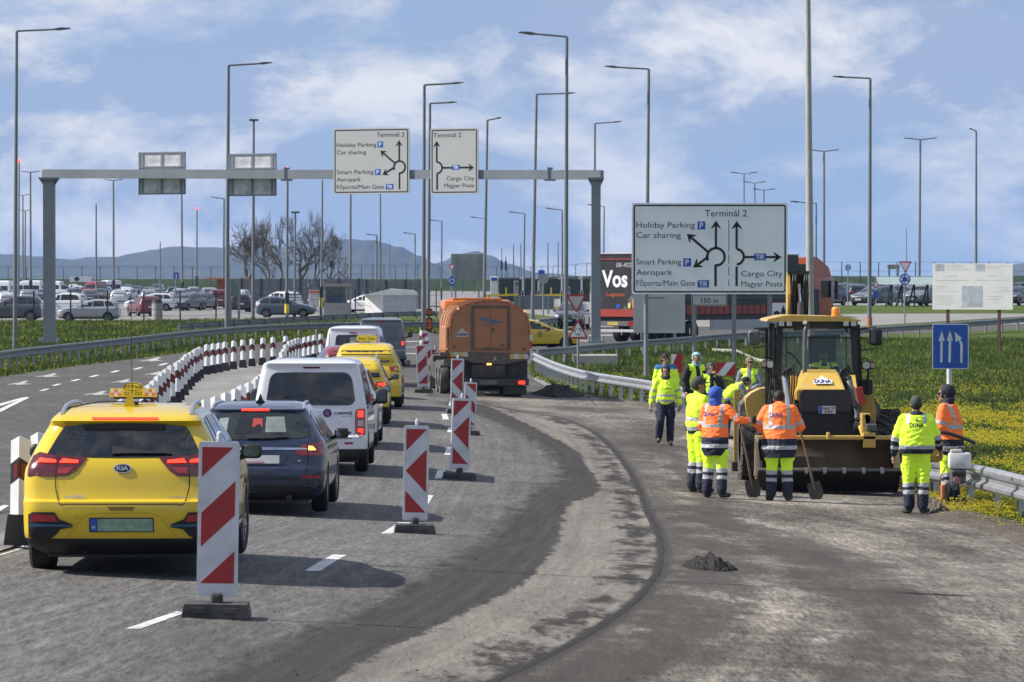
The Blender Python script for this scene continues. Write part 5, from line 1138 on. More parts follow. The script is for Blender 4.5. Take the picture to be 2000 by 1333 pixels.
    b = MB(); b.tube(sm([(-.58, -.05, 1.50), (-.3, .1, 1.555), (-.1, .1, 1.56), (.02, .12, 1.55)], 5), .006, 5); b.build('antenna_cable', mClad, t)
    # roof sign
    rs = MB(); zz = 3.35; yy = 1.1; rs.prism([(-.47, zz), (.47, zz), (.455, zz+.17), (-.455, zz+.17)], 'y', yy, yy+.12); rs.prism(ell(0, zz+.20, .20, .085), 'y', yy-.01, yy+.13); so = rs.build('taxi_sign', mYelS, t)
    V, F = text_fit('FőTaxi', -.165, .165, zz+.172, .062, .001); flat('sign_lettering', V, F, yy-.011, mSignB, so); V, F = text_fit('22·2·222', -.18, .18, zz+.035, .07, .001); flat('sign_lettering', V, F, yy-.001, mSignB, so)
    r_ = ell(0, zz+.20, .195, .08, 24)+ell(0, zz+.20, .18, .068, 24); flat('sign_ring', r_, [(i, (i+1)%24, 24+(i+1)%24, 24+i) for i in range(24)], yy-.0105, mSignB, so, .003)
    ck = [];  mck = mat('sign_check', (.75, .25, .12), .5)
    for sx in (-1, 1):
        for i in range(3):
            for j in range(2):
                x = sx*.235+sx*.07*i; z = zz+.015+.07*j+(0); m_ = mck if (i+j) % 2 == 0 else mSignWh; x0, x1 = sorted((x, x+sx*.07)); fpoly('sign_checker', [(x0, z), (x1, z), (x1, z+.07), (x0, z+.07)], yy-.001, m_, so, .003)
    b = MB(); b.bar((-.4, yy+.06, zz-.02), (.4, yy+.06, zz-.02), .08, .04); b.build('sign_mount', mClad, so); so.scale = (.47, .5, .47); so.location = (-.02, 0, .02)
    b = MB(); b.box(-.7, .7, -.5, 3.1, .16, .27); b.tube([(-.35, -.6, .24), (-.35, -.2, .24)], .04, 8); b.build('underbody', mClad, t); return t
def place(t, px, py, rz=0.0, dz=0.0):
    p = P(px, py); sl = math.atan((T(p.x, p.y+2.7)-T(p.x, p.y))/2.7); t.location = p+Vector((0, 0, dz)); t.rotation_euler = (sl, 0, rz); return t
kia = taxi_crossover(); place(kia, 254, 1116, R(.5))

# ---------------------------------------------------------------- 2. dark blue estate
def wagon_blue():
    t = thing('estate_car', 'dark blue estate car with chrome strip behind the yellow taxi', 'estate car')
    lv = [(.20, -.75, 3.5, .74, .15, .3), (.27, -.95, 3.62, .86, .2, .4), (.36, -1.02, 3.70, .905, .24, .45), (.50, -1.06, 3.74, .92, .26, .48), (.62, -1.055, 3.74, .925, .26, .48), (.66, -1.01, 3.73, .925, .25, .46), (.80, -.98, 3.62, .925, .25, .45), (.90, -.955, 3.3, .915, .25, .42), (.97, -.92, 2.9, .90, .25, .4), (1.02, -.88, 2.65, .875, .25, .36),
          (1.10, -.79, 2.4, .83, .24, .32), (1.25, -.62, 2.0, .745, .22, .3), (1.36, -.48, 1.7, .68, .21, .3), (1.40, -.50, 1.6, .655, .2, .28), (1.44, -.36, 1.45, .62, .2, .28), (1.475, -.1, 1.2, .55, .2, .28), (1.495, .2, .9, .42, .2, .26)]
    bd = shell(lv, 'body', [mBlueC, mClad], t, zclad=.26, arches=((0, .33), (2.85, .33)), ra=.365, arch_w=.92, bow=.10); bv = bvh_of(bd)
    for ya in (0, 2.85):
        for x in (-.815, .815): wheel(t, x, ya, .335, .215, steer=0 if ya == 0 else R(-3))
    gl = sm([(-.74, 1.06), (-.70, 1.18), (-.60, 1.32)], 3)+sm([(-.60, 1.32), (-.3, 1.365), (0, 1.375), (.3, 1.365), (.60, 1.32)], 3)[1:]+sm([(.60, 1.32), (.70, 1.18), (.74, 1.06)], 3)[1:]+sm([(.74, 1.06), (.55, 1.02), (0, 1.00), (-.55, 1.02), (-.74, 1.06)], 3)[1:-1]
    o = dpoly('rear_window', bv, gl, '+y', mat('tinted_glass', (.02, .025, .026), .05, var=.3), t, off=.006)
    for q_, m_ in (([(-.30, 1.08), (-.24, 1.30), (.06, 1.31), (.06, 1.08)], mat('seen_cabin', (.012, .013, .014), .2)), ([(.12, 1.10), (.12, 1.30), (.36, 1.30), (.40, 1.10)], mat('seen_through_light', (.20, .23, .22), .12, var=.3)), ([(-.55, 1.10), (-.50, 1.28), (-.38, 1.29), (-.40, 1.10)], MATS['seen_through_light'] if 'seen_through_light' in MATS else mGlass2), ([(-.06, 1.17), (-.05, 1.28), (.07, 1.28), (.08, 1.17)], mat('seen_red', (.35, .05, .04), .3))): dpoly('view_through', bv, q_, '+y', m_, o, off=.009)
    dpoly('rear_wiper', bv, [(-.12, 1.02), (-.12, 1.06), (.02, 1.085), (.44, 1.04), (.2, 1.02)], '+y', mClad, t, off=.014, back=.02)
    dpoly('brake_light', bv, [(-.22, 1.385), (.16, 1.385), (.15, 1.403), (-.21, 1.403)], '+y', mBrake, t, off=.012)
    tl = [(-.915, .87), (-.88, .80), (-.60, .795), (-.52, .84), (-.56, .88), (-.62, .93), (-.80, .96), (-.885, .985)]
    for pl in (tl, mir(tl)):
        o = dpoly('tail_light', bv, pl, '+y', mTailR, t, off=.01); s_ = -1 if pl is tl else 1
        q_ = [(.70, .84), (.84, .84), (.80, .92), (.71, .93)]; q2 = [(.705, .865), (.80, .865), (.76, .915), (.705, .92)]
        dpoly('lens', bv, q_ if s_ > 0 else mir(q_), '+y', mTailD, o, off=.014); dpoly('indicator', bv, q2 if s_ > 0 else mir(q2), '+y', mAmber if s_ > 0 else mTailR, o, off=.02); seam('light_gap', bv, [(s_*.695, .79), (s_*.695, .955)], '+y', o, .008, off=.02)
    dpoly('chrome_strip', bv, [(-.80, .877), (-.4, .87), (.4, .87), (.80, .877), (.60, .897), (0, .905), (-.60, .897)], '+y', mChrome, t, off=.016)
    o = dpoly('badge', bv, ell(0, .905, .075, .034), '+y', mChrome, t, off=.022); dpoly('badge_field', bv, ell(0, .905, .068, .027), '+y', mSignBlue, o, off=.026); V, F = text_fit('Ford', -.05, .05, .892, .026, .0005); decal('badge_letters', bv, V, F, '+y', mSignWh, o, off=.03, step=.5)
    o = dpoly('number_plate', bv, [(-.26, .69), (.32, .69), (.32, .80), (-.26, .80)], '+y', mPlate, t, off=.012); dpoly('plate_lower_band', bv, [(-.24, .695), (.12, .695), (.12, .72), (-.24, .72)], '+y', mat('plate_pink', (.4, .2, .24), .5), o, off=.016)
    seam('plate_recess', bv, sm([(-.44, .80), (-.36, .67), (-.3, .665)], 3)+[(.3, .665)]+sm([(.3, .665), (.36, .67), (.44, .80)], 3)[1:], '+y', t, .01)
    seam('tailgate_gap', bv, sm([(-.70, .79), (-.69, .62), (-.62, .50), (-.55, .49)], 3)+[(.55, .49)]+sm([(.55, .49), (.62, .50), (.69, .62), (.70, .79)], 3)[1:]+[(.70, .96), (.72, 1.05)], '+y', t, .009)
    for s_ in (-1, 1):
        q_ = [(.60, .50), (.86, .49), (.86, .53), (.62, .53)]; dpoly('reflector', bv, q_ if s_ > 0 else mir(q_), '+y', mTailR, t, off=.01)
    dpoly('lower_valance', bv, [(-.86, .25), (.86, .25), (.80, .36), (.55, .39), (-.55, .39), (-.80, .36)], '+y', mClad, t, off=.008)
    V, F = text_fit('ST', .565, .605, .715, .022, .001); decal('model_lettering', bv, V, F, '+y', mChrome, t, off=.01, step=.5)
    sidewin(bv, [[(-.52, 1.06), (-.30, 1.32), (.12, 1.37), (.20, 1.37), (.16, 1.02), (-.40, 1.03)], [(.24, 1.02), (.27, 1.38), (1.0, 1.385), (1.02, 1.0)], [(1.08, 1.0), (1.06, 1.385), (1.35, 1.37), (1.85, 1.14), (2.1, 1.0)]], t, mGlass2)
    dpoly('windscreen', bv, [(-.62, 1.10), (-.50, 1.40), (.50, 1.40), (.62, 1.10)], '-y', mGlass, t, off=.006)
    for ax in ('+x', '-x'):
        for y in (.20, 1.04, 2.1): seam('door_gap', bv, [(y, .34), (y, 1.0)], ax, t)
        seam('window_trim', bv, [(-.45, 1.015), (.3, .995), (2.1, .985)], ax, t, .014, mChrome)
        for y in (.75, 1.6): dpoly('door_handle', bv, [(y, .85), (y+.2, .85), (y+.2, .88), (y, .88)], ax, mBlueC, t, off=.01, back=.02)
    for sg in (-1, 1):
        b = MB(); b.tube(sm([(sg*.62, -.33, 1.40), (sg*.615, -.2, 1.45), (sg*.60, .1, 1.475), (sg*.59, 1.0, 1.48), (sg*.57, 1.4, 1.44)], 5), .02, 6); b.build('roof_rail', mat('rail_silver', (.45,.46,.47), .35, .7), t, smooth=50); mirror(t, sg*1.03, 1.8, 1.02)
    b = MB(); b.prism([(-.06, 1.49), (.06, 1.49), (.03, 1.52), (0, 1.60), (-.03, 1.52)], 'y', -.0, .2); b.build('antenna_fin', mClad, t)
    b = MB(); b.box(-.7, .7, -.7, 3.3, .17, .27); b.tube([(.45, -.99, .24), (.45, -.5, .24)], .04, 8); b.tube([(-.45, -.99, .24), (-.45, -.5, .24)], .04, 8); b.build('underbody', mClad, t); return t
ford = wagon_blue(); place(ford, 508, 1000, R(0))

# ---------------------------------------------------------------- 3. vans
def van(label, col, kind, name='minibus', windows=True, Hh=1.92, W=.955, Lf=3.95, wbs=3.27, cat='van', print_=True):
    t = thing(name, label, cat); k = Hh/1.92; w_ = W/.955
    lv = [(.22, -.75, 3.7, .78*w_, .12, .3), (.30, -.86, 3.80, .90*w_, .14, .35), (.42, -.89, 3.88, .95*w_, .15, .4), (.62, -.89, 3.93, .955*w_, .15, .42), (.66, -.83, 3.93, .955*w_, .13, .42), (.90, -.82, 3.80, .955*w_, .12, .42), (1.05, -.81, 3.45, .95*w_, .12, .4), (1.15, -.80, 3.15, .935*w_, .12, .36),
          (1.35, -.77, 2.8, .90*w_, .12, .32), (1.65*k, -.72, 2.3, .845*w_, .12, .3), (1.78*k, -.70, 2.05, .815*w_, .12, .3), (1.85*k, -.72, 1.85, .78*w_, .1, .28), (1.885*k, -.62, 1.7, .72*w_, .1, .26), (1.915*k, -.4, 1.4, .58*w_, .12, .26), (1.925*k, .0, 1.2, .45*w_, .12, .26)]
    bd = shell(lv, 'body', [col, mClad], t, zclad=.43 if kind != 3 else .3, arches=((0, .34), (wbs, .34)), ra=.38, arch_w=W, bow=.03); bv = bvh_of(bd)
    for ya in (0, wbs):
        for x in (-W+.12, W-.12): wheel(t, x, ya, .34, .22, rim=mRimD)
    if kind == 1:
        gl = rrect(-.755, .775, 1.10, 1.70, .14, 4); gl = [(x*(1-.12*(z-1.1)/.6), z) for x, z in gl]; gl = [(x, z-(.03 if abs(x) > .5 and z < 1.2 else 0)*-1.6) for x, z in gl]; dpoly('rear_window', bv, gl, '+y', mGlass, t, off=.006)
        dpoly('brake_light', bv, [(-.12, 1.765), (.16, 1.765), (.16, 1.795), (-.12, 1.795)], '+y', mTailD, t, off=.01)
        for s_ in (-1, 1):
            q_ = rrect(.775, .925, .64, 1.09, .03); q_ = [(min(x, .915), z) for x, z in q_]; o = dpoly('tail_light', bv, q_ if s_ > 0 else mir(q_), '+y', mTailR, t, off=.02, back=.01)
            for z0, z1, m_ in ((.66, .76, mBrake), (.95, 1.06, mBrake), (.80, .90, mat('clear_lens', (.45, .4, .4), .2))):
                q2 = [(.80, z0), (.885, z0), (.885, z1), (.80, z1)]; dpoly('lens', bv, q2 if s_ > 0 else mir(q2), '+y', m_, o, off=.03)
            q2 = [(.58, .50), (.72, .50), (.72, .535), (.58, .535)]; dpoly('reflector', bv, q2 if s_ > 0 else mir(q2), '+y', mTailR, t, off=.012)
        seam('tailgate_gap', bv, [(-.76, 1.05), (-.765, .70), (-.70, .60), (0, .58), (.70, .60), (.765, .70), (.76, 1.05)], '+y', t, .012)
        dpoly('plate_recess', bv, [(-.30, .97), (.36, .97), (.36, 1.055), (-.30, 1.055)], '+y', mat('white_shade_trim', (.5, .51, .54), .4), t, off=.004); dpoly('number_plate', bv, [(-.34, .82), (.26, .82), (.26, .93), (-.34, .93)], '+y', mPlate, t, off=.012)
        if print_:
            mPr = mat('print_purple', (.05, .02, .16), .5); o = dpoly('logo_disc', bv, ell(.29, 1.02, .075, .07), '+y', mPr, t, off=.008); V, F = text_fit('C', .262, .315, .995, .05, .003); decal('logo_letter', bv, V, F, '+y', mat('print_orange', (.6, .2, .08), .5), o, off=.014, step=.5)
            V, F = text_fit('CARWIZ', .40, .715, .995, .045, .003); decal('lettering', bv, V, F, '+y', mPr, t, off=.008, step=.5); V, F = text_fit('RENT A CAR', .52, .715, .955, .018, .0); decal('lettering', bv, V, F, '+y', mPr, t, off=.008, step=.5)
            V, F = text_fit('car & van rent', -.25, .70, .60+.055, .065, .003); decal('lettering', bv, V, F, '+y', mPr, t, off=.008, step=.5)
    elif kind == 2:
        gl = rrect(-.60, .60, 1.22, 1.66, .10, 4); gl = [(x*(1-.08*(z-1.2)/.45), z) for x, z in gl]; o = dpoly('rear_window', bv, gl, '+y', mGlass, t, off=.006)
        dpoly('view_through', bv, [(-.1, 1.27), (-.1, 1.58), (.12, 1.60), (.12, 1.27)], '+y', mat('seen_through_light', (.2,.23,.22), .12), o, off=.01); dpoly('view_through', bv, [(.26, 1.27), (.22, 1.42), (.45, 1.42), (.48, 1.27)], '+y', mat('seen_cabin', (.012,.013,.014), .2), o, off=.01)
        dpoly('brake_light', bv, [(-.12, 1.70), (.12, 1.70), (.12, 1.75), (-.12, 1.75)], '+y', mTailR, t, off=.01)
        for s_ in (-1, 1): q_ = rrect(.80, .93, .75, 1.15, .03); q_ = [(min(x, .915), z) for x, z in q_]; dpoly('tail_light', bv, q_ if s_ > 0 else mir(q_), '+y', mTailR, t, off=.02, back=.01)
        dpoly('number_plate', bv, [(-.26, .80), (.26, .80), (.26, .91), (-.26, .91)], '+y', mPlate, t, off=.012); seam('tailgate_gap', bv, [(-.78, 1.7), (-.80, .70), (0, .62), (.80, .70), (.78, 1.7)], '+y', t, .012)
    else:
        dpoly('door_recess', bv, rrect(-.66, -.03, 1.0, 1.62, .05), '+y', mat('van_grey_panel', (.07, .08, .095), .4), t, off=.004); dpoly('door_recess', bv, rrect(.03, .70, 1.0, 1.62, .05), '+y', MATS['van_grey_panel'], t, off=.004)
        seam('door_gap', bv, [(0, .55), (0, 1.78)], '+y', t, .012); dpoly('brake_light', bv, [(-.12, 1.78), (.14, 1.78), (.14, 1.83), (-.12, 1.83)], '+y', mTailR, t, off=.01)
        for s_ in (-1, 1):
            q_ = rrect(.80, .93, .80, 1.2, .03); q_ = [(min(x, .915), z) for x, z in q_]; o = dpoly('tail_light', bv, q_ if s_ > 0 else mir(q_), '+y', mTailD, t, off=.02, back=.01); q2 = [(.80, .85), (.89, .85), (.89, 1.0), (.80, 1.0)]; dpoly('lens', bv, q2 if s_ > 0 else mir(q2), '+y', mBrake, o, off=.03)
        dpoly('number_plate', bv, [(-.6, .72), (-.1, .72), (-.1, .82), (-.6, .82)], '+y', mPlate, t, off=.012)
    sidewin(bv, ([[(-.50, 1.15), (-.45, 1.66), (.45, 1.68), (.45, 1.15)], [(.53, 1.15), (.53, 1.68), (1.5, 1.69), (1.5, 1.15)]] if windows else [])+[[(1.6, 1.15), (1.6, 1.69), (2.1, 1.66), (2.75, 1.25), (2.85, 1.15)]], t, mGlass, .3)
    dpoly('windscreen', bv, [(-.75, 1.22), (-.62, 1.74), (.62, 1.74), (.75, 1.22)], '-y', mGlass, t, off=.006)
    for ax in ('+x', '-x'):
        for y in (.47, 1.55): seam('door_gap', bv, [(y, .4), (y, 1.7)], ax, t)
        seam('slide_rail', bv, [(-.7, 1.10), (.45, 1.10)], ax, t, .02)
    for sg in (-1, 1): mirror(t, sg*(W+.15), 2.55, 1.22, mClad, .2, .26)
    b = MB(); b.box(-.8, .8, -.7, 3.4, .19, .31); b.build('underbody', mClad, t); return t
v1 = van('white minibus with rental lettering behind the blue estate car', mWhiteC, 1); place(v1, 610, 922, R(.3))
v2 = van('white minibus with dark rear window in front of the grey van', mWhiteC, 2, Hh=1.94); 
v3 = van('grey panel van at the head of the queue', mGreyC, 3, 'panel_van', windows=False, Hh=1.9)
place(v2, 692, 752, R(-1)); place(v3, 745, 716, R(1))

# ---------------------------------------------------------------- 4. generic cars
def gcar(name, label, cat, col, Lr=.8, wbs=2.6, Lf=3.45, W=.88, H=1.5, style='hatch', lights=True, det=True, glass=None, clad=.3, lit=False, rim=None, group=None):
    t = thing(name, label, cat, group=group); hs = H/1.5; g_ = lambda z: z*hs
    yrt = {'hatch': -.42, 'suv': -.50, 'wagon': -.45, 'sedan': .35}[style]; yb = -Lr
    lv = [(.20, yb+.25, Lf-.25, W-.14, .15, .3), (clad, yb+.05, Lf-.06, W-.01, .2, .4), (g_(.55), yb, Lf, W, .22, .45), (g_(.66), yb+.03, Lf-.01, W, .22, .45), (g_(.80), yb+.05, Lf-.15, W, .22, .42), (g_(.90), yb+.08, Lf-.5, W-.01, .22, .4), (g_(.97), yb+.12 if style != 'sedan' else yb+.16, wbs-.05, W-.035, .22, .36), (g_(1.01), yb+.15 if style != 'sedan' else yb+.55, wbs-.25, W-.06, .22, .34),
          (g_(1.2), (yb+yrt)/2-.02 if style != 'sedan' else yb+.85, wbs-.7, W-.15, .2, .3), (g_(1.36), yrt if style != 'sedan' else yb+1.2, wbs-1.1, W-.215, .2, .3), (g_(1.42), yrt+.1 if style != 'sedan' else yb+1.4, wbs-1.3, W-.25, .2, .28), (g_(1.47), yrt+.35 if style != 'sedan' else yb+1.6, wbs-1.5, W-.33, .2, .28), (g_(1.495), yrt+.7 if style != 'sedan' else yb+1.8, wbs-1.7, W-.5, .15, .2)]
    rw = .31*min(1.12, hs) if H < 1.6 else .35
    bd = shell(lv, 'body', [col, mClad], t, zclad=clad, arches=((0, rw), (wbs, rw)), ra=rw*1.13, arch_w=W, bow=.07, dz=.06); bv = bvh_of(bd)
    for ya in (0, wbs):
        for x in (-W+.1, W-.1): wheel(t, x, ya, rw, .2, rim=rim, detail=det)
    gm = glass or mGlass
    z0, z1 = g_(1.03), g_(1.34); yy0 = yb+.35; st_ = .25
    if style == 'sedan': sw = [[(yb+1.0, g_(1.03)), (yb+1.45, z1), (1.0, g_(1.38)), (1.0, g_(1.0)), (yb+1.05, g_(1.02))]]
    else: sw = [[(yy0, g_(1.07)), (yrt+.28, z1), (.22, g_(1.38)), (.16, g_(1.02)), (yy0+.1, g_(1.03))], [(.24, g_(1.02)), (.30, g_(1.385)), (.95, g_(1.39)), (.98, g_(1.0))]]
    sw.append([(1.04, g_(1.0)), (1.02, g_(1.385)), (wbs-1.35, g_(1.38)), (wbs-.75, g_(1.14)), (wbs-.5, g_(1.0))]); sidewin(bv, sw, t, gm, st_)
    wr = W-.20; dpoly('rear_window', bv, [(-wr, g_(1.06)), (-wr+.10, g_(1.33)), (wr-.10, g_(1.33)), (wr, g_(1.06))], '+y', gm, t, off=.006, step=.2)
    dpoly('windscreen', bv, [(-wr-.02, g_(1.05)), (-wr+.12, g_(1.38)), (wr-.12, g_(1.38)), (wr+.02, g_(1.05))], '-y', gm, t, off=.006, step=.2)
    for s_ in (-1, 1):
        q_ = [(W-.30, g_(.86)), (W-.02, g_(.82)), (W-.03, g_(.97)), (W-.32, g_(.96))]; o = dpoly('tail_light', bv, q_ if s_ > 0 else mir(q_), '+y', mTailR, t, off=.012)
        if lit: q_ = [(W-.26, g_(.88)), (W-.10, g_(.86)), (W-.10, g_(.93)), (W-.26, g_(.93))]; dpoly('lens', bv, q_ if s_ > 0 else mir(q_), '+y', mBrake, o, off=.018)
        q_ = [(W-.38, g_(.70)), (W-.06, g_(.74)), (W-.10, g_(.82)), (W-.36, g_(.78))]; dpoly('head_light', bv, q_ if s_ > 0 else mir(q_), '-y', mHeadL, t, off=.012)
        if det: mirror(t, s_*(W+.11), wbs-.95, g_(1.02), mClad, .17, .13)
    dpoly('number_plate', bv, [(-.26, g_(.62)), (.26, g_(.62)), (.26, g_(.62)+.11), (-.26, g_(.62)+.11)], '+y', mPlate, t, off=.012); dpoly('grille', bv, [(-.5, g_(.42)), (.5, g_(.42)), (.42, g_(.68)), (-.42, g_(.68))], '-y', mClad, t, off=.01); dpoly('number_plate', bv, [(-.26, g_(.42)), (.26, g_(.42)), (.26, g_(.42)+.11), (-.26, g_(.42)+.11)], '-y', mPlate, t, off=.02)
    if det:
        for ax in ('+x', '-x'):
            for y in (.18, 1.0): seam('door_gap', bv, [(y, .34), (y, g_(1.0))], ax, t, st=.3)
        seam('tailgate_gap', bv, [(-W+.26, g_(.85)), (-W+.30, g_(.58)), (0, g_(.55)), (W-.30, g_(.58)), (W-.26, g_(.85))], '+y', t, .009)
    b = MB(); b.box(-W+.2, W-.2, yb+.3, Lf-.5, .17, .28); b.build('underbody', mClad, t); return t, bv
c1, bv = gcar('suv_car', 'white car mostly hidden beside the white rental minibus', 'car', mWhiteC, style='suv', H=1.62, W=.92, lit=True); place(c1, 648, 872)
c2, bv = gcar('small_suv', 'small yellow crossover with roof rails behind the white minibus', 'car', mYelK, style='suv', H=1.56, W=.89, lit=True, clad=.42); place(c2, 686, 829, R(1))
for sg in (-1, 1):
    b = MB(); b.tube(sm([(sg*.58, -.38, 1.48), (sg*.58, -.2, 1.56), (sg*.57, .8, 1.60), (sg*.55, 1.2, 1.54)], 4), .02, 6); b.build('roof_rail', mat('rail_silver', (.45,.46,.47), .35), c2, smooth=50)
c3, bv = gcar('tall_taxi', 'yellow tall taxi with green lettered roof sign', 'taxi', mYelK, style='suv', H=1.70, W=.93, lit=False, clad=.3); place(c3, 716, 796, R(.5))
b = MB(); b.prism(rrect(-.27, .27, 1.73, 1.90, .07), 'y', .1, .22); so = b.build('taxi_sign', mYelS, c3); V, F = text_fit('Bolt Taxi', -.21, .21, 1.775, .075, .001); flat('sign_lettering', V, F, .099, mat('print_green', (.02, .16, .05), .5), so)
c4, bv = gcar('red_car', 'dark red car left of the yellow roof signed taxi', 'car', mRedC, style='hatch', H=1.50, W=.88, lit=True); place(c4, 680, 775, R(8))
c5, bv = gcar('yellow_car', 'yellow taxi crossing behind the right side of the tanker', 'taxi', mYelK, style='sedan', H=1.48, W=.91, Lr=1.0, Lf=3.7, wbs=2.8); p5 = P(985, 684); c5.location = p5; c5.rotation_euler = (0, 0, R(-68)); dpoly('door_crest', bv, ell(1.45, .75, .12, .16, 10), '-x', mat('crest', (.35, .22, .04), .5), c5, off=.01)
c6, bv = gcar('black_car', 'black car facing the camera behind the roundabout warning sign', 'car', paint('car_black', (.012, .013, .016)), style='suv', H=1.66, W=.93); p6 = P(1122, 642); c6.location = p6; c6.rotation_euler = (0, 0, R(172))
# ================================================================== MACHINES AND LORRIES
class Trace:
    """turns photograph pixels at a chosen depth behind the thing's base into coordinates of the thing"""
    def __init__(s, t, base, Y): s.t = t; s.b = base; s.Y = Y
    def __call__(s, px, py, dy=0.): return PD(px, py, s.Y+dy)-s.b
    def xz(s, px, py, dy=0.): v = s(px, py, dy); return (v.x, v.z)
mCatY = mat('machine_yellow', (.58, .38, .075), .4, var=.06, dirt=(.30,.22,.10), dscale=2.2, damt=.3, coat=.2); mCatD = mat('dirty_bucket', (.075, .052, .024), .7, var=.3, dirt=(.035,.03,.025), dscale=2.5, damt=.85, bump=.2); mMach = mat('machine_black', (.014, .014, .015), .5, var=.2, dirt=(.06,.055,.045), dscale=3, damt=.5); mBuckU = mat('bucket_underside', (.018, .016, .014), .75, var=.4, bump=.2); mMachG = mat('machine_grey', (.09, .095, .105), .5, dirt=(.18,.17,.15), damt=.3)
mChr = mat('piston_chrome', (.65, .66, .68), .12, 1.); mGlassT = mat('cab_glass', (.16, .26, .32), .04, 0, var=.0, alpha=.20, spec=.8); mWorkL = mat('work_lamp', (.55, .56, .58), .12, .4, coat=1, var=.35, vscale=25)
def backhoe():
    b0 = P(1612, 966); t = thing('backhoe_loader', 'yellow backhoe loader facing the camera with raised boom and lowered bucket', 'backhoe', b0); q = Trace(t, b0, b0.y); k = S(b0.y)
    xl, xr = q(1482, 900).x, q(1760, 900).x
    # bucket: profile in (y, z), thick plate
    pr = sm([(1.02, .93), (1.10, .80), (1.12, .60), (1.02, .30), (.80, .08), (.62, .03)], 4)+[(.10, .40), (.02, .425)]
    b = MB(); vs = []; n = len(pr)
    for x in (xl, xr):
        for (y, z) in pr: vs.append((x, y, z))
        for (y, z) in pr: vs.append((x, y-.0, z) if 0 else (x, y+.02*(1 if z > .3 and y > .9 else 0), z-.02))
    b.add([(x, y, z) for x in (xl, xr) for (y, z) in pr], [(i, i+1, n+i+1, n+i) for i in range(n-1)]); bo = b.build('bucket', mCatD, t, smooth=40)
    md_ = bo.modifiers.new('s', 'SOLIDIFY'); md_.thickness = .03
    b = MB()
    for x in (xl, xr-.02): b.prism(pr+[(.55, .78)], 'x', x-.012, x+.03)
    b.build('bucket_side', mCatD, t)
    b = MB(); b.box(xl, xr, .98, 1.08, .90, .975, .015); b.build('bucket_lip', mCatY, t)
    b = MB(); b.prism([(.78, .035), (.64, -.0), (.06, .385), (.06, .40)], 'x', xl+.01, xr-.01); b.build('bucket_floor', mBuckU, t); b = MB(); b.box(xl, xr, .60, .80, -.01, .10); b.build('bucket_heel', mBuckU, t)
    b = MB(); b.box(xl-.01, xr+.01, -.02, .03, .40, .43); b.build('cutting_edge', mMachG, t)
    for x_ in (1575, 1611, 1649, 1687, 1723):
        x = q(x_, 900).x; b = MB(); b.prism([(-.06, .37), (.10, .33), (.10, .46), (-.02, .455)], 'x', x-.028, x+.028); b.build('bucket_tooth', mMachG, t)
    c = MB(); x = q(1627, 860).x; c.box(x-.03, x+.03, .95, 1.12, .90, 1.03, .02); c.build('bucket_hook', mCatY, t)
    # front frame and grille
    D = 1.9
    g0, g1 = q(1563, 860, D), q(1661, 762, D)
    b = MB(); b.box(g0.x, g1.x, D, D+1.5, .55, g1.z-.28, .03); b.build('nose', mMach, t)
    b = MB()
    for i in range(9): z = .72+i*.085; b.box(g0.x+.06, g1.x-.06, D-.02, D+.01, z, z+.02)
    b.build('grille_slats', mMach, t)
    za, zb = q(0, 791, D).z, q(0, 761, D).z; b = MB(); b.prism(rrect(g0.x-.01, g1.x+.01, za-.12, zb, .10), 'y', D-.10, D+.3); b.build('nose_cap', mat('nose_cap_black', (.02, .02, .022), .35), t, smooth=40)
    V, F = text_fit('430', -.055, .055, q(0, 779, D).z, .05, .001); flat('embossed_number', [(x+(g0.x+g1.x)/2, z) for x, z in V], F, D-.10, mat('emboss', (.035, .035, .037), .35), t, .004)
    p0, p1 = q(1598, 808, D), q(1631, 793, D); o = fpoly('number_plate', [(p0.x, p0.z), (p1.x, p0.z), (p1.x, p1.z), (p0.x, p1.z)], D-.105, mPlate, t, .012); xm = p0.x+(p1.x-p0.x)*.2
    fpoly('plate_country_band', [(p0.x, p0.z), (xm, p0.z), (xm, p1.z), (p0.x, p1.z)], D-.118, mSignBlue, o, .002); hz_ = (p1.z-p0.z)
    V, F = text_fit('AAIL W', xm+.01, p1.x-.012, p0.z+hz_*.55, hz_*.36, .001); V2, F2 = text_fit('332', xm+.04, p1.x-.05, p0.z+hz_*.1, hz_*.34, .001); V, F = merge2((V, F), (V2, F2)); flat('plate_lettering', V, F, D-.118, mSignB, o, .002)
    # bonnet: sloping yellow hood
    f0, f1 = q(1554, 763, D), q(1651, 763, D); r0, r1 = q(1566, 727, D+1.3), q(1634, 727, D+1.3); m0, m1 = q(1553, 735, D+.9), q(1643, 737, D+.9)
    vs = [(f0.x, D-.11, zb+.005), (f1.x, D-.11, zb+.005), (f1.x+.0, D+.9, zb+.06), (f0.x, D+.9, zb+.06), (f0.x, D-.02, zb-.20), (f1.x, D-.02, zb-.20),
          (r0.x+.02, D+.55, r0.z-.0), (r1.x-.02, D+.55, r1.z-.0), (r1.x, D+1.35, r1.z+.05), (r0.x, D+1.35, r0.z+.05), (f1.x+.02, D+1.35, zb-.2), (f0.x-.02, D+1.35, zb-.2)]
    b = MB(); b.add(vs, [(0, 1, 7, 6), (6, 7, 8, 9), (0, 6, 9, 11, 4), (1, 5, 10, 8, 7), (9, 8, 10, 11), (4, 5, 1, 0), (4, 11, 10, 5)]); hd = b.build('bonnet', mCatY, t)
    md_ = hd.modifiers.new('b', 'BEVEL'); md_.width = .035; md_.segments = 2
    bvh = bvh_of(hd); c0, c1 = q(1588, 752, D+.2), q(1624, 742, D+.2); mDl = mat('print_navy', (.02, .02, .12), .5)
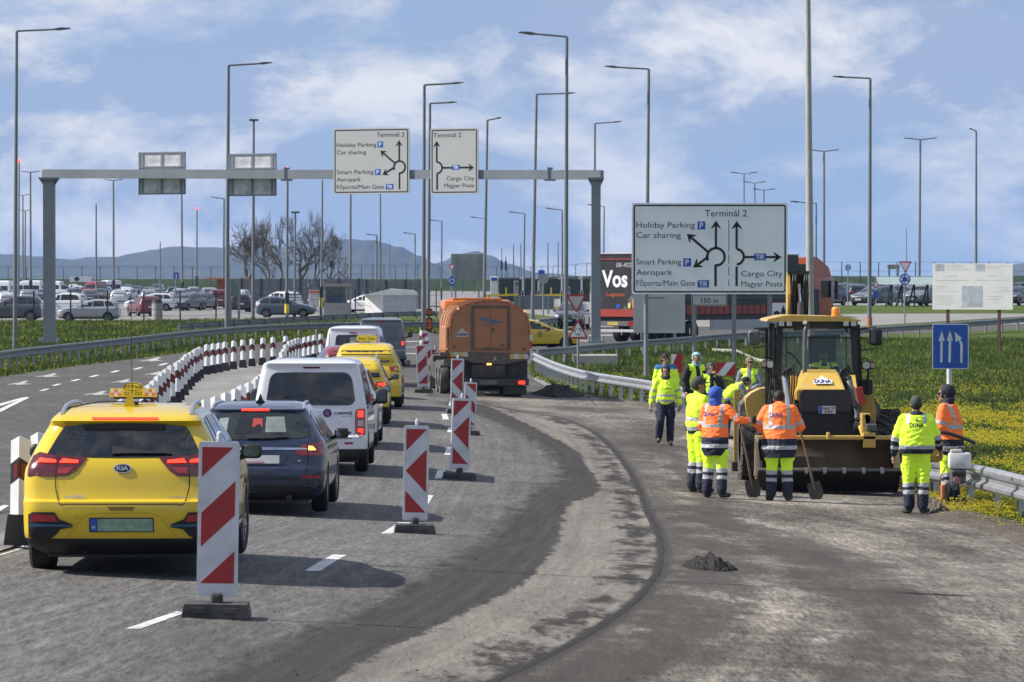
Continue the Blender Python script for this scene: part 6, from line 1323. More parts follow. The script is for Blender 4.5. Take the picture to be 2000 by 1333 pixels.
    o = dpoly('logo_plate', bvh, [(c0.x, c0.z+.0), (c1.x, c0.z), (c1.x, c0.z+.06), ((c0.x+c1.x)/2+.05, c1.z-.0), ((c0.x+c1.x)/2, c1.z+.05), ((c0.x+c1.x)/2-.05, c1.z), (c0.x, c0.z+.06)], '+y', mSignWh, t, off=.045)
    V, F = text_fit('DUNA', c0.x+.015, c1.x-.015, c0.z+.012, .055, .002); decal('logo_lettering', bvh, V, F, '+y', mDl, o, off=.055, step=.5)
    # exhaust
    b = MB(); b.tube(sm([q(1572, 730, D+.8), q(1572, 690, D+.8), q(1573, 648, D+.8), q(1577, 638, D+.8), q(1572, 630, D+.7)], 5), .042, 10); b.build('exhaust_stack', mMachG, t, smooth=50)
    # cab
    Cf, Cb = D+1.5, D+3.1
    def post(name, px0, py0, px1, py1, dy, wd, dp=.08, m=None): b = MB(); b.bar(q(px0, py0, dy), q(px1, py1, dy), wd, dp, (0, 1, 0)); return b.build(name, m or mMach, t)
    for a_ in ((1524, 630, 1520, 735, Cf, .10), (1666, 630, 1672, 740, Cf, .10), (1508, 632, 1500, 760, Cf+.55, .10), (1675, 634, 1680, 760, Cf+.55, .08), (1524, 634, 1520, 745, Cb, .1), (1664, 634, 1670, 745, Cb, .1)): post('cab_pillar', *a_)
    b = MB(); L0, R0 = q(1496, 626, Cf-.1), q(1681, 626, Cf-.1); zt, zc = q(0, 616, Cf).z, q(0, 628, Cf).z
    b.prism([(L0.x, zc), (L0.x+.03, zc+.04), (L0.x+.3, zt-.01), (L0.x+.45, zt), (R0.x-.5, zt-.02), (R0.x-.02, zc+.03), (R0.x, zc)], 'y', Cf-.25, Cb+.15); b.build('cab_roof', mCatY, t)
    b = MB(); b.box(L0.x+.28, R0.x-.05, Cf-.12, Cf+.02, zc-.13, zc+.0, .01); b.prism([(q(1540, 0, Cf).x, zc-.10), (q(1560, 0, Cf).x, zc-.02), (q(1640, 0, Cf).x, zc-.02), (q(1655, 0, Cf).x, zc-.22), (q(1658, 0, Cf).x, zc-.0), (q(1538, 0, Cf).x, zc)], 'y', Cf-.1, Cf-.05); b.build('roof_visor', mMach, t)
    for px in (1526, 1541, 1652, 1667):
        x, z = q.xz(px, 631, Cf-.2); b = MB(); b.box(x-.065, x+.065, Cf-.24, Cf-.12, z-.075, z+.06, .015); o = b.build('roof_lamp', mMach, t); fpoly('lamp_lens', rrect(x-.048, x+.048, z-.055, z+.04, .01), Cf-.242, mWorkL, o, .006)
    # cab body: floor and lower panels, glass
    x0, x1 = q(1527, 0, Cf).x, q(1664, 0, Cf).x; zg0, zg1 = q(0, 742, Cf).z, q(0, 632, Cf).z
    b = MB(); b.box(x0, x1, Cf, Cf+.012, zg0, zg1); b.build('windscreen', mGlassT, t); b = MB(); b.box(x0, x1, Cb, Cb+.012, zg0, zg1); b.build('rear_glass', mGlassT, t)
    for x in (x0-.13, x1+.08): b = MB(); b.box(x, x+.012, Cf+.08, Cb-.05, zg0-.3, zg1); b.build('side_glass', mGlassT, t)
    b = MB(); b.box(x0-.12, x1+.12, Cf-.05, Cb+.1, .9, zg0+.02); b.build('cab_base', mMach, t); b = MB(); b.box(x0+.3, x1-.3, Cf-.02, Cf+.35, zg0, zg0+.12, .04); b.build('dashboard', mMach, t)
    b = MB(); cx_, cz_ = q.xz(1603, 718, Cf+.5); b.lathe([(.19, 0), (.205, .015), (.19, .03), (.175, .015), (.19, 0)], (0, 0, 0), 20); sw = b.build('steering_wheel', mMach, t); sw.location = (cx_, Cf+.45, cz_); sw.rotation_euler = (R(55), 0, 0)
    b = MB(); sx_, sz_ = q.xz(1607, 700, Cf+1.1); b.box(sx_-.26, sx_+.26, Cf+1.15, Cf+1.3, sz_-.45, sz_+.42, .06); b.box(sx_-.26, sx_+.26, Cf+.65, Cf+1.2, sz_-.55, sz_-.4, .05); b.build('driver_seat', mMach, t)
    for (pl) in ([(1536, 650), (1536, 742)], [(1652, 655), (1654, 742)]):
        b = MB(); b.bar(q(*pl[0], Cf+.02), q(*pl[1], Cf+.02), .025, .02, (0, 1, 0)); b.build('glass_seal', mMach, t)
    b = MB(); b.bar(q(1528, 659, Cf-.01), q(1664, 660, Cf-.01), .02, .02); b.build('wiper_rail', mMach, t)
    b = MB(); b.tube(sm([q(1536, 687, Cf-.03), q(1550, 695, Cf-.03), q(1563, 712, Cf-.03), q(1574, 724, Cf-.03)], 4), .012, 5); b.build('wiper', mMach, t)
    # beacon
    x, z = q.xz(1632, 618, Cf+.3); b = MB(); b.M = Matrix.Translation((x, Cf+.3, z)); b.lathe([(0, 0), (.085, 0), (.085, .03), (.075, .035), (.078, .10), (.07, .145), (.05, .165), (0, .17)], n=16); b.build('beacon', mat('orange_beacon', (.75, .22, .01), .15, coat=1), t, smooth=40)
    # mirrors with brackets, work lamps, box
    for s_, mx0, my0, mx1, my1, ax_, ay_ in ((-1, 1461, 645, 1485, 675, 1504, 641), (1, 1698, 641, 1723, 675, 1680, 643)):
        a0, a1 = q(mx0, my1, Cf-.1), q(mx1, my0, Cf-.1); b = MB(); b.box(a0.x, a1.x, Cf-.16, Cf-.02, a0.z, a1.z, .05); o = b.build('mirror', mMachG if s_ < 0 else mMach, t, smooth=50)
        fpoly('mirror_glass', rrect(a0.x+.02, a0.x+(a1.x-a0.x)*.45, a0.z+.04, a1.z-.04, .03), Cf-.163, mat('mirror_glass', (.16,.19,.22), .06, .9), o, .004)
        b = MB(); b.tube([q(ax_, ay_, Cf), q((mx0+mx1)/2, my0-3, Cf-.1), q((mx0+mx1)/2, my0+4, Cf-.08)], .016, 6); b.tube([q(ax_, ay_+42 if s_ > 0 else ay_+33, Cf), q((mx0+mx1)/2, my1+6, Cf-.1), q((mx0+mx1)/2, my1-3, Cf-.08)], .014, 6); b.build('mirror_bracket', mMach, t)
    for px0, px1, py0, py1 in ((1487, 1512, 704, 720), (1683, 1708, 706, 722)):
        a0, a1 = q(px0, py1, Cf-.2), q(px1, py0, Cf-.2); b = MB(); b.box(a0.x, a1.x, Cf-.24, Cf-.05, a0.z, a1.z, .03); o = b.build('work_lamp', mMach, t, smooth=50); fpoly('lamp_lens', rrect(a0.x+.02+(0.08 if px0 < 1600 else 0), a1.x-.02-(0 if px0 < 1600 else .07), a0.z+.015, a1.z-.015, .04), Cf-.243, mWorkL, o, .012)
        xa = a1.x if px0 < 1600 else a0.x+.1
        fpoly('indicator_lens', rrect(a0.x+.01 if px0 < 1600 else a1.x-.07, a0.x+.08 if px0 < 1600 else a1.x-.01, a0.z+.03, a1.z-.03, .02), Cf-.243, mat('amber_lens', (.5, .28, .22), .2), o, .01)
        b = MB(); pc = (px0+px1)/2; b.tube([q(pc, py1, Cf-.15), q(pc, py1+50, Cf-.1)], .022, 6); b.tube(sm([q(pc, py0, Cf-.15), q(pc-8 if px0 < 1600 else pc-5, py0-6, Cf-.1), q(1510 if px0 < 1600 else 1680, py0-2, Cf)], 4), .014, 5); b.build('lamp_bracket', mMach, t)
    a0, a1 = q(1680, 771, Cf), q(1705, 741, Cf); b = MB(); b.box(a0.x, a1.x, Cf, Cf+.3, a0.z, a1.z, .03); b.build('side_box', mMach, t)
    # left side ladder, steps and hose bundle
    b = MB()
    for px in (1497, 1513): b.bar(q(px, 640, Cf+.2), q(px+1, 835, Cf+.2), .06, .05, (0, 1, 0))
    for py in (735, 760, 790, 820): b.bar(q(1497, py, Cf+.2), q(1514, py, Cf+.2), .05, .04)
    b.build('cab_ladder', mMach, t)
    for pts_, r_ in (([(1505, 648), (1503, 690), (1507, 730), (1501, 790)], .022), ([(1517, 655), (1513, 700), (1519, 745), (1516, 800)], .016), ([(1508, 700), (1500, 708), (1504, 735), (1510, 760)], .014)):
        b = MB(); b.tube(sm([q(*p, Cf+.05) for p in pts_], 5), r_, 6); b.build('hose', mMach, t, smooth=60)
    # rear fenders and wheels
    Rw = D+2.55
    def rear_wheel(pxc, s_):
        x = q(pxc, 0, Rw).x; zg = T(x+b0.x, b0.y+Rw)-b0.z; r = .70; b = MB(); b.lathe([(.36, -.22), (.62, -.23), (.67, -.2), (.67, .2), (.62, .23), (.36, .22)], n=30, axis='x')
        for i in range(22):
            a_ = 2*math.pi*i/22
            for s2 in (-1, 1): a2 = a_+(.14 if s2 > 0 else 0); c, s3 = math.cos(a2), math.sin(a2); c4, s4 = math.cos(a2+.22), math.sin(a2+.22); b.bar((s2*.01, c4*.675, s4*.675), (s2*.22, c*.685, s3*.685), .06, .055, (0, c, s3))
        o = b.build('rear_wheel', mTyreM, t); o.location = (x, Rw, zg+r-.0); b = MB(); b.lathe([(.38, s_*-.18), (.34, s_*-.10), (.12, s_*-.06), (.1, s_*-.14), (0, s_*-.14)], n=20, axis='x'); b.build('rim', mMachG if 0 else mRimGr, o, smooth=40); return x, zg
    mTyreM = mat('muddy_tyre', (.035, .032, .028), .9, var=.3, dirt=(.12, .11, .095), dscale=4, damt=.8, bump=.3); mRimGr = mat('dusty_rim', (.26, .25, .23), .7, dirt=(.15,.14,.12), damt=.6)
    rear_wheel(1469, 1); rear_wheel(1733, -1)
    for s_, pts_ in ((-1, [(1497, 758), (1484, 760), (1468, 768), (1457, 778), (1456, 790), (1464, 835), (1497, 828)]), (1, [(1682, 760), (1695, 765), (1706, 779), (1712, 800), (1710, 833), (1682, 835)])):
        P_ = [q.xz(*p, Rw-.6) for p in pts_]; b = MB(); b.prism(P_, 'y', Rw-.62, Rw+.1); b.build('fender', mCatY, t)
    b = MB(); P_ = [q.xz(*p, Rw-.3) for p in [(1459, 778), (1446, 792), (1444, 815), (1450, 835), (1466, 838), (1460, 800)]]; b.prism(P_, 'y', Rw-.35, Rw+.6); b.build('mudguard', mMachG, t)
    b = MB(); P_ = [q.xz(*p, Rw-.3) for p in [(1706, 776), (1717, 792), (1721, 815), (1722, 838), (1710, 838)]]; b.prism(P_, 'y', Rw-.35, Rw+.6); b.build('mudguard', mMachG, t)
    # front wheels behind bucket
    for px in (1530, 1698):
        x = q(px, 0, D+.3).x; b = MB(); b.lathe([(.2, -.13), (.40, -.15), (.42, 0), (.40, .15), (.2, .13)], n=24, axis='x'); o = b.build('front_wheel', mTyreM, t, smooth=40); o.location = (x, D+.35, .42+T(x+b0.x, b0.y+D)-b0.z)
    b = MB(); b.box(q(1530, 0, D).x, q(1698, 0, D).x, D+.25, D+.5, .35, .55, .02); b.build('front_axle', mMach, t)
    # loader arms with rams and hoses
    for s_, ax0, ax1 in ((-1, 1541, 1546), (1, 1672, 1664)):
        top = q(ax1, 742, D+1.3); el = q(ax0, 800, D+.4); bk = q(ax0+(-4 if s_ < 0 else 22), 862, 1.15); b = MB()
        b.bar(top, el, .10, .20, (0, 1, .3)); b.bar(el, bk, .10, .22, (0, 1, .3)); b.build('loader_arm', mCatY, t)
        r0 = q(1533 if s_ < 0 else 1657, 738, D+.6); r1 = q(1545 if s_ < 0 else 1675, 835, D-.3); b = MB(); mid = r0+(r1-r0)*.62; b.tube([r0, mid], .062, 10); b.build('lift_ram', mMachG, t, smooth=50); b = MB(); b.tube([mid, r1], .03, 8); b.build('piston_rod', mChr, t, smooth=50)
        b = MB(); b.cyl(r1+Vector((-.07, 0, 0)), .085, 'x', .14, 14); b.build('pin_joint', mMach, t, smooth=50)
        for j in range(4):
            dx = -.06+.04*j; b = MB(); b.tube(sm([r0+Vector((dx, -.05, .05)), r0+Vector((dx+.08*s_*-1, -.12, .14+.03*j)), r0+Vector((dx+.10*-s_, -.1, -.15)), el+Vector((dx*.6, -.12, .05)), r1+Vector((dx*.5, .02, .12))], 5), .016, 5); b.build('hose', mMach, t, smooth=60)
    b = MB(); b.tube([q(1533, 740, D+.3), q(1543, 800, D-.1)], .018, 6); b.build('piston_rod', mChr, t)
    a0 = q(1697, 868, 1.1); b = MB(); b.box(a0.x-.11, a0.x+.11, .98, 1.2, a0.z-.06, q(0, 845, 1.1).z, .01); b.box(a0.x-.13, a0.x+.02, 1.0, 1.35, q(0, 845, 1.1).z, q(0, 808, 1.1).z, .01); b.build('arm_bracket', mCatY, t); b = MB(); b.box(a0.x-.06, a0.x+.13, .96, 1.1, q(0, 842, 1.1).z, q(0, 828, 1.1).z, .02); b.prism([(a0.x-.06, q(0, 828, 1.1).z), (a0.x-.08, q(0, 812, 1.1).z), (a0.x-.03, q(0, 808, 1.1).z), (a0.x+.1, q(0, 826, 1.1).z)], 'y', 1.0, 1.06); b.build('bracket_cover', mMachG, t)
    b = MB(); b.bar(q(1677, 757, D+.1), q(1686, 792, D+.1), .12, .12, (0, 1, 0)); b.build('safety_strut', mat('strut_red', (.42, .03, .03), .45), t)
    # stabiliser leg on the left and far boom over the roof
    b = MB(); b.bar(q(1439, 762, Rw+.9), q(1438, 908, Rw+.9), .10, .12, (0, 1, 0)); b.build('stabiliser_leg', mCatY, t); b = MB(); a_ = q(1438, 912, Rw+.9); b.box(a_.x-.09, a_.x+.09, Rw+.75, Rw+1.05, a_.z-.08, a_.z+.1, .01); b.build('stabiliser_foot', mat('rusty_brown', (.09, .05, .03), .8), t)
    b = MB(); b.bar(q(1479, 853, .9), q(1475, 930, .6), .05, .05, (0, 1, 0)); b.bar(q(1486, 900, .6), q(1486, 962, .5), .05, .04, (0, 1, 0)); b.build('side_wear_plate', mat('worn_plate', (.26, .23, .17), .7, dirt=(.1,.09,.07)), t)
    By = Cb+.5
    for px in (1541, 1577):
        b = MB(); b.prism([(By, q(0, 625, By).z), (By+.25, q(0, 625, By).z), (By+.45, q(0, 560, By).z), (By+.2, q(0, 532, By).z), (By, q(0, 532, By).z), (By-.15, q(0, 575, By).z)], 'x', q(px-2.5, 0, By).x, q(px+2.5, 0, By).x); b.build('boom_side_plate', mCatY if px == 1541 else mMach, t)
    b = MB(); b.box(q(1545, 0, By).x, q(1573, 0, By).x, By+.15, By+.4, q(0, 622, By).z, q(0, 534, By).z, .02); b.build('boom', mMach, t)
    b = MB(); b.tube([q(1560, 555, By-.1), q(1563, 590, By-.1)], .035, 8); b.build('piston_rod', mChr, t, smooth=50); b = MB(); b.tube([q(1563, 590, By-.1), q(1564, 622, By-.1)], .065, 10); b.build('boom_ram', mMachG, t, smooth=50)
    for px in (1548, 1553, 1571, 1575):
        b = MB(); b.tube(sm([q(px, 622, By-.05), q(px-2, 580, By-.12), q(px+1, 548, By-.2), q(px+2, 533, By), q(px, 540, By+.2)], 5), .02, 5); b.build('hose', mMach, t, smooth=60)
    b = MB(); b.bar(q(1538, 533, By), q(1580, 533, By), .2, .06); b.build('boom_pin', mMach, t)
    b = MB(); b.box(q(1500, 0, D+2).x, q(1712, 0, D+2).x, D+1.4, D+3.4, .5, 1.0, .03); b.build('chassis', mMach, t)
    return t, b0, q, Cf
bh, bh0, bhq, bhC = backhoe()

# ---------------------------------------------------------------- orange tanker seen from behind
mTank = mat('tanker_orange', (.37, .16, .07), .55, var=.08, dirt=(.20,.11,.06), dscale=1.3, damt=.65); mTankF = mat('tanker_frame', (.085, .075, .065), .6, dirt=(.2,.12,.07), dscale=3, damt=.5); mCabO = mat('cab_orange', (.60, .17, .02), .35, coat=.5, dirt=(.25,.12,.05), dscale=2, damt=.3); mChas = mat('chassis_dusty', (.045, .044, .042), .8, var=.3, dirt=(.12,.11,.1), dscale=2.4, damt=.6); mDustW = mat('dusty_wheel', (.11, .105, .095), .9, var=.3, bump=.2)
def tanker():
    b0 = P(957, 775); t = thing('tanker_lorry', 'orange tanker lorry with white lettered triangle seen from behind', 'tanker lorry', b0); q = Trace(t, b0, b0.y); z3 = lambda x, y: (760+.225*x, 540+.225*y)
    yaw = R(5.2); M = Matrix.Rotation(yaw, 4, 'Z')
    # everything is built square to the lorry and turned by the root; pixel traces are taken on the rear plane
    t.rotation_euler = (0, 0, yaw); k = S(b0.y)
    def X(x, y): p = z3(x, y); v = q(*p); return (v.x, v.z)
    top = [(525, 660), (528, 520), (532, 420), (545, 350), (580, 300), (640, 258), (720, 230), (800, 215), (900, 211), (1000, 222), (1085, 246), (1150, 285), (1195, 335), (1215, 400), (1222, 520), (1225, 665)]
    o_ = [X(*p) for p in top]; b = MB(); L_t = 4.6; b.prism(o_, 'y', 0, L_t); body = b.build('tank_body', mTank, t)
    b = MB()
    for y in (.0, .45, .9, 1.6, 2.6, 3.6):
        n = len(o_); cxx = sum(p[0] for p in o_)/n; czz = o_[0][1]; oo = [((x-cxx)*1.018+cxx, (z-czz)*1.018+czz) for x, z in o_]
        for i in range(n-1): b.add([(oo[i][0], y, oo[i][1]), (oo[i+1][0], y, oo[i+1][1]), (oo[i+1][0], y+.05, oo[i+1][1]), (oo[i][0], y+.05, oo[i][1]), (o_[i][0], y, o_[i][1]), (o_[i+1][0], y, o_[i+1][1]), (o_[i+1][0], y+.05, o_[i+1][1]), (o_[i][0], y+.05, o_[i][1])], [(0, 1, 2, 3), (0, 4, 5, 1), (3, 2, 6, 7)])
    b.build('tank_hoops', mTank, t)
    mk = mat('marker_tape', (.30, .035, .02), .5, var=.5, vscale=9)
    for i in range(1, len(o_)-2):
        a_, c = Vector(o_[i]), Vector(o_[i+1]); n_ = max(1, round((c-a_).length/.22))
        for j in range(n_):
            u = a_+(c-a_)*(j+.15)/n_; v = a_+(c-a_)*(j+.75)/n_; cc = Vector((sum(p[0] for p in o_)/len(o_), czz+1)); d1 = (cc-u).normalized()*.05; e1 = (cc-u).normalized()*.015
            fpoly('marker_tape', [tuple(u+e1), tuple(v+e1), tuple(v+d1), tuple(u+d1)], -.002, mk, t, .003)
    # door frame and two doors
    f0, f1 = X(712, 640), X(1050, 255); i0, i1 = X(735, 632), X(1030, 272)
    for a_, c in (((f0[0], i0[0]), (f0[1], f1[1])), ((i1[0], f1[0]), (f0[1], f1[1]))): fpoly('door_frame', [(a_[0], c[0]), (a_[1], c[0]), (a_[1], c[1]), (a_[0], c[1])], -.0, mTankF, t, .035)
    fpoly('door_frame', [(i0[0], i1[1]), (i1[0], i1[1]), (i1[0], f1[1]), (i0[0], f1[1])], -.0, mTankF, t, .035); fpoly('door_frame', [(i0[0], f0[1]), (i1[0], f0[1]), (i1[0], i0[1]), (i0[0], i0[1])], 0, mTankF, t, .03)
    xm = X(880, 0)[0]; mDoor = mat('tanker_door', (.36, .15, .06), .5, var=.05, dirt=(.22,.11,.05), dscale=1.4, damt=.5)
    for a_, c in ((i0[0]+.02, xm-.008), (xm+.008, i1[0]-.02)): fpoly('rear_door', [(a_, i0[1]+.02), (c, i0[1]+.02), (c, i1[1]-.02), (a_, i1[1]-.02)], 0, mDoor, t, .02)
    wv = [(763, 380), (800, 362), (850, 360), (900, 375), (950, 388), (1010, 392), (960, 405), (900, 412), (850, 400), (800, 382)]; fpoly('wave_emblem', [X(*p) for p in wv][::-1], -.0205, mat('wave_blue', (.08, .13, .20), .5), t, .003)
    fpoly('wave_emblem', [X(*p) for p in ((790, 412), (850, 420), (900, 428), (850, 428), (800, 420))][::-1], -.0205, MATS['wave_blue'], t, .003)
    fpoly('door_lock', [X(*p) for p in [(902+13*math.cos(a_), 465+20*math.sin(a_)) for a_ in [R(-30*i) for i in range(12)]]], -.021, mTankF, t, .02)
    for x, y in ((845, 625), (888, 628), (985, 598), (565, 612), (1170, 635)): fpoly('catch', [X(x-12, y+12), X(x+12, y+12), X(x+12, y-10), X(x-12, y-10)], -.021 if 730 < x < 1040 else 0, mTankF, t, .03)
    tr_ = [X(578, 527), X(685, 527), X(685, 488), X(660, 480), X(634, 445), X(606, 480), X(578, 488)]; fpoly('logo_plate', tr_, 0, mat('logo_white', (.5, .47, .44), .5), t, .006); a_, c = X(582, 516), X(680, 492); V, F = text_fit('DUNA', a_[0], c[0], a_[1], c[1]-a_[1], .004); flat('logo_lettering', V, F, -.007, mat('print_navy', (.02, .02, .12), .5), t, .004)
    for x, y in ((596, 280), (1176, 303)): fpoly('marker_lamp', [X(x-8, y+8), X(x+8, y+8), X(x+8, y-8), X(x-8, y-8)], 0, mat('amber_dim', (.8, .3, .08), .3, emit=(1, .35, .1), estr=1.0), t, .03)
    # side locker on the left with small print
    a_, c = X(445, 655), X(525, 405); b = MB(); b.box(a_[0]+.16, o_[0][0]-.005, .25, 2.2, a_[1], c[1]-.1, .06); o = b.build('side_locker', mTank, t)
    for i, (xx, zz) in enumerate(((.25, .78), (.6, .78), (.25, .55), (.55, .55), (.3, .1))): fpoly('decal', [(a_[0]+.18+(o_[0][0]-a_[0]-.2)*xx-.03, a_[1]+(c[1]-a_[1])*zz-.04), (a_[0]+.18+(o_[0][0]-a_[0]-.2)*xx+.03, a_[1]+(c[1]-a_[1])*zz-.04), (a_[0]+.18+(o_[0][0]-a_[0]-.2)*xx+.03, a_[1]+(c[1]-a_[1])*zz+.02), (a_[0]+.18+(o_[0][0]-a_[0]-.2)*xx-.03, a_[1]+(c[1]-a_[1])*zz+.02)], .25, mTankF if i % 2 else mSignWh, o, .003)
    # lower beam with warning plates, chassis, under-run bar
    mY = mat('warning_yellow', (.55, .38, .06), .5, dirt=(.3,.25,.15)); gw = mat('warning_white', (.5, .5, .48), .5, dirt=(.3,.28,.25))
    b = MB(); b.prism([X(*p) for p in ((440, 690), (440, 660), (1225, 668), (1220, 722), (1000, 764), (730, 752), (560, 692))], 'y', -.02, .25); b.build('rear_beam', mTankF, t)
    for x0, x1, y0, y1 in ((530, 688, 657, 697), (1048, 1216, 674, 718)):
        w_ = (x1-x0)/4
        for i in range(4): fpoly('warning_stripe', [X(x0+i*w_, y1), X(x0+i*w_+w_, y1), X(x0+i*w_+w_*.7, y0), X(x0+i*w_-w_*.3 if i else x0, y0)], -.021, mY if i % 2 == 0 else gw, t, .004)
    V, F = text_fit('X', X(900, 0)[0], X(935, 0)[0], X(0, 733)[1], X(0, 695)[1]-X(0, 733)[1], 0); flat('chalk_mark', V, F, -.021, gw, t, .002)
    def bx(nm, x0, y0, x1, y1, ya, yb, m, bev=.01): a_, c = X(x0, y1), X(x1, y0); b = MB(); b.box(a_[0], c[0], ya, yb, a_[1], c[1], bev); return b.build(nm, m, t)
    bx('chassis_panel', 545, 720, 1212, 890, .35, .5, mChas); bx('equipment_box', 720, 765, 1010, 885, .05, .35, mChas); bx('underrun_bar', 530, 888, 1215, 950, .0, .12, mChas); bx('hose_tray', 720, 840, 1010, 880, -.03, .1, mMach)
    o = bx('number_plate', 785, 900, 938, 942, -.02, -.003, mat('dirty_plate', (.12, .12, .11), .8, var=.5, vscale=12)); o = bx('tail_light', 1085, 903, 1185, 942, -.03, -.003, mTailD); a_, c = X(1125, 938), X(1180, 908); fpoly('lens', [(a_[0], a_[1]), (c[0], a_[1]), (c[0], c[1]), (a_[0], c[1])], -.031, mBrake, o, .006)
    bx('tail_light', 545, 903, 640, 942, -.03, -.003, mTailD); bx('amber_lamp', 846, 756, 888, 770, -.05, -.021, mAmber); bx('mud_flap', 560, 955, 720, 1030, .2, .24, mMach); bx('mud_flap', 1000, 955, 1200, 1030, .2, .24, mMach); bx('axle', 560, 960, 1190, 1000, 1.2, 1.4, mChas)
    rw = .52
    for yy, st in ((1.3, 0), (2.65, 0), (6.0, 0)):
        for x in (X(500, 0)[0]+.0, X(1190, 0)[0]-.17):
            for dx in ((0,) if yy > 5 else (0, .3 if x < -1 else -.3)):
                b = MB(); b.lathe([(.3, -.13), (.5, -.135), (rw, -.08), (rw, .08), (.5, .135), (.3, .13)], n=26, axis='x'); o = b.build('wheel', mDustW, t, smooth=40); o.location = (x+dx, yy, rw+T(b0.x+x, b0.y+yy)-b0.z); b = MB(); b.lathe([(.3, -.10), (.12, -.05), (.1, -.12), (0, -.12)], n=18, axis='x'); b.build('rim', mRimGr2, o, smooth=40)
    for i, (y0, y1, z0, z1) in enumerate(((3.6, 4.6, .45, 1.0), (.1, .5, 1.0, 1.15), (4.9, 5.3, .5, 1.2))): b = MB(); xx = X(470, 0)[0]; b.box(xx, xx+.5, y0, y1, z0, z1, .03); b.build('side_equipment', mDustW if i else mChas, t)
    b = MB(); xx = X(455, 0)[0]; b.prism([(.6, 1.25), (.7, 1.33), (1.9, 1.34), (3.2, 1.33), (3.3, 1.25), (3.2, 1.29), (.7, 1.29)], 'x', xx-.02, xx+.45); b.build('mudguard', mMach, t)
    # cab
    a_, c = X(455, 640), X(1070, 185); a_ = (a_[0]+.42, a_[1]); c = (c[0]+.42, c[1]-.2); b = MB(); b.box(a_[0]-.0, c[0], 4.9, 6.9, .9, c[1]+.10, .12); cb = b.build('cab', mCabO, t, smooth=40)
    b = MB(); b.box(a_[0]-.02, a_[0]+.02, 5.4, 6.2, 1.9, 2.7); b.build('side_window', mGlass, cb); b = MB(); b.box(a_[0]+.02, c[0]-.02, 4.88, 4.91, 1.4, c[1]-.18); b.build('cab_rear_wall', mMach, cb)
    b = MB(); b.box(a_[0]+.3, a_[0]+1.9, 5.0, 6.6, c[1]+.10, c[1]+.16, .02); b.build('roof_hatch', mCabO, cb); b = MB(); b.cyl((X(875, 0)[0]+.4, 5.2, c[1]+.1), .05, 'z', .14, 10); b.build('beacon', mCabO, cb)
    for py0, py1 in ((603, 617), (621, 646)):
        v0, v1 = q(830, py1, 6.2), q(844, py0, 6.2); v0 = M.inverted() @ v0; v1 = M.inverted() @ v1; b = MB(); b.box(v0.x, v1.x, 6.15, 6.28, v0.z, v1.z, .03); o = b.build('mirror', mMach, t, smooth=50); fpoly('mirror_glass', rrect(v0.x+.03, v1.x-.03, v0.z+.04, v1.z-.04, .03), 6.148, mat('mirror_warm', (.25, .14, .08), .1, .6, var=.8, vscale=12), o, .004)
    v = M.inverted() @ q(838, 600, 6.2); v2 = M.inverted() @ q(838, 648, 6.2); b = MB(); b.tube(sm([(a_[0], 6.2, v.z), (v.x+.1, 6.2, v.z+.03), (v.x, 6.2, v.z)], 4)+[(v.x, 6.2, v2.z)]+sm([(v.x, 6.2, v2.z), (v.x+.15, 6.2, v2.z-.05), (a_[0], 6.2, v2.z-.05)], 4), .02, 6); b.build('mirror_bracket', mMach, t)
    bx('side_marker_board', 1223, 510, 1243, 730, -.05, -.03, mWhiteP); bx('side_marker_red', 1224, 560, 1242, 625, -.056, -.051, mSignRed)
    return t
mRimGr2 = mat('dusty_rim', (.26, .25, .23), .7)
tk = tanker()

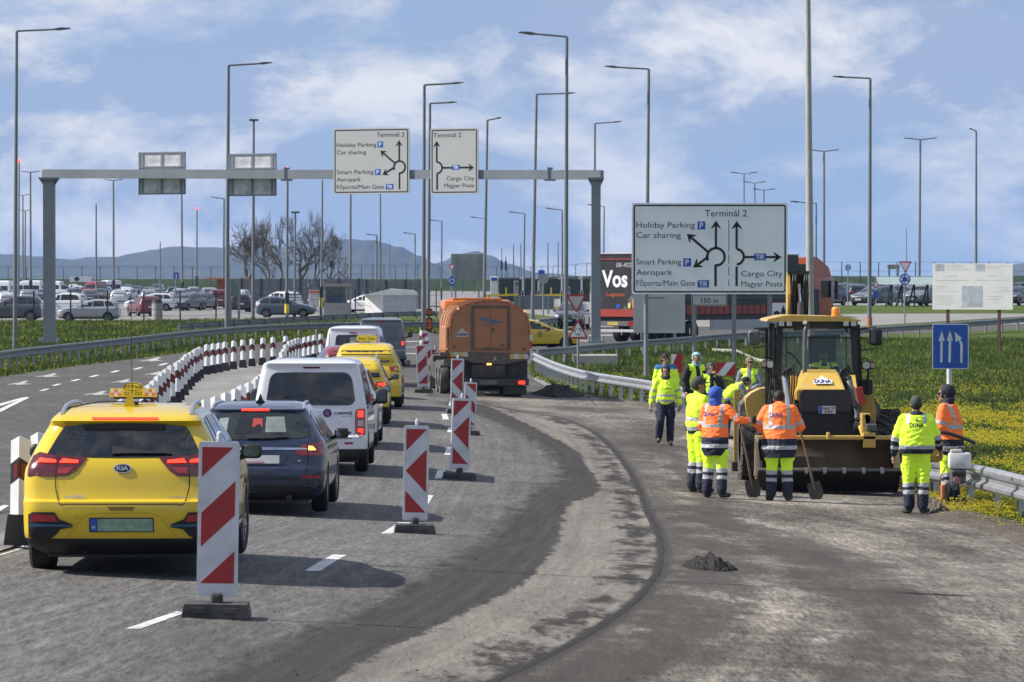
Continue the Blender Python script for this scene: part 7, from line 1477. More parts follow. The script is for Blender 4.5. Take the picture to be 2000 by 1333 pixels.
# ---------------------------------------------------------------- black and red articulated lorry
mCurt = mat('curtain_black', (.012, .013, .015), .5, var=.25, vscale=1.5, dirt=(.05,.05,.05), dscale=1, damt=.4); mLorR = mat('lorry_red', (.30, .035, .02), .5, var=.1); mLorO = mat('lorry_orange_red', (.36, .065, .025), .35, coat=.5, dirt=(.2,.05,.03), damt=.3); mEmb = mat('lozenge_grey', (.10, .105, .11), .6)
def lorry():
    b0 = P(1200, 671); k = S(b0.y); t = thing('articulated_lorry', 'black curtain sided articulated lorry with white rear lettering and orange red cab', 'lorry', b0, R(-36.3)); W, H0, H1, Lg = 1.28, 1.25, 4.0, 13.6
    sc_ = (PD(1200, 497, b0.y).z-b0.z)/4.0; t.scale = (sc_*.95, sc_, sc_)
    b = MB(); b.box(-W, W, 0, Lg, H0, H1, .03); tr = b.build('trailer_box', mCurt, t)
    b = MB(); b.box(-W-.02, W+.02, -.04, Lg, H1, H1+.06, .02); b.build('trailer_roof', mat('roof_pale', (.35, .35, .33), .6), t); b = MB(); b.box(-W-.03, -W+.10, -.05, .02, H0, H1); b.build('corner_post', mLorR, t)
    b = MB(); b.box(-W+.12, W, -.04, -.01, H0-.05, H0+.28); b.box(-W+.12, W, -.03, -.005, H1-.25, H1-.2); b.build('rear_stripe', mLorR, t)
    b = MB(); b.box(-W-.015, -W, 0, Lg, H0-.0, H0+.42); b.box(W, W+.015, 0, Lg, H0, H0+.42); b.build('side_stripe', mLorR, t)
    b = MB(); 
    for i in range(26): b.box(W+.016, W+.03, .3+i*.52, .36+i*.52, H0, H0+.42)
    b.build('strap', mMach, t); tr2 = b = MB(); b.box(W+.01, W+.03, 0, Lg, H0+.75, H0+.80); b.build('side_rail', mEmb, t)
    fpoly('door_gap', [(-.01, H0), (.01, H0), (.01, H1), (-.01, H1)], -.001, mSeam, t, .003)
    V, F = text_fit('Vos', -.72, .75, 2.55, .72, .03); flat('lettering', V, F, -.002, mSignWh, t, .004); V, F = text_fit('Logistics', -.45, .6, 2.12, .16, .008); flat('lettering', V, F, -.002, mat('print_dark_orange', (.30, .07, .01), .5), t, .004)
    V, F = text_fit('08-4024', .1, 1.15, 3.42, .20, .004); flat('lettering', V, F, -.002, mEmb if 0 else mat('print_grey', (.35, .35, .36), .5), t, .004)
    for x, z in ((-.95, 1.95), (1.0, 1.95), (.62, 1.45)): fpoly('lozenge', [(x, z-.25), (x+.22, z), (x, z+.25), (x-.22, z)], -.002, mEmb, t, .003)
    fpoly('warning_plate', [(1.03, 1.58), (1.19, 1.58), (1.19, 2.0), (1.03, 2.0)], -.002, mat('plate_orange', (.6, .28, .03), .5), t, .01); fpoly('sticker', [(.1, 1.58), (.32, 1.58), (.32, 1.75), (.1, 1.75)], -.002, mSignBlue, t, .003); fpoly('sticker', [(.78, 1.58), (.92, 1.58), (.92, 1.82), (.78, 1.82)], -.002, mat('sticker_yellow', (.6, .55, .2), .5), t, .003)
    for i in range(9):
        for j in range(1):
            y = 3.6+i*.75; bmv = [(W+.0165, y, 2.3), (W+.0165, y+.2, 2.55), (W+.0165, y, 2.8), (W+.0165, y-.2, 2.55)]; raw('lozenge', bmv, [(0, 1, 2, 3)], mEmb, t)
    b = MB(); b.box(-W+.1, W-.1, .1, Lg, 1.0, 1.22); b.build('trailer_chassis', mMach, t); b = MB(); b.box(-W+.05, W-.05, -.05, .05, .78, 1.0); b.build('light_bar', mMachG, t); b = MB(); b.box(-W, W, -.02, .1, .5, .62, .01); b.build('underrun_bar', mat('bar_pale', (.4, .41, .42), .4), t)
    fpoly('number_plate', [(-.35, .82), (.25, .82), (.25, .96), (-.35, .96)], -.052, mat('plate_yellow', (.45, .33, .08), .5), t, .01)
    for x in (-1.05, 1.0): fpoly('tail_light', [(x-.18, .80), (x+.18, .80), (x+.18, .98), (x-.18, .98)], -.052, mTailR, t, .03)
    for y in (2.0, 3.3, 4.6, 14.2, 17.4):
        for x in (-1.05, 1.05):
            b = MB(); b.lathe([(.3, -.17), (.48, -.17), (.5, 0), (.48, .17), (.3, .17)], n=20, axis='x'); o = b.build('wheel', mTyre, t, smooth=40); o.location = (x, y, .5)
    b = MB(); b.box(W-.05, W+.0, 6, 12, .55, 1.0); b.build('side_guard', mat('bar_pale', (.4, .41, .42), .4), t)
    b = MB(); b.box(-1.22, 1.22, 14.6, 16.9, .9, 3.0, .12); cb = b.build('cab', mLorO, t, smooth=40); b = MB(); b.prism([(14.7, 2.9), (16.8, 2.9), (16.5, 3.45), (15.4, 3.95), (14.7, 3.9)], 'x', -1.15, 1.15); b.build('roof_fairing', mLorO, cb)
    b = MB(); b.box(1.2, 1.235, 15.7, 16.6, 2.0, 2.8); b.box(-1.235, -1.2, 15.7, 16.6, 2.0, 2.8); b.build('side_window', mGlass, cb); b = MB(); b.box(1.2, 1.26, 14.62, 15.5, 1.0, 2.4, .03); b.build('side_fairing', mMach, cb)
    b = MB(); b.box(1.35, 1.5, 16.7, 16.85, 1.9, 2.8, .04); b.build('mirror', mMach, cb); b = MB(); b.box(-1.1, 1.1, 13.7, 14.6, .9, 3.6, .05); b.build('cab_gap_panel', mMach, t); return t
lor = lorry()
# ================================================================== PEOPLE
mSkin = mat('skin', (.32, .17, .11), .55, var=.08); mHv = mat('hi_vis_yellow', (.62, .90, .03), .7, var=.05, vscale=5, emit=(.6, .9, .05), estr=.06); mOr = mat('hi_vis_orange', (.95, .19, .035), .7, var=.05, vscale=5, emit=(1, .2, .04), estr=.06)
mRef = mat('reflective_band', (.42, .43, .44), .4, var=.08); mNavy = mat('navy_cloth', (.012, .016, .035), .8, var=.2, vscale=6); mBlk = mat('black_cloth', (.012, .012, .013), .8, var=.2); mGreyCl = mat('grey_cloth', (.20, .21, .22), .85, var=.1); mBlueH = mat('blue_hood', (.03, .09, .42), .8, var=.1); mLtB = mat('pale_blue_hood', (.25, .45, .50), .8, var=.1); mKha = mat('khaki_cap', (.17, .15, .10), .85); mOliv = mat('olive_cap', (.05, .06, .045), .85); mBoot = mat('work_boot', (.03, .025, .02), .8, dirt=(.12,.10,.08), dscale=8, damt=.6); mHair = mat('dark_hair', (.02, .014, .01), .7); mEye = mat('eye_dark', (.01, .008, .008), .3); mPatB = mat('blue_patch', (.02, .12, .35), .7)
def capsule(bm, a, b, ra, rb, n=12, sq=1.0):
    a = Vector(a); b = Vector(b); d = b-a; l = max(d.length, 1e-4); d.normalize(); up = Vector((0, 1, 0)) if abs(d.y) < .9 else Vector((1, 0, 0)); u = d.cross(up).normalized(); v = d.cross(u)
    prof_ = [(-ra*.999, .03), (-ra*.7, ra*.71), (0, ra), (l, rb), (l+rb*.7, rb*.71), (l+rb*.999, .03)]; rg = []
    for h, r in prof_: rg.append([bm.verts.new(a+d*h+(u*math.cos(2*math.pi*k/n)+v*math.sin(2*math.pi*k/n)*sq)*r) for k in range(n)])
    for i in range(len(rg)-1):
        for k in range(n): bm.faces.new((rg[i][k], rg[i][(k+1)%n], rg[i+1][(k+1)%n], rg[i+1][k]))
    bm.faces.new(rg[0][::-1]); bm.faces.new(rg[-1])
def ellip(bm, c, r, rot=None):
    M = Matrix.Translation(c) @ (rot or Matrix.Identity(4)) @ Matrix.Diagonal((*r, 1)); bmesh.ops.create_icosphere(bm, subdivisions=3, radius=1, matrix=M)
def remesh(name, bm, vox, mats, parent, choose=None, smooth=2, wr=0., seed=0, wsc=9.):
    bmesh.ops.recalc_face_normals(bm, faces=bm.faces); me = bpy.data.meshes.new('tmp'); bm.to_mesh(me); bm.free(); o = bpy.data.objects.new(name, me); COL.objects.link(o)
    md = o.modifiers.new('r', 'REMESH'); md.mode = 'VOXEL'; md.voxel_size = vox; dg = bpy.context.evaluated_depsgraph_get(); m2 = bpy.data.meshes.new_from_object(o.evaluated_get(dg)); bpy.data.objects.remove(o); bpy.data.meshes.remove(me)
    bm = bmesh.new(); bm.from_mesh(m2)
    for _ in range(smooth): bmesh.ops.smooth_vert(bm, verts=bm.verts, factor=.5, use_axis_x=True, use_axis_y=True, use_axis_z=True)
    if wr:
        bm.normal_update()
        for v in bm.verts:
            p = v.co*wsc+Vector((seed*3.1, 0, 0)); p.z *= 1.5; v.co += v.normal*wr*(abs(noise.noise(p))*1.4-.4+.5*noise.noise(p*2.3))
    bm.to_mesh(m2); bm.free(); m2.name = name
    for m in mats: m2.materials.append(m)
    if choose: m2.polygons.foreach_set('material_index', [choose(p.center, p.normal) for p in m2.polygons])
    m2.shade_smooth(); return link(name, m2, parent)
def segt(p, a, b): d = b-a; t = max(0, min(1, (p-a).dot(d)/d.length_squared)); return t, (p-a-d*t).length
def person(label, px, py, ptop, rz, jacket='yellow', pants='hv', head='cap', hcol=None, J=None, group='road workers', logo=None, lean=0., belly=0., look=0., gl=False, Y=None, glass=False, drop=0., sleeves=None, hcol2=None):
    b0 = P(px, py) if Y is None else Y; H = (PD(px, ptop, b0.y).z-b0.z) if not isinstance(ptop, float) else ptop; k = H/1.76; t = thing('person', label, 'person', b0, R(rz), group=group)
    V = Vector; j = dict(hipL=(-.10, 0, .93), hipR=(.10, 0, .93), kneeL=(-.115, .02, .50), kneeR=(.115, .02, .50), ankL=(-.13, -.02, .09), ankR=(.13, -.02, .09), toeL=(-.17, .14, .045), toeR=(.17, .14, .045), pel=(0, 0, .98), chest=(0, lean*.28, 1.28), neck=(0, lean*.45, 1.47-abs(lean)*.08), head=(0, lean*.56+.02, 1.63-abs(lean)*.12),
        shL=(-.185, lean*.42, 1.42-abs(lean)*.06), shR=(.185, lean*.42, 1.42-abs(lean)*.06), elL=(-.26, lean*.3-.03, 1.14), elR=(.26, lean*.3-.03, 1.14), wrL=(-.27, lean*.3+.06, .90), wrR=(.27, lean*.3+.06, .90)); j.update(J or {}); j = {a: V(c)*k for a, c in j.items()}
    r_ = lambda v: v*k
    # one continuous body: head with face, neck, trunk, limbs, hands with five fingers
    bm = bmesh.new(); hd = j['head']; Rh = Matrix.Rotation(R(look), 4, 'Z'); hp = lambda x, y, z: hd+(Rh @ V((r_(x), r_(y), r_(z))))
    ellip(bm, hp(0, -.01, .03), (r_(.078), r_(.098), r_(.10)), Rh); ellip(bm, hp(0, .035, -.055), (r_(.055), r_(.058), r_(.062)), Rh); capsule(bm, hp(0, .095, .012), hp(0, .112, -.018), r_(.010), r_(.017)); ellip(bm, hp(0, .088, -.058), (r_(.026), r_(.014), r_(.014)), Rh); ellip(bm, hp(0, .08, -.095), (r_(.026), r_(.02), r_(.018)), Rh); ellip(bm, hp(0, .082, .03), (r_(.055), r_(.018), r_(.014)), Rh)
    for s_ in (-1, 1): ellip(bm, hp(s_*.082, -.01, -.005), (r_(.014), r_(.024), r_(.034)), Rh); ellip(bm, hp(s_*.042, .062, -.02), (r_(.024), r_(.022), r_(.022)), Rh)
    capsule(bm, j['neck']-V((0, 0, r_(.04))), hd-V((0, 0, r_(.03))), r_(.062), r_(.055)); capsule(bm, j['pel'], j['chest'], r_(.12), r_(.13), 16, .8); capsule(bm, j['shL']*.8+j['shR']*.2, j['shR']*.8+j['shL']*.2, r_(.07), r_(.07))
    for s_ in 'LR':
        sg = -1 if s_ == 'L' else 1; capsule(bm, j['sh'+s_], j['el'+s_], r_(.05), r_(.038)); capsule(bm, j['el'+s_], j['wr'+s_], r_(.040), r_(.028)); capsule(bm, j['hip'+s_], j['knee'+s_], r_(.085), r_(.055)); capsule(bm, j['knee'+s_], j['ank'+s_], r_(.055), r_(.04)); capsule(bm, j['ank'+s_], j['toe'+s_], r_(.04), r_(.035))
        w_ = j['wr'+s_]; d = (w_-j['el'+s_]).normalized(); side = d.cross(V((0, 1, 0)) if abs(d.y) < .8 else V((0, 0, 1))).normalized(); fw = side.cross(d).normalized()
        # palm plane: fingers spread along fw, thumb leaves towards the front
        if fw.y < 0: fw = -fw
        inn = V((-sg, 0, 0)); inn = (inn-d*inn.dot(d)-fw*inn.dot(fw)); inn = inn.normalized() if inn.length > .1 else side
        pc = w_+d*r_(.045); capsule(bm, w_, w_+d*r_(.07), r_(.028), r_(.032), 10); ellip(bm, w_+d*r_(.055)+fw*r_(.005), (r_(.034), r_(.034), r_(.034)))
        for i, (o_, ln) in enumerate(((.033, .068), (.011, .078), (-.011, .073), (-.031, .058))):
            a = w_+d*r_(.08)+fw*r_(o_); m1 = a+d*r_(ln*.45)+inn*r_(.008); m2 = m1+d*r_(ln*.30)+inn*r_(.022); m3 = m2+d*r_(ln*.1)+inn*r_(.02)
            capsule(bm, a-d*r_(.02), m1, r_(.0115), r_(.0105), 8); capsule(bm, m1, m2, r_(.0105), r_(.0095), 8); capsule(bm, m2, m3, r_(.0095), r_(.0085), 8)
        a = w_+d*r_(.03)+fw*r_(.028); m1 = a+fw*r_(.028)+d*r_(.03)+inn*r_(.01); m2 = m1+fw*r_(.006)+d*r_(.03)+inn*r_(.012); capsule(bm, a, m1, r_(.014), r_(.012), 8); capsule(bm, m1, m2, r_(.012), r_(.010), 8)
    remesh('body', bm, .0095, [mSkin, mBlk, mEye], t, (lambda c, n: 1 if gl and min((c-j['wrL']).length, (c-j['wrR']).length) < r_(.2) and c.z < hd.z-r_(.2) else 0), 1)
    for s_ in (-1, 1):
        e = bmesh.new(); ellip(e, hp(s_*.031, .083, .008), (r_(.013), r_(.008), r_(.008)), Rh); me = bpy.data.meshes.new('eye'); e.to_mesh(me); e.free(); me.materials.append(mEye); link('eye', me, t)
    # trousers
    bm = bmesh.new(); capsule(bm, j['pel']-V((0, 0, r_(.05))), j['pel']+V((0, 0, r_(.08))), r_(.155), r_(.15), 16, .82); 
    for s_ in 'LR':
        capsule(bm, j['hip'+s_]-V((0, 0, r_(.02))), j['knee'+s_], r_(.115), r_(.092)); capsule(bm, j['knee'+s_], j['ank'+s_]+V((0, 0, r_(.03))), r_(.092), r_(.085)); ellip(bm, j['hip'+s_]*.45+j['knee'+s_]*.55+V((r_(.09 if s_ == 'R' else -.09), 0, 0)), (r_(.035), r_(.07), r_(.09)))
    def ptr(c, n):
        if pants != 'hv': return 2
        for s_ in 'LR':
            pass
        s_ = 'L' if segt(c, j['kneeL'], j['ankL'])[1] < segt(c, j['kneeR'], j['ankR'])[1] else 'R'; u = (c-j['knee'+s_]).dot((j['ank'+s_]-j['knee'+s_]).normalized())/r_(1)
        return 0 if u < .035 else 1 if u < .095 else 2 if u < .145 else 1 if u < .205 else 2
    remesh('trousers', bm, .014, [mHv, mRef, mNavy], t, ptr, 2, .010*k, hash(label) % 50)
    for s_ in 'LR':
        bm = bmesh.new(); a = j['ank'+s_]; f = j['toe'+s_]; capsule(bm, a+V((0, 0, r_(.06))), a-V((0, 0, r_(.03))), r_(.055), r_(.05)); capsule(bm, a-V((0, 0, r_(.035))), f, r_(.048), r_(.042), 12, 1.15); remesh('boot', bm, .012, [mBoot], t, None, 1)
    # jacket
    st = jacket; long_ = st == 'orange'; hemz = r_(.67 if long_ else .90)+min(0, belly)*0; bm = bmesh.new(); W = .02+belly
    capsule(bm, V((j['pel'].x, j['pel'].y, hemz+r_(.12))), j['chest'], r_(.185+W), r_(.185+W*.7), 20, .80); capsule(bm, j['chest'], j['neck']-V((0, 0, r_(.07))), r_(.175+W*.5), r_(.12), 20, .82); capsule(bm, j['shL']*.85+j['shR']*.15, j['shR']*.85+j['shL']*.15, r_(.088), r_(.088)); capsule(bm, j['neck']-V((0, 0, r_(.04))), j['neck']+V((0, 0, r_(.015))), r_(.085), r_(.078))
    if long_: capsule(bm, V((j['pel'].x, j['pel'].y, hemz+r_(.13))), V((j['pel'].x, j['pel'].y, hemz+r_(.35))), r_(.215), r_(.195), 20, .84)
    for s_ in 'LR': capsule(bm, j['sh'+s_], j['el'+s_], r_(.085), r_(.072)); capsule(bm, j['el'+s_], j['wr'+s_]-(j['wr'+s_]-j['el'+s_]).normalized()*r_(.03), r_(.072), r_(.055))
    def jac(c, n):
        z = c.z/k; best = None
        for s_ in 'LR':
            ta, da = segt(c, j['sh'+s_], j['el'+s_]); tb, db = segt(c, j['el'+s_], j['wr'+s_])
            for tt, dd, off in ((ta, da, 0), (tb, db, 1)):
                if best is None or dd < best[1]: best = (tt+off, dd)
        tor = segt(c, V((0, j['pel'].y, hemz)), j['chest'])[1]; x = abs(c.x)/k
        arm = best[1] < r_(.115) and (best[0] > .12) and (x > .19 or best[1] < tor*.7)
        if st == 'yellow':
            if arm: return 1 if .62 < best[0] < .78 or 1.30 < best[0] < 1.46 else 0
            return 1 if (.955 < z < 1.005 or 1.08 < z < 1.13) else 0
        if st == 'yellowhem':
            if arm: return 1 if (.95 < best[0] < 1.12 or 1.42 < best[0] < 1.6) else 2 if best[0] > 1.12 else 0
            if z > 1.36 and .10 < x < .15 : return 1
            return 2 if z < .975 else 1 if z < 1.03 else 0
        if st == 'yellowblack':
            if arm: return 1 if 1.2 < best[0] < 1.35 else 0
            return 2 if z < .95 else 1 if (.955 < z < 1.01 or 1.10 < z < 1.15) else 0
        if st == 'orange':
            if arm: return 1 if (.72 < best[0] < .90) or (1.70 < best[0] < 1.85) else 2 if best[0] > 1.85 else 0
            if z < .965: return 1 if .80 < z < .86 else 2
            return 1 if (1.12 < z < 1.17 or (z > 1.17 and .115 < x < .16)) else 0
        if st == 'vest':
            if arm or x > .19 and z > 1.25: return 3
            if n.y > .35 and x < .05 and z > 1.15: return 3
            return 1 if (.99 < z < 1.05) else 0
        if st == 'bluesh':
            if arm: return 1 if 1.25 < best[0] < 1.4 else 0
            return 4 if z > 1.40 else 1 if 1.05 < z < 1.10 else 0
        return 0
    mm = [mOr if st == 'orange' else mHv, mRef, mNavy, sleeves or mBlk, mPatB]
    jo = remesh('jacket', bm, .0125, mm, t, jac, 2, .014*k, hash(label) % 37, 8.)
    bm = bmesh.new(); bm.from_mesh(jo.data); kill = [v for v in bm.verts if v.co.z < hemz and abs(v.co.x) < r_(.24) and (v.co-V((0, j['pel'].y, hemz))).length < r_(.34) and min(segt(v.co, j['elL'], j['wrL'])[1], segt(v.co, j['elR'], j['wrR'])[1]) > r_(.085)]; bmesh.ops.delete(bm, geom=kill, context='VERTS'); bm.to_mesh(jo.data); bm.free()
    if logo:
        bv = bvh_of(jo); zc = r_(1.30)
        for s, w_, z_, h_ in ((logo, .105, zc-r_(.0), .062),):
            V_, F_ = text_fit(s, r_(-w_+logo_dx.get(label, 0)), r_(w_+logo_dx.get(label, 0)), z_, r_(h_), .003); decal('logo_lettering', bv, V_, F_, '+y', logo_m.get(label, mat('print_purple2', (.08, .02, .16), .6)), t, off=.008, step=.5)
        if st == 'yellowhem': fp = [(0, zc+r_(.13)), (r_(-.03), zc+r_(.09)), (r_(-.015), zc+r_(.085)), (0, zc+r_(.11)), (r_(.015), zc+r_(.085)), (r_(.03), zc+r_(.09))]; dpoly('logo_peak', bv, fp, '+y', mNavy, t, off=.008)
    # head wear
    hc = hcol or mBlk
    if head in ('cap', 'beanie', 'hair'):
        bm = bmesh.new(); ellip(bm, hp(0, -.012, .045), (r_(.090), r_(.110), r_(.100)), Rh); 
        zc = hd.z+r_(.035 if head == 'cap' else .03)
        if head == 'cap': ellip(bm, hp(0, .10, .045), (r_(.068), r_(.085), r_(.012)), Rh)
        o = remesh('hair' if head == 'hair' else head, bm, .010, [hc], t, None, 1); bm = bmesh.new(); bm.from_mesh(o.data)
        bmesh.ops.delete(bm, geom=[v for v in bm.verts if v.co.z < zc-r_(.02)-(r_(.05) if (Rh.inverted() @ (v.co-hd)).y < -r_(.02) else 0)*(1 if head != 'cap' else .3)], context='VERTS'); bm.to_mesh(o.data); bm.free()
        if head == 'cap' and hcol2: bm = bmesh.new(); ellip(bm, j['neck']+V((0, -r_(.03), r_(.02))), (r_(.105), r_(.09), r_(.06))); remesh('hood_down', bm, .012, [hcol2], t, None, 2, .008, 3)
        if head != 'hair': bm = bmesh.new(); ellip(bm, hp(0, -.03, .0), (r_(.085), r_(.082), r_(.075)), Rh); o = remesh('hair', bm, .012, [mHair], t, None, 1)
    else:   # hood up
        bm = bmesh.new(); ellip(bm, hp(0, -.025, .035), (r_(.108), r_(.125), r_(.120)), Rh); ellip(bm, hp(0, -.04, -.09), (r_(.10), r_(.10), r_(.085)), Rh); ellip(bm, j['neck']+V((0, 0, r_(.02))), (r_(.115), r_(.10), r_(.06)))
        o = remesh('hood', bm, .011, [hc], t, None, 2, .008*k, 5); bm = bmesh.new(); bm.from_mesh(o.data); Ri = Rh.inverted()
        bmesh.ops.delete(bm, geom=[v for v in bm.verts if (Ri @ (v.co-hd)).y > r_(.045) and abs((Ri @ (v.co-hd)).x) < r_(.072) and -r_(.10) < (v.co-hd).z < r_(.085)], context='VERTS'); bm.to_mesh(o.data); bm.free()
    if glass:
        b = MB(); b.M = Matrix.Translation(hd) @ Rh
        for s_ in (-1, 1): b.box(s_*r_(.033)-r_(.026), s_*r_(.033)+r_(.026), r_(.098), r_(.106), -r_(.008), r_(.024), .004)
        b.box(-r_(.085), r_(.085), r_(.096), r_(.100), r_(.012), r_(.02)); b.build('sunglasses', mEye, t)
    return t, j, k
logo_dx = {}; logo_m = {}
lb = {k_: v_ for k_, v_ in dict(p9='worker in orange jacket with back to camera holding a shovel before the loader bucket', p6='worker in orange jacket and bright blue hood holding a shovel left of the loader', p10='worker in yellow jacket and olive cap with back to camera near the guard rail end').items()}
logo_dx[lb['p9']] = -.045; logo_dx[lb['p6']] = -.05; logo_m[lb['p10']] = mNavy
LG = 'DUNA'
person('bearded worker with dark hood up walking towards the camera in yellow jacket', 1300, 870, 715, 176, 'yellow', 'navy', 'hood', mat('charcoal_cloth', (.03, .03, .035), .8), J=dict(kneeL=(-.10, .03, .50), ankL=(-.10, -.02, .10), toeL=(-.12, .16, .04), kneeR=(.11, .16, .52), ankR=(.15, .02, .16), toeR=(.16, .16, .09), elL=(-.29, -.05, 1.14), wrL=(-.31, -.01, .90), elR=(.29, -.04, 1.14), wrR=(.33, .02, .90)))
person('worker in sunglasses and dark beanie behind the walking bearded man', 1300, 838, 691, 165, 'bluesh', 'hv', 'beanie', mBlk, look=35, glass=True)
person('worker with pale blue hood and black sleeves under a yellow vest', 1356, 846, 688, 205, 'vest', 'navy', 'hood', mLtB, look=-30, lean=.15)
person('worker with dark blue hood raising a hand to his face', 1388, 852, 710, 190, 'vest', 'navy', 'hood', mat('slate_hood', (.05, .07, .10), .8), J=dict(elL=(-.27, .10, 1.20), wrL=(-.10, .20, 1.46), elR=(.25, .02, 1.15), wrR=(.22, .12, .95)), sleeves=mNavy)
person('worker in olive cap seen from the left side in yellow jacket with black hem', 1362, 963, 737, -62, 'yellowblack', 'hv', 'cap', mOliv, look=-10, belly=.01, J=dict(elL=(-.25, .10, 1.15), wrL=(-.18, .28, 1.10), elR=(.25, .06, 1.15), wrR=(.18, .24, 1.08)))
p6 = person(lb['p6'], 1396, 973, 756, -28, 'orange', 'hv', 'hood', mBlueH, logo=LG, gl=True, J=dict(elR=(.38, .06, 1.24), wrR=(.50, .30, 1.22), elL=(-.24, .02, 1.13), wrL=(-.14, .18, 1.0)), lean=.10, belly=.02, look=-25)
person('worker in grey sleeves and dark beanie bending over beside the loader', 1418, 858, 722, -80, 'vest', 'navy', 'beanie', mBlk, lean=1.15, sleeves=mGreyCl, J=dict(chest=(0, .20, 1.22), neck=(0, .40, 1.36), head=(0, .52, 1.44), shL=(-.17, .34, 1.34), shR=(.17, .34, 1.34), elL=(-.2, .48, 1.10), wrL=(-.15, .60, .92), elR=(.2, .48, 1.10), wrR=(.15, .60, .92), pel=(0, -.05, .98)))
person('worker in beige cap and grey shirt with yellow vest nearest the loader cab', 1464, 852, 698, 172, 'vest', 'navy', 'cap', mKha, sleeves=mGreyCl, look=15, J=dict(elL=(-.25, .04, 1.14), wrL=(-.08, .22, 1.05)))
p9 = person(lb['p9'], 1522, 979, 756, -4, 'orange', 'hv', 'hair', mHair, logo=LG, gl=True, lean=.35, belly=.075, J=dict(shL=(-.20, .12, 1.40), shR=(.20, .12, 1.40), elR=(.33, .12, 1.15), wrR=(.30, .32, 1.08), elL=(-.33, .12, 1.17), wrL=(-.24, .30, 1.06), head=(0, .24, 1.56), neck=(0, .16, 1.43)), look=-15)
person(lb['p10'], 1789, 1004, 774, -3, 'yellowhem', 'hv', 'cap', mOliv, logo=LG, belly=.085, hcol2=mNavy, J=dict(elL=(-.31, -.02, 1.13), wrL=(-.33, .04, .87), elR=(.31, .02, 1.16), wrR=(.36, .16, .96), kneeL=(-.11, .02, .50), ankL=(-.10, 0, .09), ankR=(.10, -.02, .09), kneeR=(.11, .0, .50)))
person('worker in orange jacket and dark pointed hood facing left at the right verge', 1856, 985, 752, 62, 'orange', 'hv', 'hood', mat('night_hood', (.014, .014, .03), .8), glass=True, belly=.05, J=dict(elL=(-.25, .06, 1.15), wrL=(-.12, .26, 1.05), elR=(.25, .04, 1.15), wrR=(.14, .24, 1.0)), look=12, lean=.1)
# driver seated in the loader cab
dv = bhq(1607, 728, bhC+.85)+bh0; dv.z -= .42*1.0
def driver():
    t, j, k = person('driver in yellow vest seated behind the wheel of the backhoe loader', 0, 0, 1.76, 185, 'vest', 'navy', 'hair', mHair, Y=Vector((dv.x+.03, dv.y+.25, dv.z-.62)), J=dict(pel=(0, 0, .72), hipL=(-.1, 0, .70), hipR=(.1, 0, .70), kneeL=(-.14, .42, .72), kneeR=(.14, .42, .72), ankL=(-.14, .5, .30), ankR=(.14, .5, .30), toeL=(-.14, .66, .27), toeR=(.14, .66, .27), chest=(0, .02, 1.0), neck=(0, .04, 1.2), head=(0, .07, 1.36), shL=(-.19, .03, 1.14), shR=(.19, .03, 1.14), elL=(-.26, .14, .92), elR=(.26, .14, .92), wrL=(-.16, .36, .95), wrR=(.16, .36, .95)), look=10, sleeves=mNavy)
    return t
driver()

# ---------------------------------------------------------------- tools
mWood = mat('worn_wood', (.16, .095, .05), .75, var=.3, vscale=8); mSpade = mat('dirty_steel', (.07, .062, .055), .6, .3, var=.3, dirt=(.14,.11,.08), dscale=8, damt=.7)
def shovel(label, top, foot, rz=0):
    f0 = P(*foot); tp = PD(top[0], top[1], f0.y); t = thing('shovel', label, 'shovel', f0); tp = tp-f0; d = tp.normalized(); b = MB(); b.tube([d*.22, tp*.5+Vector((.01, 0, 0)), tp], .019, 8); b.build('handle', mWood, t, smooth=50)
    b = MB(); u = d.cross(Vector((0, 1, 0))).normalized(); n_ = u.cross(d); w_ = .12; pts = [(-.9, .30), (-1, .22), (-1, .10), (-.8, .02), (0, -.02), (.8, .02), (1, .10), (1, .22), (.9, .30)]
    V1 = [u*(x*w_)+d*z+n_*(.02*(1-x*x)-.02) for x, z in pts]+[d*.16+n_*.015]; V2 = [v+n_*.006 for v in V1]; m = len(pts)
    b.add(V1+V2, [(i, (i+1)%m, m) for i in range(m)]+[(m+1+(i+1)%m, m+1+i, 2*m+1) for i in range(m)]+[(i, (i+1)%m, m+1+(i+1)%m, m+1+i) for i in range(m)]); b.tube([d*.16, d*.42], .024, 8); b.build('blade', mSpade, t, smooth=40); return t
shovel('shovel held by the blue hooded worker leaning in front of the loader wheel', (1437, 792), (1474, 972))
shovel('shovel held by the orange jacketed worker with its blade before the bucket', (1551, 800), (1597, 976))
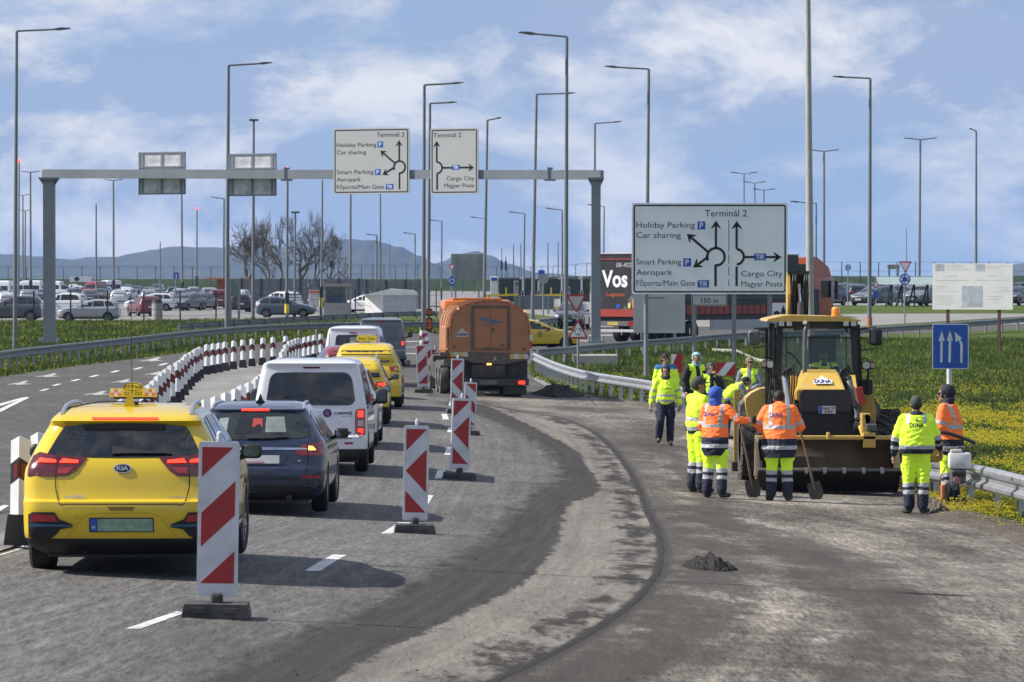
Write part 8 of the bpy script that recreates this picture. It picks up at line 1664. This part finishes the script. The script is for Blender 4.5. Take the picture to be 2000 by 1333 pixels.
def cutter():
    b0 = P(1866, 991); t = thing('cutting_machine', 'petrol cut off machine with white water tank standing on the verge', 'machine', b0); q = Trace(t, b0, b0.y)
    b = MB(); a, c = q(1852, 916), q(1896, 884); b.box(a.x, c.x, -.12, .10, a.z, c.z, .04); b.box(a.x+.03, a.x+.22, -.1, .08, c.z, c.z+.05, .015); o = b.build('water_tank', mat('tank_white', (.62, .62, .60), .4, dirt=(.3,.28,.25), dscale=5, damt=.4), t, smooth=40)
    fpoly('tank_recess', [(x, z) for x, z in ell((a.x+c.x)/2, a.z+.06, .09, .05)], -.121, mRef, o, .004); b = MB(); b.tube(sm([q(1868, 886), q(1869, 877), q(1876, 874), q(1882, 878), q(1882, 886)], 4), .016, 6); b.build('tank_handle', mat('handle_red_brown', (.12, .03, .02), .5), o)
    b = MB(); a, c = q(1856, 945), q(1886, 916); b.box(a.x, c.x, -.12, .14, a.z, c.z, .04); b.build('engine', mMachG, t); b = MB(); a, c = q(1858, 930), q(1884, 920); b.box(a.x, c.x, -.14, .0, a.z, c.z, .02); b.build('engine_cover', mMach, t)
    b = MB(); b.lathe([(0, -.02), (.16, -.02), (.16, .02), (0, .02)], n=24, axis='x'); o = b.build('saw_blade_guard', mMach, t); v = q(1850, 962); o.location = (v.x, -.05, max(.16, v.z)); b = MB(); a, c = q(1837, 975), q(1846, 946); b.box(a.x, c.x, -.1, .05, max(.02, a.z), c.z, .02); b.build('side_plate', mat('plate_salmon', (.5, .17, .08), .6), t)
    b = MB(); b.lathe([(0, -.03), (.08, -.03), (.08, .03), (0, .03)], n=14, axis='x')
    for dx in (-.12, .16): o = link('wheel', b.build('tmp_wheel', mTyre, t).data if 0 else MBmesh(b), t); o.location = (dx, .1, .08)
    b = MB(); b.tube(sm([q(1884, 920), q(1900, 893), q(1908, 884)], 4), .014, 6); b.tube([q(1850, 878), q(1905, 884)], .018, 6); b.build('handlebar', mMach, t); b = MB(); b.tube(sm([q(1849, 910), q(1838, 930), q(1830, 955), q(1836, 970)], 5), .008, 5); b.build('hose', mat('hose_brown', (.15, .07, .03), .6), t)
    for i, (x, y, m) in enumerate(((1867, 938, mat('drum_pink', (.35, .16, .14), .5)), (1862, 950, mMachG))): v = q(x, y); b = MB(); b.cyl((v.x, -.2, v.z), .06, 'y', .08, 12); b.build('starter_drum', m, t, smooth=40)
    return t
def MBmesh(b):
    me = bpy.data.meshes.new('small_wheel'); me.from_pydata(b.v, [], b.f); me.materials.append(mTyre); return me
cutter()
def satchel():
    p = PD(1823, 880, P(1822, 985).y-.2); b = MB(); b.box(-.16, .16, -.1, .1, -.2, .2, .08); b.cyl((0, -.14, .02), .12, 'y', .06, 16); b.box(-.1, .04, -.13, .1, .12, .26, .03); o = b.build('leaf_blower', mat('blower_yellow', (.42, .27, .03), .5, dirt=(.03,.03,.03), dscale=7, damt=.9), None, smooth=40, loc=p); tag(o, 'yellow and black power tool hanging between the two workers at the verge', 'power tool'); b = MB(); b.tube(sm([(.05, 0, .2), (.15, 0, .3), (.45, 0, .22), (.7, 0, .12)], 4), .03, 8); b.build('tool_arm', mMach, o)
satchel()
# ================================================================== CAR PARKS AND FAR THINGS
rc = random.Random(11)
PC = {'white': (.60, .61, .63), 'silver': (.34, .35, .37), 'dark grey': (.07, .075, .085), 'black': (.012, .013, .016), 'dark blue': (.02, .035, .09), 'dark red': (.14, .015, .02), 'blue grey': (.06, .085, .12), 'light grey': (.24, .25, .26)}
PCm = {n: paint('parked_'+n.replace(' ', '_'), c, .3, .15) for n, c in PC.items()}
KIND = {'estate car': dict(style='wagon', H=1.46), 'hatchback': dict(style='hatch', H=1.48, wbs=2.5, Lf=3.3), 'off roader': dict(style='suv', H=1.68, W=.92), 'saloon': dict(style='sedan', H=1.45, wbs=2.75, Lf=3.6, Lr=1.0)}
protos = {}
bases = {}; spare = {}
def parked(kind, colr, loc, rz, label=None, group=None):
    key = (kind, colr); fresh = True
    if key in spare and key in protos: o = protos[key]; del spare[key]
    elif key in protos: o = dup(protos[key])
    elif kind in bases:
        src, c0 = bases[kind]; o = dup(src)
        for ch in kids(o):
            if ch.data and ch.data.materials and ch.data.materials[0] == PCm[c0]: ch.data = ch.data.copy(); ch.data.materials[0] = PCm[colr]
        protos[key] = o
    else: o, _ = gcar('parked_car', '', 'car', PCm[colr], det=True, **KIND[kind]); protos[key] = o; bases[kind] = (o, colr)
    o.location = loc; o.rotation_euler = (0, 0, rz); o['label'] = label
    if group: o['group'] = group
    elif 'group' in o: del o['group']
    return o
for k0, c0 in zip(KIND, ('white', 'silver', 'black', 'dark grey')): parked(k0, c0, (0, 0, 0), 0, '')
SP = {protos[k_].name for k_ in protos}; spare = dict(protos)
HERO = [('off roader', 'dark grey', 62, 627, 90, 'dark grey off roader parked facing left behind the far left lamp'), ('estate car', 'silver', 213, 628, 90, 'silver estate car parked facing left in front of the left car park'), ('off roader', 'white', 150, 617, 80, 'white off roader parked just behind the silver estate car'),
    ('hatchback', 'dark red', 291, 618, 20, 'dark red hatchback with tail towards the camera beside the concrete bin'), ('estate car', 'white', 325, 608, 92, 'white estate car with roof bars right of the concrete bin'), ('hatchback', 'dark grey', 374, 607, 160, 'dark grey hatchback nose on beside the white estate car'), ('saloon', 'black', 402, 605, 165, 'black saloon nose on left of the lamp post'),
    ('off roader', 'dark red', 428, 603, 10, 'dark red off roader with lit looking tail beside the lamp post'), ('estate car', 'blue grey', 522, 620, -92, 'blue grey estate car parked facing right before the grey wall'), ('off roader', 'white', 565, 612, 40, 'white off roader showing red tail lamp behind the blue grey estate car'), ('hatchback', 'white', 12, 606, 30, 'white hatchback at the left edge of the car park'), ('hatchback', 'white', 738, 612, 70, 'white hatchback half hidden behind the white cabinet')]
for kd, cl, px, py, rz, lb_ in HERO: parked(kd, cl, P(px, py), R(rz), lb_)
names = list(PC); kinds = list(KIND); wts = [5, 3, 7, 9, 3, 1., 3, 1.5]
rowdef = [(610, 3.1, [(-10, 470)], 8), (602, 3.0, [(-10, 470), (480, 640)], 172), (594, 3.0, [(-15, 460), (490, 640)], 5), (588, 3.0, [(-15, 450), (500, 630)], 170), (582, 2.8, [(-15, 400)], 8), (577, 2.8, [(-15, 330)], 175), (572, 3.0, [(-15, 260)], 5)]
for ri, (py, sp, spans, ang_) in enumerate(rowdef):
    for x0, x1 in spans:
        x = x0+rc.uniform(0, 20); st = sp*S(P(200, py).y)
        while x < x1:
            if rc.random() < .93 and not (py > 600 and any(abs(x-h[2]) < 32 for h in HERO if h[3] > 600)):
                cl = rc.choices(names, wts)[0]; kd = rc.choice(kinds); zone = 'far left' if x < 110 else 'left' if x < 240 else 'middle' if x < 400 else 'right'; rn = ['first', 'second', 'third', 'fourth', 'fifth', 'sixth', 'seventh'][ri]
                parked(kd, cl, P(x, py), R(ang_+rc.uniform(-6, 6)), '%s %s in the %s row, %s of the left car park' % (cl, kd, rn, zone), 'cars parked in the left car park')
            x += st*rc.uniform(.95, 1.12)
for ri, (py, x0, x1, ang_) in enumerate(((597, 1620, 2060, 150), (590, 1600, 2060, 15), (584, 1590, 2060, 165), (579, 1590, 2060, 10))):
    x = x0+rc.uniform(0, 15); st = 3.3*S(P(1750, py).y)
    while x < x1:
        cl = rc.choices(names, [2, 3, 6, 7, 3, .6, 2, 2])[0]; kd = rc.choice(kinds); zone = 'left part' if x < 1700 else 'middle' if x < 1900 else 'right end'
        parked(kd, cl, P(x, py), R(ang_+rc.uniform(-8, 8)), '%s %s in the %s row, %s of the right car park' % (cl, kd, ['first', 'second', 'third', 'fourth'][ri], zone), 'cars parked in the right car park'); x += st*rc.uniform(.95, 1.15)
for label, px, py, rz, col, H_ in (('white van standing tall at the far left edge of the car park', 12, 586, 80, mWhiteC, 2.3), ('white minibus parked left of the gantry column', 72, 584, 85, mWhiteC, 2.3), ('white minibus parked just right of the gantry column', 112, 582, 80, mWhiteC, 2.2), ('white van with pale front in the far rows left of middle', 222, 580, 140, mWhiteC, 2.3), ('small white van above the grey panel wall', 632, 576, 90, mWhiteC, 2.0), ('dark red van in the far rows behind the slim mast', 193, 582, 160, mRedC, 2.2)):
    v = van(label, col, 2 if 'red' not in label else 3, 'parked_van', Hh=H_); v.location = P(px, py); v.rotation_euler = (0, 0, R(rz))
def kit(name, label, cat, px, py): b0 = P(px, py); t = thing(name, label, cat, b0); q = Trace(t, b0, b0.y); return t, b0, q
def pbox(q, x0, y0, x1, y1, ya, yb, bev=0.): a = q(x0, y1, ya); c = q(x1, y0, ya); b = MB(); b.box(a.x, c.x, ya, yb, a.z, c.z, bev); return b
mWall = mat('panel_wall_grey', (.15, .16, .17), .6, .2, var=.15, vscale=.8); mWh2 = mat('cabinet_white', (.68, .68, .66), .5, dirt=(.45,.44,.42), damt=.3); mGrn = mat('fence_green', (.015, .035, .028), .6); mBrick = mat('brick_red', (.22, .07, .04), .9, var=.2, vscale=4); mKio = mat('kiosk_grey', (.28, .28, .26), .7, dirt=(.15,.14,.12)); mYB = mat('barrier_yellow', (.62, .48, .02), .5); mDGrn = mat('dark_green_screen', (.02, .035, .03), .7, var=.3)
for label, x0, x1, yt, yb in (('grey vertical panel wall below the bare trees', 472, 716, 545, 600), ('grey panel wall behind the white cabinet left of the tanker', 716, 838, 548, 604)):
    t, b0, q = kit('panel_wall', label, 'wall', (x0+x1)/2, yb); n = int((x1-x0)/7.5); 
    for i in range(n):
        a = x0+(x1-x0)*i/n; c = x0+(x1-x0)*(i+1)/n; b = pbox(q, a+.35, yt+(i % 3)*.3, c-.35, yb-.0, (i % 2)*.05, .12+(i % 2)*.05); b.build('panel', mWall, t)
    b = MB(); 
    for i in range(0, n, 5): a = x0+(x1-x0)*i/n; v = q(a, yt-2, -.1); b.box(v.x-.06, v.x+.06, -.12, 0, 0, v.z)
    b.build('post', mDark, t)
t, b0, q = kit('electrical_cabinet', 'white equipment cabinet with sloping roof left of the tanker', 'cabinet', 760, 613); t.rotation_euler = (0, 0, R(0))
a = q(712, 613); c = q(812, 577); d = q(750, 568); b = MB(); W_ = c.x-a.x; b.box(a.x+W_*.36, c.x, 0, 2.2, 0, c.z); b.build('cabinet_body', mat('cabinet_white_shaded', (.42, .44, .44), .5), t)  # front of the white cabinet in grey: its shade is put into the colour
b = MB(); b.add([(a.x, .9, 0), (a.x+W_*.36, 0, 0), (a.x+W_*.36, 0, c.z), (a.x, .9, c.z), (a.x+.3, 2.2, 0), (a.x+.3, 2.2, c.z)], [(0, 1, 2, 3), (4, 0, 3, 5)]); b.build('cabinet_side', mWh2, t); b = MB(); b.prism([(a.x-.1, c.z), (c.x+.15, c.z), (c.x-.1, c.z+.35), (a.x+W_*.5, c.z+.5)], 'y', -.1, 2.4); b.build('cabinet_roof', mWh2, t)
b = MB(); b.box(a.x+W_*.36+.1, a.x+W_*.66, -.02, 0, .1, c.z-.1); b.box(a.x+W_*.68, c.x-.1, -.02, 0, .1, c.z-.1); b.build('cabinet_doors', mat('cabinet_door', (.38, .40, .40), .5), t)  # doors carry the same painted shade as the front
t, b0, q = kit('kiosk', 'small glazed attendant kiosk left of the white cabinet', 'kiosk', 658, 617)
pbox(q, 632, 592, 684, 618, 0, 1.8).build('kiosk_base', mKio, t); pbox(q, 630, 555, 686, 560, -.1, 1.9).build('kiosk_roof', mKio, t); pbox(q, 636, 560, 675, 592, .05, .1).build('kiosk_window', mGlass2, t); pbox(q, 645, 575, 668, 591, .02, .05).build('poster', mat('poster_dark_blue', (.03,.05,.12), .5), t)
for x in (632, 675, 683): pbox(q, x, 558, x+3, 593, 0, .15).build('kiosk_frame', mKio, t)
t, b0, q = kit('info_stand', 'white stand board with orange header left of the kiosk', 'board', 615, 614); pbox(q, 603, 567, 627, 611, 0, .25).build('stand_board', mWh2, t); pbox(q, 604, 568, 626, 573, -.02, 0).build('header', mat('header_orange', (.5, .12, .03), .5), t); pbox(q, 605, 574, 625, 596, -.015, 0).build('print', mat('faint_print', (.44,.46,.47), .6), t); pbox(q, 611, 598, 616, 607, -.02, 0).build('symbol', mSignB, t)
t, b0, q = kit('litter_bin', 'round concrete litter bin at the edge of the car park', 'bin', 307, 627); b = MB(); b.lathe([(0, 0), (.36, 0), (.36, 1.2), (.3, 1.2), (.3, 1.1), (0, 1.1)], n=18); b.build('bin_body', mKio, t, smooth=40); b = MB(); b.lathe([(0, 1.2), (.34, 1.2), (.3, 1.42), (0, 1.5)], n=18); b.build('bin_lid', mMach, t, smooth=40)
t, b0, q = kit('site_hoarding', 'long white banner board with round black logo in the left car park', 'board', 155, 576); pbox(q, 136, 540, 178, 551, 0, .2).build('banner', mWh2, t); v = q(150, 545.5); fpoly('logo', ell(v.x, v.z, .4, .35), -.005, mSignB, t); pbox(q, 138, 551, 140, 572, 0, .2).build('post', mKio, t); pbox(q, 174, 551, 176, 572, 0, .2).build('post', mKio, t)
t, b0, q = kit('brick_shed', 'low brick shed with orange roof line left of the panel wall', 'shed', 446, 596); pbox(q, 424, 545, 472, 596, 0, 4).build('wall', mBrick, t); pbox(q, 400, 543.5, 474, 546.5, -.3, 4.2).build('roof', mat('roof_orange', (.45, .14, .06), .7), t)
# fences: posts as parts, wires
def fence(label, pts, top, m, wires=5, ye=False):
    b0 = P(*pts[len(pts)//2]); t = thing('wire_fence', label, 'fence', b0); w_ = MB(); prev = None
    for i, (x, y) in enumerate(pts):
        p = P(x, y); h = top; b = MB(); b.box(-.045, .045, -.045, .045, 0, h)
        if ye: b.bar((0, 0, h), (-.25, 0, h+.35), .05, .05); b.bar((0, 0, h), (.25, 0, h+.35), .05, .05)
        o = b.build('post', m, t); o.location = p-b0
        if prev is not None:
            for k_ in range(wires): z = h*(k_+1)/wires; w_.tube([prev-b0+Vector((0, 0, z)), p-b0+Vector((0, 0, z))], .012, 4)
            if ye: 
                for dx in (-.25, .25): w_.tube([prev-b0+Vector((dx, 0, h+.35)), p-b0+Vector((dx, 0, h+.35))], .02, 4)
        prev = p
    w_.build('wires', m, t); return t
fence('dark green wire fence posts along the front of the left car park', [(x, 630) for x in (-5, 66, 138, 210, 281, 352)]+[(422, 628), (492, 624), (560, 621), (626, 619)], 2.05, mGrn)
fence('green post fence beside the white cabinet and the tanker cab', [(694, 614), (738, 611.5), (762, 611), (786, 610), (812, 609), (852, 607), (862, 606)], 1.9, mGrn, 3)
fence('tall barbed airport fence before the left hills', [(x, 574) for x in range(-20, 480, 36)], 4.1, mGrn, 3, True)
fence('barbed fence on the horizon behind the tanker and toll lanes', [(x, 574) for x in range(640, 1230, 22)], 4.3, mGrn, 4, True)
fence('barbed fence on the horizon at the right', [(x, 582) for x in range(1500, 2060, 36)], 3.6, mGrn, 4, False)
# toll lanes
t, b0, q = kit('green_screen', 'dark green mesh screen behind the toll lanes', 'screen', 1060, 598); pbox(q, 975, 546, 1152, 590, 0, .1).build('mesh', mDGrn, t); pbox(q, 974, 543, 1153, 546, -.05, .15).build('rail', mMachG, t)
for i, (x, lb_) in enumerate(((1021, 'leftmost white camera column at the toll lanes'), (1052, 'second white camera column from the left at the toll lanes'), (1097, 'third white camera column behind the near lamp'), (1136, 'rightmost white camera column left of the black lorry'))):
    t, b0, q = kit('camera_column', lb_, 'camera post', x, 606); pbox(q, x-1.6, 545, x+1.6, 603, 0, .1).build('column', mWh2, t); pbox(q, x-3.6, 566, x+3.6, 606, .0, .4).build('base', mWh2, t) if 0 else pbox(q, x-2.6, 568, x+2.6, 606, .0, .3).build('base', mWh2, t); b = MB(); b.bar(q(x-6, 545), q(x+2, 541), .2, .12); b.build('camera', mWh2, t)
for x0, x1, lb_ in ((945, 1012, 'left yellow boom barrier of the toll lanes'), (1040, 1100, 'right yellow boom barrier of the toll lanes')):
    t, b0, q = kit('boom_barrier', lb_, 'barrier', x0, 607); b = MB(); b.bar(q(x0, 578), q(x1, 576), .15, .16); b.build('boom', mYB, t); pbox(q, x0-3, 572, x0+3, 607, 0, .4).build('housing', mWh2, t); pbox(q, x1-25, 562, x1-22, 580, 0, .1).build('post', mYB, t)
for x0, y0, x1, y1, lb_, m_ in ((1004, 549, 1013, 604, 'tall grey toll cabinet beside the low sign back', mKio), (1080, 575, 1100, 606, 'white toll machine with yellow edges right of the low sign back', mWh2), (958, 540, 972, 602, 'toll payment column with blue parking symbol', mWh2), (1106, 560, 1114, 606, 'slim grey toll cabinet behind the near lamp', mKio)):
    t, b0, q = kit('toll_machine', lb_, 'machine', (x0+x1)/2, y1); pbox(q, x0, y0, x1, y1, 0, .6, .03).build('housing', m_, t); pbox(q, x0+1, y0+3, x1-1, y0+9, -.03, 0).build('screen', mSignBlue if x0 == 958 else mMachG, t)
    if x0 == 1080: pbox(q, x0-2, y1-6, x1+2, y1-2, -.2, -.05).build('kerb_guard', mYB, t)
s9 = Post('road_sign', 'blue rectangular sign above the green screen', 'road sign', 1057, 606, 528, 2); s9.plate([(1051, 537), (1064, 537), (1064, 528), (1051, 528)], mSignBlue, 0)
t, b0, q = kit('traffic_light', 'small black traffic light right of the bare trees', 'traffic light', 647, 578); pbox(q, 646.3, 525, 648.3, 578, 0, .1).build('post', mMachG, t); b = pbox(q, 644, 510, 650, 523, -.1, .1); b.build('lamp_box', mDark, t)
for x, lb_ in ((988, 'left dark signal head over the toll lanes'), (980, 'right of two dark signal heads over the toll lanes')): t, b0, q = kit('signal_head', lb_, 'signal', x, 590); pbox(q, x-2, 510, x+2, 528, 0, .2).build('head', mDark, t); pbox(q, x-.7, 500 if x > 985 else 485, x+.7, 590, .05, .2).build('post', mMachG, t)
# bus shelter
t, b0, q = kit('bus_shelter', 'glass bus shelter with green frame and curved roof behind the roundabout sign', 'bus shelter', 1765, 600); b = MB()
for x in (1742, 1762, 1786, 1812): b.bar(q(x-12, 600, .0), q(x+2, 545, 1.0), .12, .12, (0, 1, 0)); b.bar(q(x, 600, 2.0), q(x, 548, 2.0), .1, .1, (0, 1, 0))
b.build('frame', mGrn, t); b = MB(); n_ = 8; vs = []
for i in range(n_+1):
    u = i/n_; zz = q(0, 556-15*math.sin(u*math.pi*.55), 0).z; vs += [(q(1714, 0, 0).x+.0*u, -1+3.2*u, zz), (q(1825, 0, 0).x, -1+3.2*u, zz)]
b.add(vs, [(2*i, 2*i+1, 2*i+3, 2*i+2) for i in range(n_)]); b.build('roof', mat('shelter_roof', (.25, .32, .30), .3), t); pbox(q, 1728, 560, 1815, 592, 1.9, 1.95).build('glass_wall', mGlassT, t); pbox(q, 1740, 588, 1808, 591, 1.0, 1.4).build('bench', mMachG, t)
s10 = Post('road_sign', 'triangle sign seen edge on beside the lamp with the orange foot', 'road sign', 1711, 604, 540, 2); s10.plate(rtri(1706, 1716, 543, 562, True, 1), mSignRed, 0); s10.plate(rtri(1707.5, 1714.5, 546, 560, True, 1), mSignWh, 1); s10.plate([(1705, 583), (1714, 583), (1714, 568), (1705, 568)], mSignBlue, 0)
b_ = backboard('pale small board on posts above the right car park', 1733, 517, 1757, 526, 596, mKio)
# concrete drain channel in the meadow
t = thing('drain_channel', 'concrete drain slabs lying in the grass behind the chevron panel', 'drain', P(1440, 700)); b0 = P(1440, 700); b = MB(); pts = [P(1392, 688), P(1440, 690), P(1480, 708), P(1500, 712)]
vs = []
for p in pts: vs += [p-b0+Vector((0, -1.2, .06)), p-b0+Vector((0, -.5, .0)), p-b0+Vector((0, .9, .16)), p-b0+Vector((0, .95, .0))]
b.add(vs, [(4*i+k_, 4*i+4+k_, 4*i+5+k_, 4*i+1+k_) for i in range(3) for k_ in range(3)]); b.build('channel_slabs', mConc, t)

# ================================================================== DIRT, GRAVEL, GRASS
mSoil = mat('dark_soil', (.014, .012, .010), .95, var=.4, vscale=6, bump=.8, bscale=30); mSoilV = mat('verge_soil', (.075, .06, .045), .95, var=.4, vscale=5, bump=.8, bscale=30); mStone = mat('loose_stone', (.075, .07, .062), .9, var=.5, vscale=3)
def mound(label, px, py, wx, wy, h, m, seed, name='dirt_heap', n=36, kind=None):
    c = P(px, py); k = S(c.y); rx = wx/k/2; vs = []; fs = []
    for j in range(n):
        for i in range(n):
            u = i/(n-1)*2-1; v = j/(n-1)*2-1; x = u*rx; y = v*wy; r = math.hypot(u, v); e = 1+.25*noise.noise(Vector((u*2.2, v*2.2, seed)))
            z = h*max(0, 1-(r/e)**1.8)**1.1*(1+.9*noise.fractal(Vector((u*3, v*3, seed)), 1, 2, 4))+.03*noise.noise(Vector((u*11, v*11, seed)))*(1 if r < 1 else 0)-(.04 if r > .95*e else 0)
            vs.append((x, y, z+T(c.x+x, c.y+y)-c.z))
    for j in range(n-1):
        for i in range(n-1): fs.append((j*n+i, j*n+i+1, (j+1)*n+i+1, (j+1)*n+i))
    o = raw(name, vs, fs, m, smooth=50); o.location = c; tag(o, label, 'dirt heap'); return o
mound('small pointed heap of dark milled asphalt on the stripped road', 1385, 1110, 112, .8, .12, mSoil, 3)
mound('long low heap of dark spoil beside the tanker at the verge', 1090, 772, 108, 2.6, .30, mSoil, 8)
mound('trodden soil heap at the feet of the worker by the guard rail', 1825, 1000, 60, 1.2, .16, mSoilV, 19)
def ribbon(name, ln, prof_, m, seed, ns=.5, kind='structure', wob=.05, zw=.5, st=.3):
    ln = resample([Vector((x, y, 0)) for x, y in ln], st); n = len(prof_); vs = []
    for i, p in enumerate(ln):
        d = (ln[min(i+1, len(ln)-1)]-ln[max(i-1, 0)]).normalized(); nn = Vector((d.y, -d.x, 0))
        for k_, (x, z) in enumerate(prof_):
            q_ = p+nn*(x+wob*noise.noise(Vector((i*.13, k_*.7, seed)))); zz = z*(1+zw*noise.noise(Vector((i*.21, k_*1.1, seed+5)))) if 0 < k_ < n-1 else z; vs.append((q_.x, q_.y, T(q_.x, q_.y)+zz))
    raw(name, vs, [(i*n+k_, i*n+k_+1, (i+1)*n+k_+1, (i+1)*n+k_) for i in range(len(ln)-1) for k_ in range(n-1)], m, smooth=70)['kind'] = kind
ribbon('seam_ridge', [p for p in seamR if p[1] < 95], [(-.06, -.010), (-.03, .006), (0, .007), (.035, .004), (.07, -.010)], mSoil, 2, wob=.03, zw=.6)
vl = curve(*[(x, y) for x, y in verge[9:]]); ribbon('verge_soil', vl, [(.45, -.03), (.2, .03), (0, .05), (-.25, .07), (-.6, .03), (-.9, -.04)], mSoilV, 4, wob=.22, zw=.8)
vl2 = curve(*[(x, y) for x, y in verge[3:9]]); ribbon('verge_soil', vl2, [(.25, -.03), (.1, .02), (-.1, .03), (-.35, -.04)], mSoilV, 6, wob=.15, zw=.8)
import array
def scatter_mesh(name, tris, m, kind='stuff'):
    """tris: flat list of 9 floats per triangle"""
    n = len(tris)//9; me = bpy.data.meshes.new(name); me.vertices.add(3*n); me.vertices.foreach_set('co', tris); me.loops.add(3*n); me.loops.foreach_set('vertex_index', range(3*n)); me.polygons.add(n); me.polygons.foreach_set('loop_start', range(0, 3*n, 3)); me.materials.append(m); me.update(calc_edges=True)
    o = link(name, me); o['kind'] = kind; return o
def inside(x, y, poly):
    c = False; n = len(poly)
    for i in range(n):
        x1, y1 = poly[i]; x2, y2 = poly[i-1]
        if (y1 > y) != (y2 > y) and x < (x2-x1)*(y-y1)/(y2-y1)+x1: c = not c
    return c
# loose stones and crumbs on the road
tr = array.array('f'); rs_ = random.Random(4)
for i in range(5200):
    y = 27+70*rs_.random()**1.3; x = rs_.uniform(-2.6, 8.0)*(.55+y/130)
    db_ = sdist((x, y), band) if rs_.random() < .6 else 9
    if abs(db_) > rs_.random()**2*2.6 and rs_.random() > .22: continue
    r = rs_.uniform(.005, .016)*(1+(rs_.random() > .97)*1.0); z = T(x, y); a = rs_.uniform(0, 6.28); P3 = [(x+r*math.cos(a+q_*2.09), y+r*math.sin(a+q_*2.09), z) for q_ in range(3)]; tp = (x+r*.2, y, z+r*rs_.uniform(.4, .9))
    for q_ in range(3): tr.extend((*P3[q_], *P3[(q_+1)%3], *tp))
scatter_mesh('loose_gravel', tr, mStone)
mBl = [mat('grass_blade_%s' % n_, c, .8, var=.35, vscale=.6, spec=.2) for n_, c in (('dark', (.052, .092, .014)), ('light', (.115, .165, .024)), ('dry', (.17, .15, .06)))]; mFl = mat('yellow_flower', (.62, .50, .015), .6, var=.2, vscale=2)
fy_ = lambda x, y: 1
def grass(poly, n, hmin, hmax, wd, seed, ymax=220, flow=.3, fsz=.03, nblade=3, near=None, blo=0):
    rnd = random.Random(seed); T3 = [array.array('f') for _ in range(3)]; F3 = array.array('f'); xs_ = [p[0] for p in poly]; ys_ = [p[1] for p in poly]; x0, x1, y0, y1 = min(xs_), max(xs_), min(ys_), min(max(ys_), ymax); c = 0; tries = 0
    while c < n and tries < n*12:
        tries += 1; u = rnd.random(); y = y0*(y1/y0)**u; hw = .142*y; lo = max(x0, -hw); hi = min(x1, hw)
        if lo >= hi: continue
        x = rnd.uniform(lo, hi)
        if not inside(x, y, poly): continue
        if rnd.random() > (hi-lo)/(x1-x0)*2.2: continue
        c += 1; z = T(x, y)-.02; ns = noise.noise(Vector((x*.35, y*.12, seed))); ns2 = noise.noise(Vector((x*1.7, y*.5, seed+9))); sc_ = (y/60)**.5; h0 = rnd.uniform(hmin, hmax)*(1+.5*ns2)*sc_; k_ = 2 if rnd.random() < .10+.15*max(0, -ns) else (1 if rnd.random() < .45+ns else 0); A_ = T3[k_]
        for b in range(nblade):
            a = rnd.uniform(-.9, .9); w_ = wd*sc_*rnd.uniform(.6, 1.2); bx = x+rnd.uniform(-.08, .08)*sc_; by = y+rnd.uniform(-.15, .15); h = h0*rnd.uniform(.6, 1.1); dx = w_*math.cos(a); dy = w_*math.sin(a); A_.extend((bx-dx, by-dy, z, bx+dx, by+dy, z, bx+rnd.uniform(-.5, .5)*h, by+rnd.uniform(-.4, .4)*h, z+h))
        if rnd.random() < flow*max(0, min(1, (ns2*.8+ns*1.2+.14)*3))*(fy_(x, y)):
            for _ in range(4):
                fx = x+rnd.uniform(-.22, .22)*sc_; fy = y+rnd.uniform(-.4, .4); fz = z+h0*rnd.uniform(.75, 1.15); s_ = fsz*sc_*rnd.uniform(.6, 1.2); F3.extend((fx-s_, fy, fz, fx+s_, fy, fz, fx, fy+s_*.4, fz+s_)); F3.extend((fx-s_, fy, fz, fx+s_, fy, fz, fx, fy+s_*.6, fz-s_*.6))
    for k_, nm in enumerate(('grass_dark', 'grass_light', 'grass_dry')): scatter_mesh(nm, T3[k_], mBl[k_])
    if F3: scatter_mesh('yellow_flowers', F3, mFl)
mp = [(p.x, p.y) for p in pp(*(meadow_top+verge+[(2600, 1200), (3200, 900), (3000, 640)]))]
fy_ = lambda x, y: 1/(1+math.exp((y-120)/8))*(.15 if y < 61 else 1)
grass(mp, 60000, .05, .15, .011, 5, 215, 1.0, .015)
lp = [(p.x, p.y) for p in pp(*([(-900, 900), (-900, 631), (300, 629), (840, 617), (1110, 626)]+far[:2][::-1]+edgeL[::-1]))]
fy_ = lambda x, y: .04
grass(lp, 30000, .06, .16, .014, 17, 260, .6, .014)
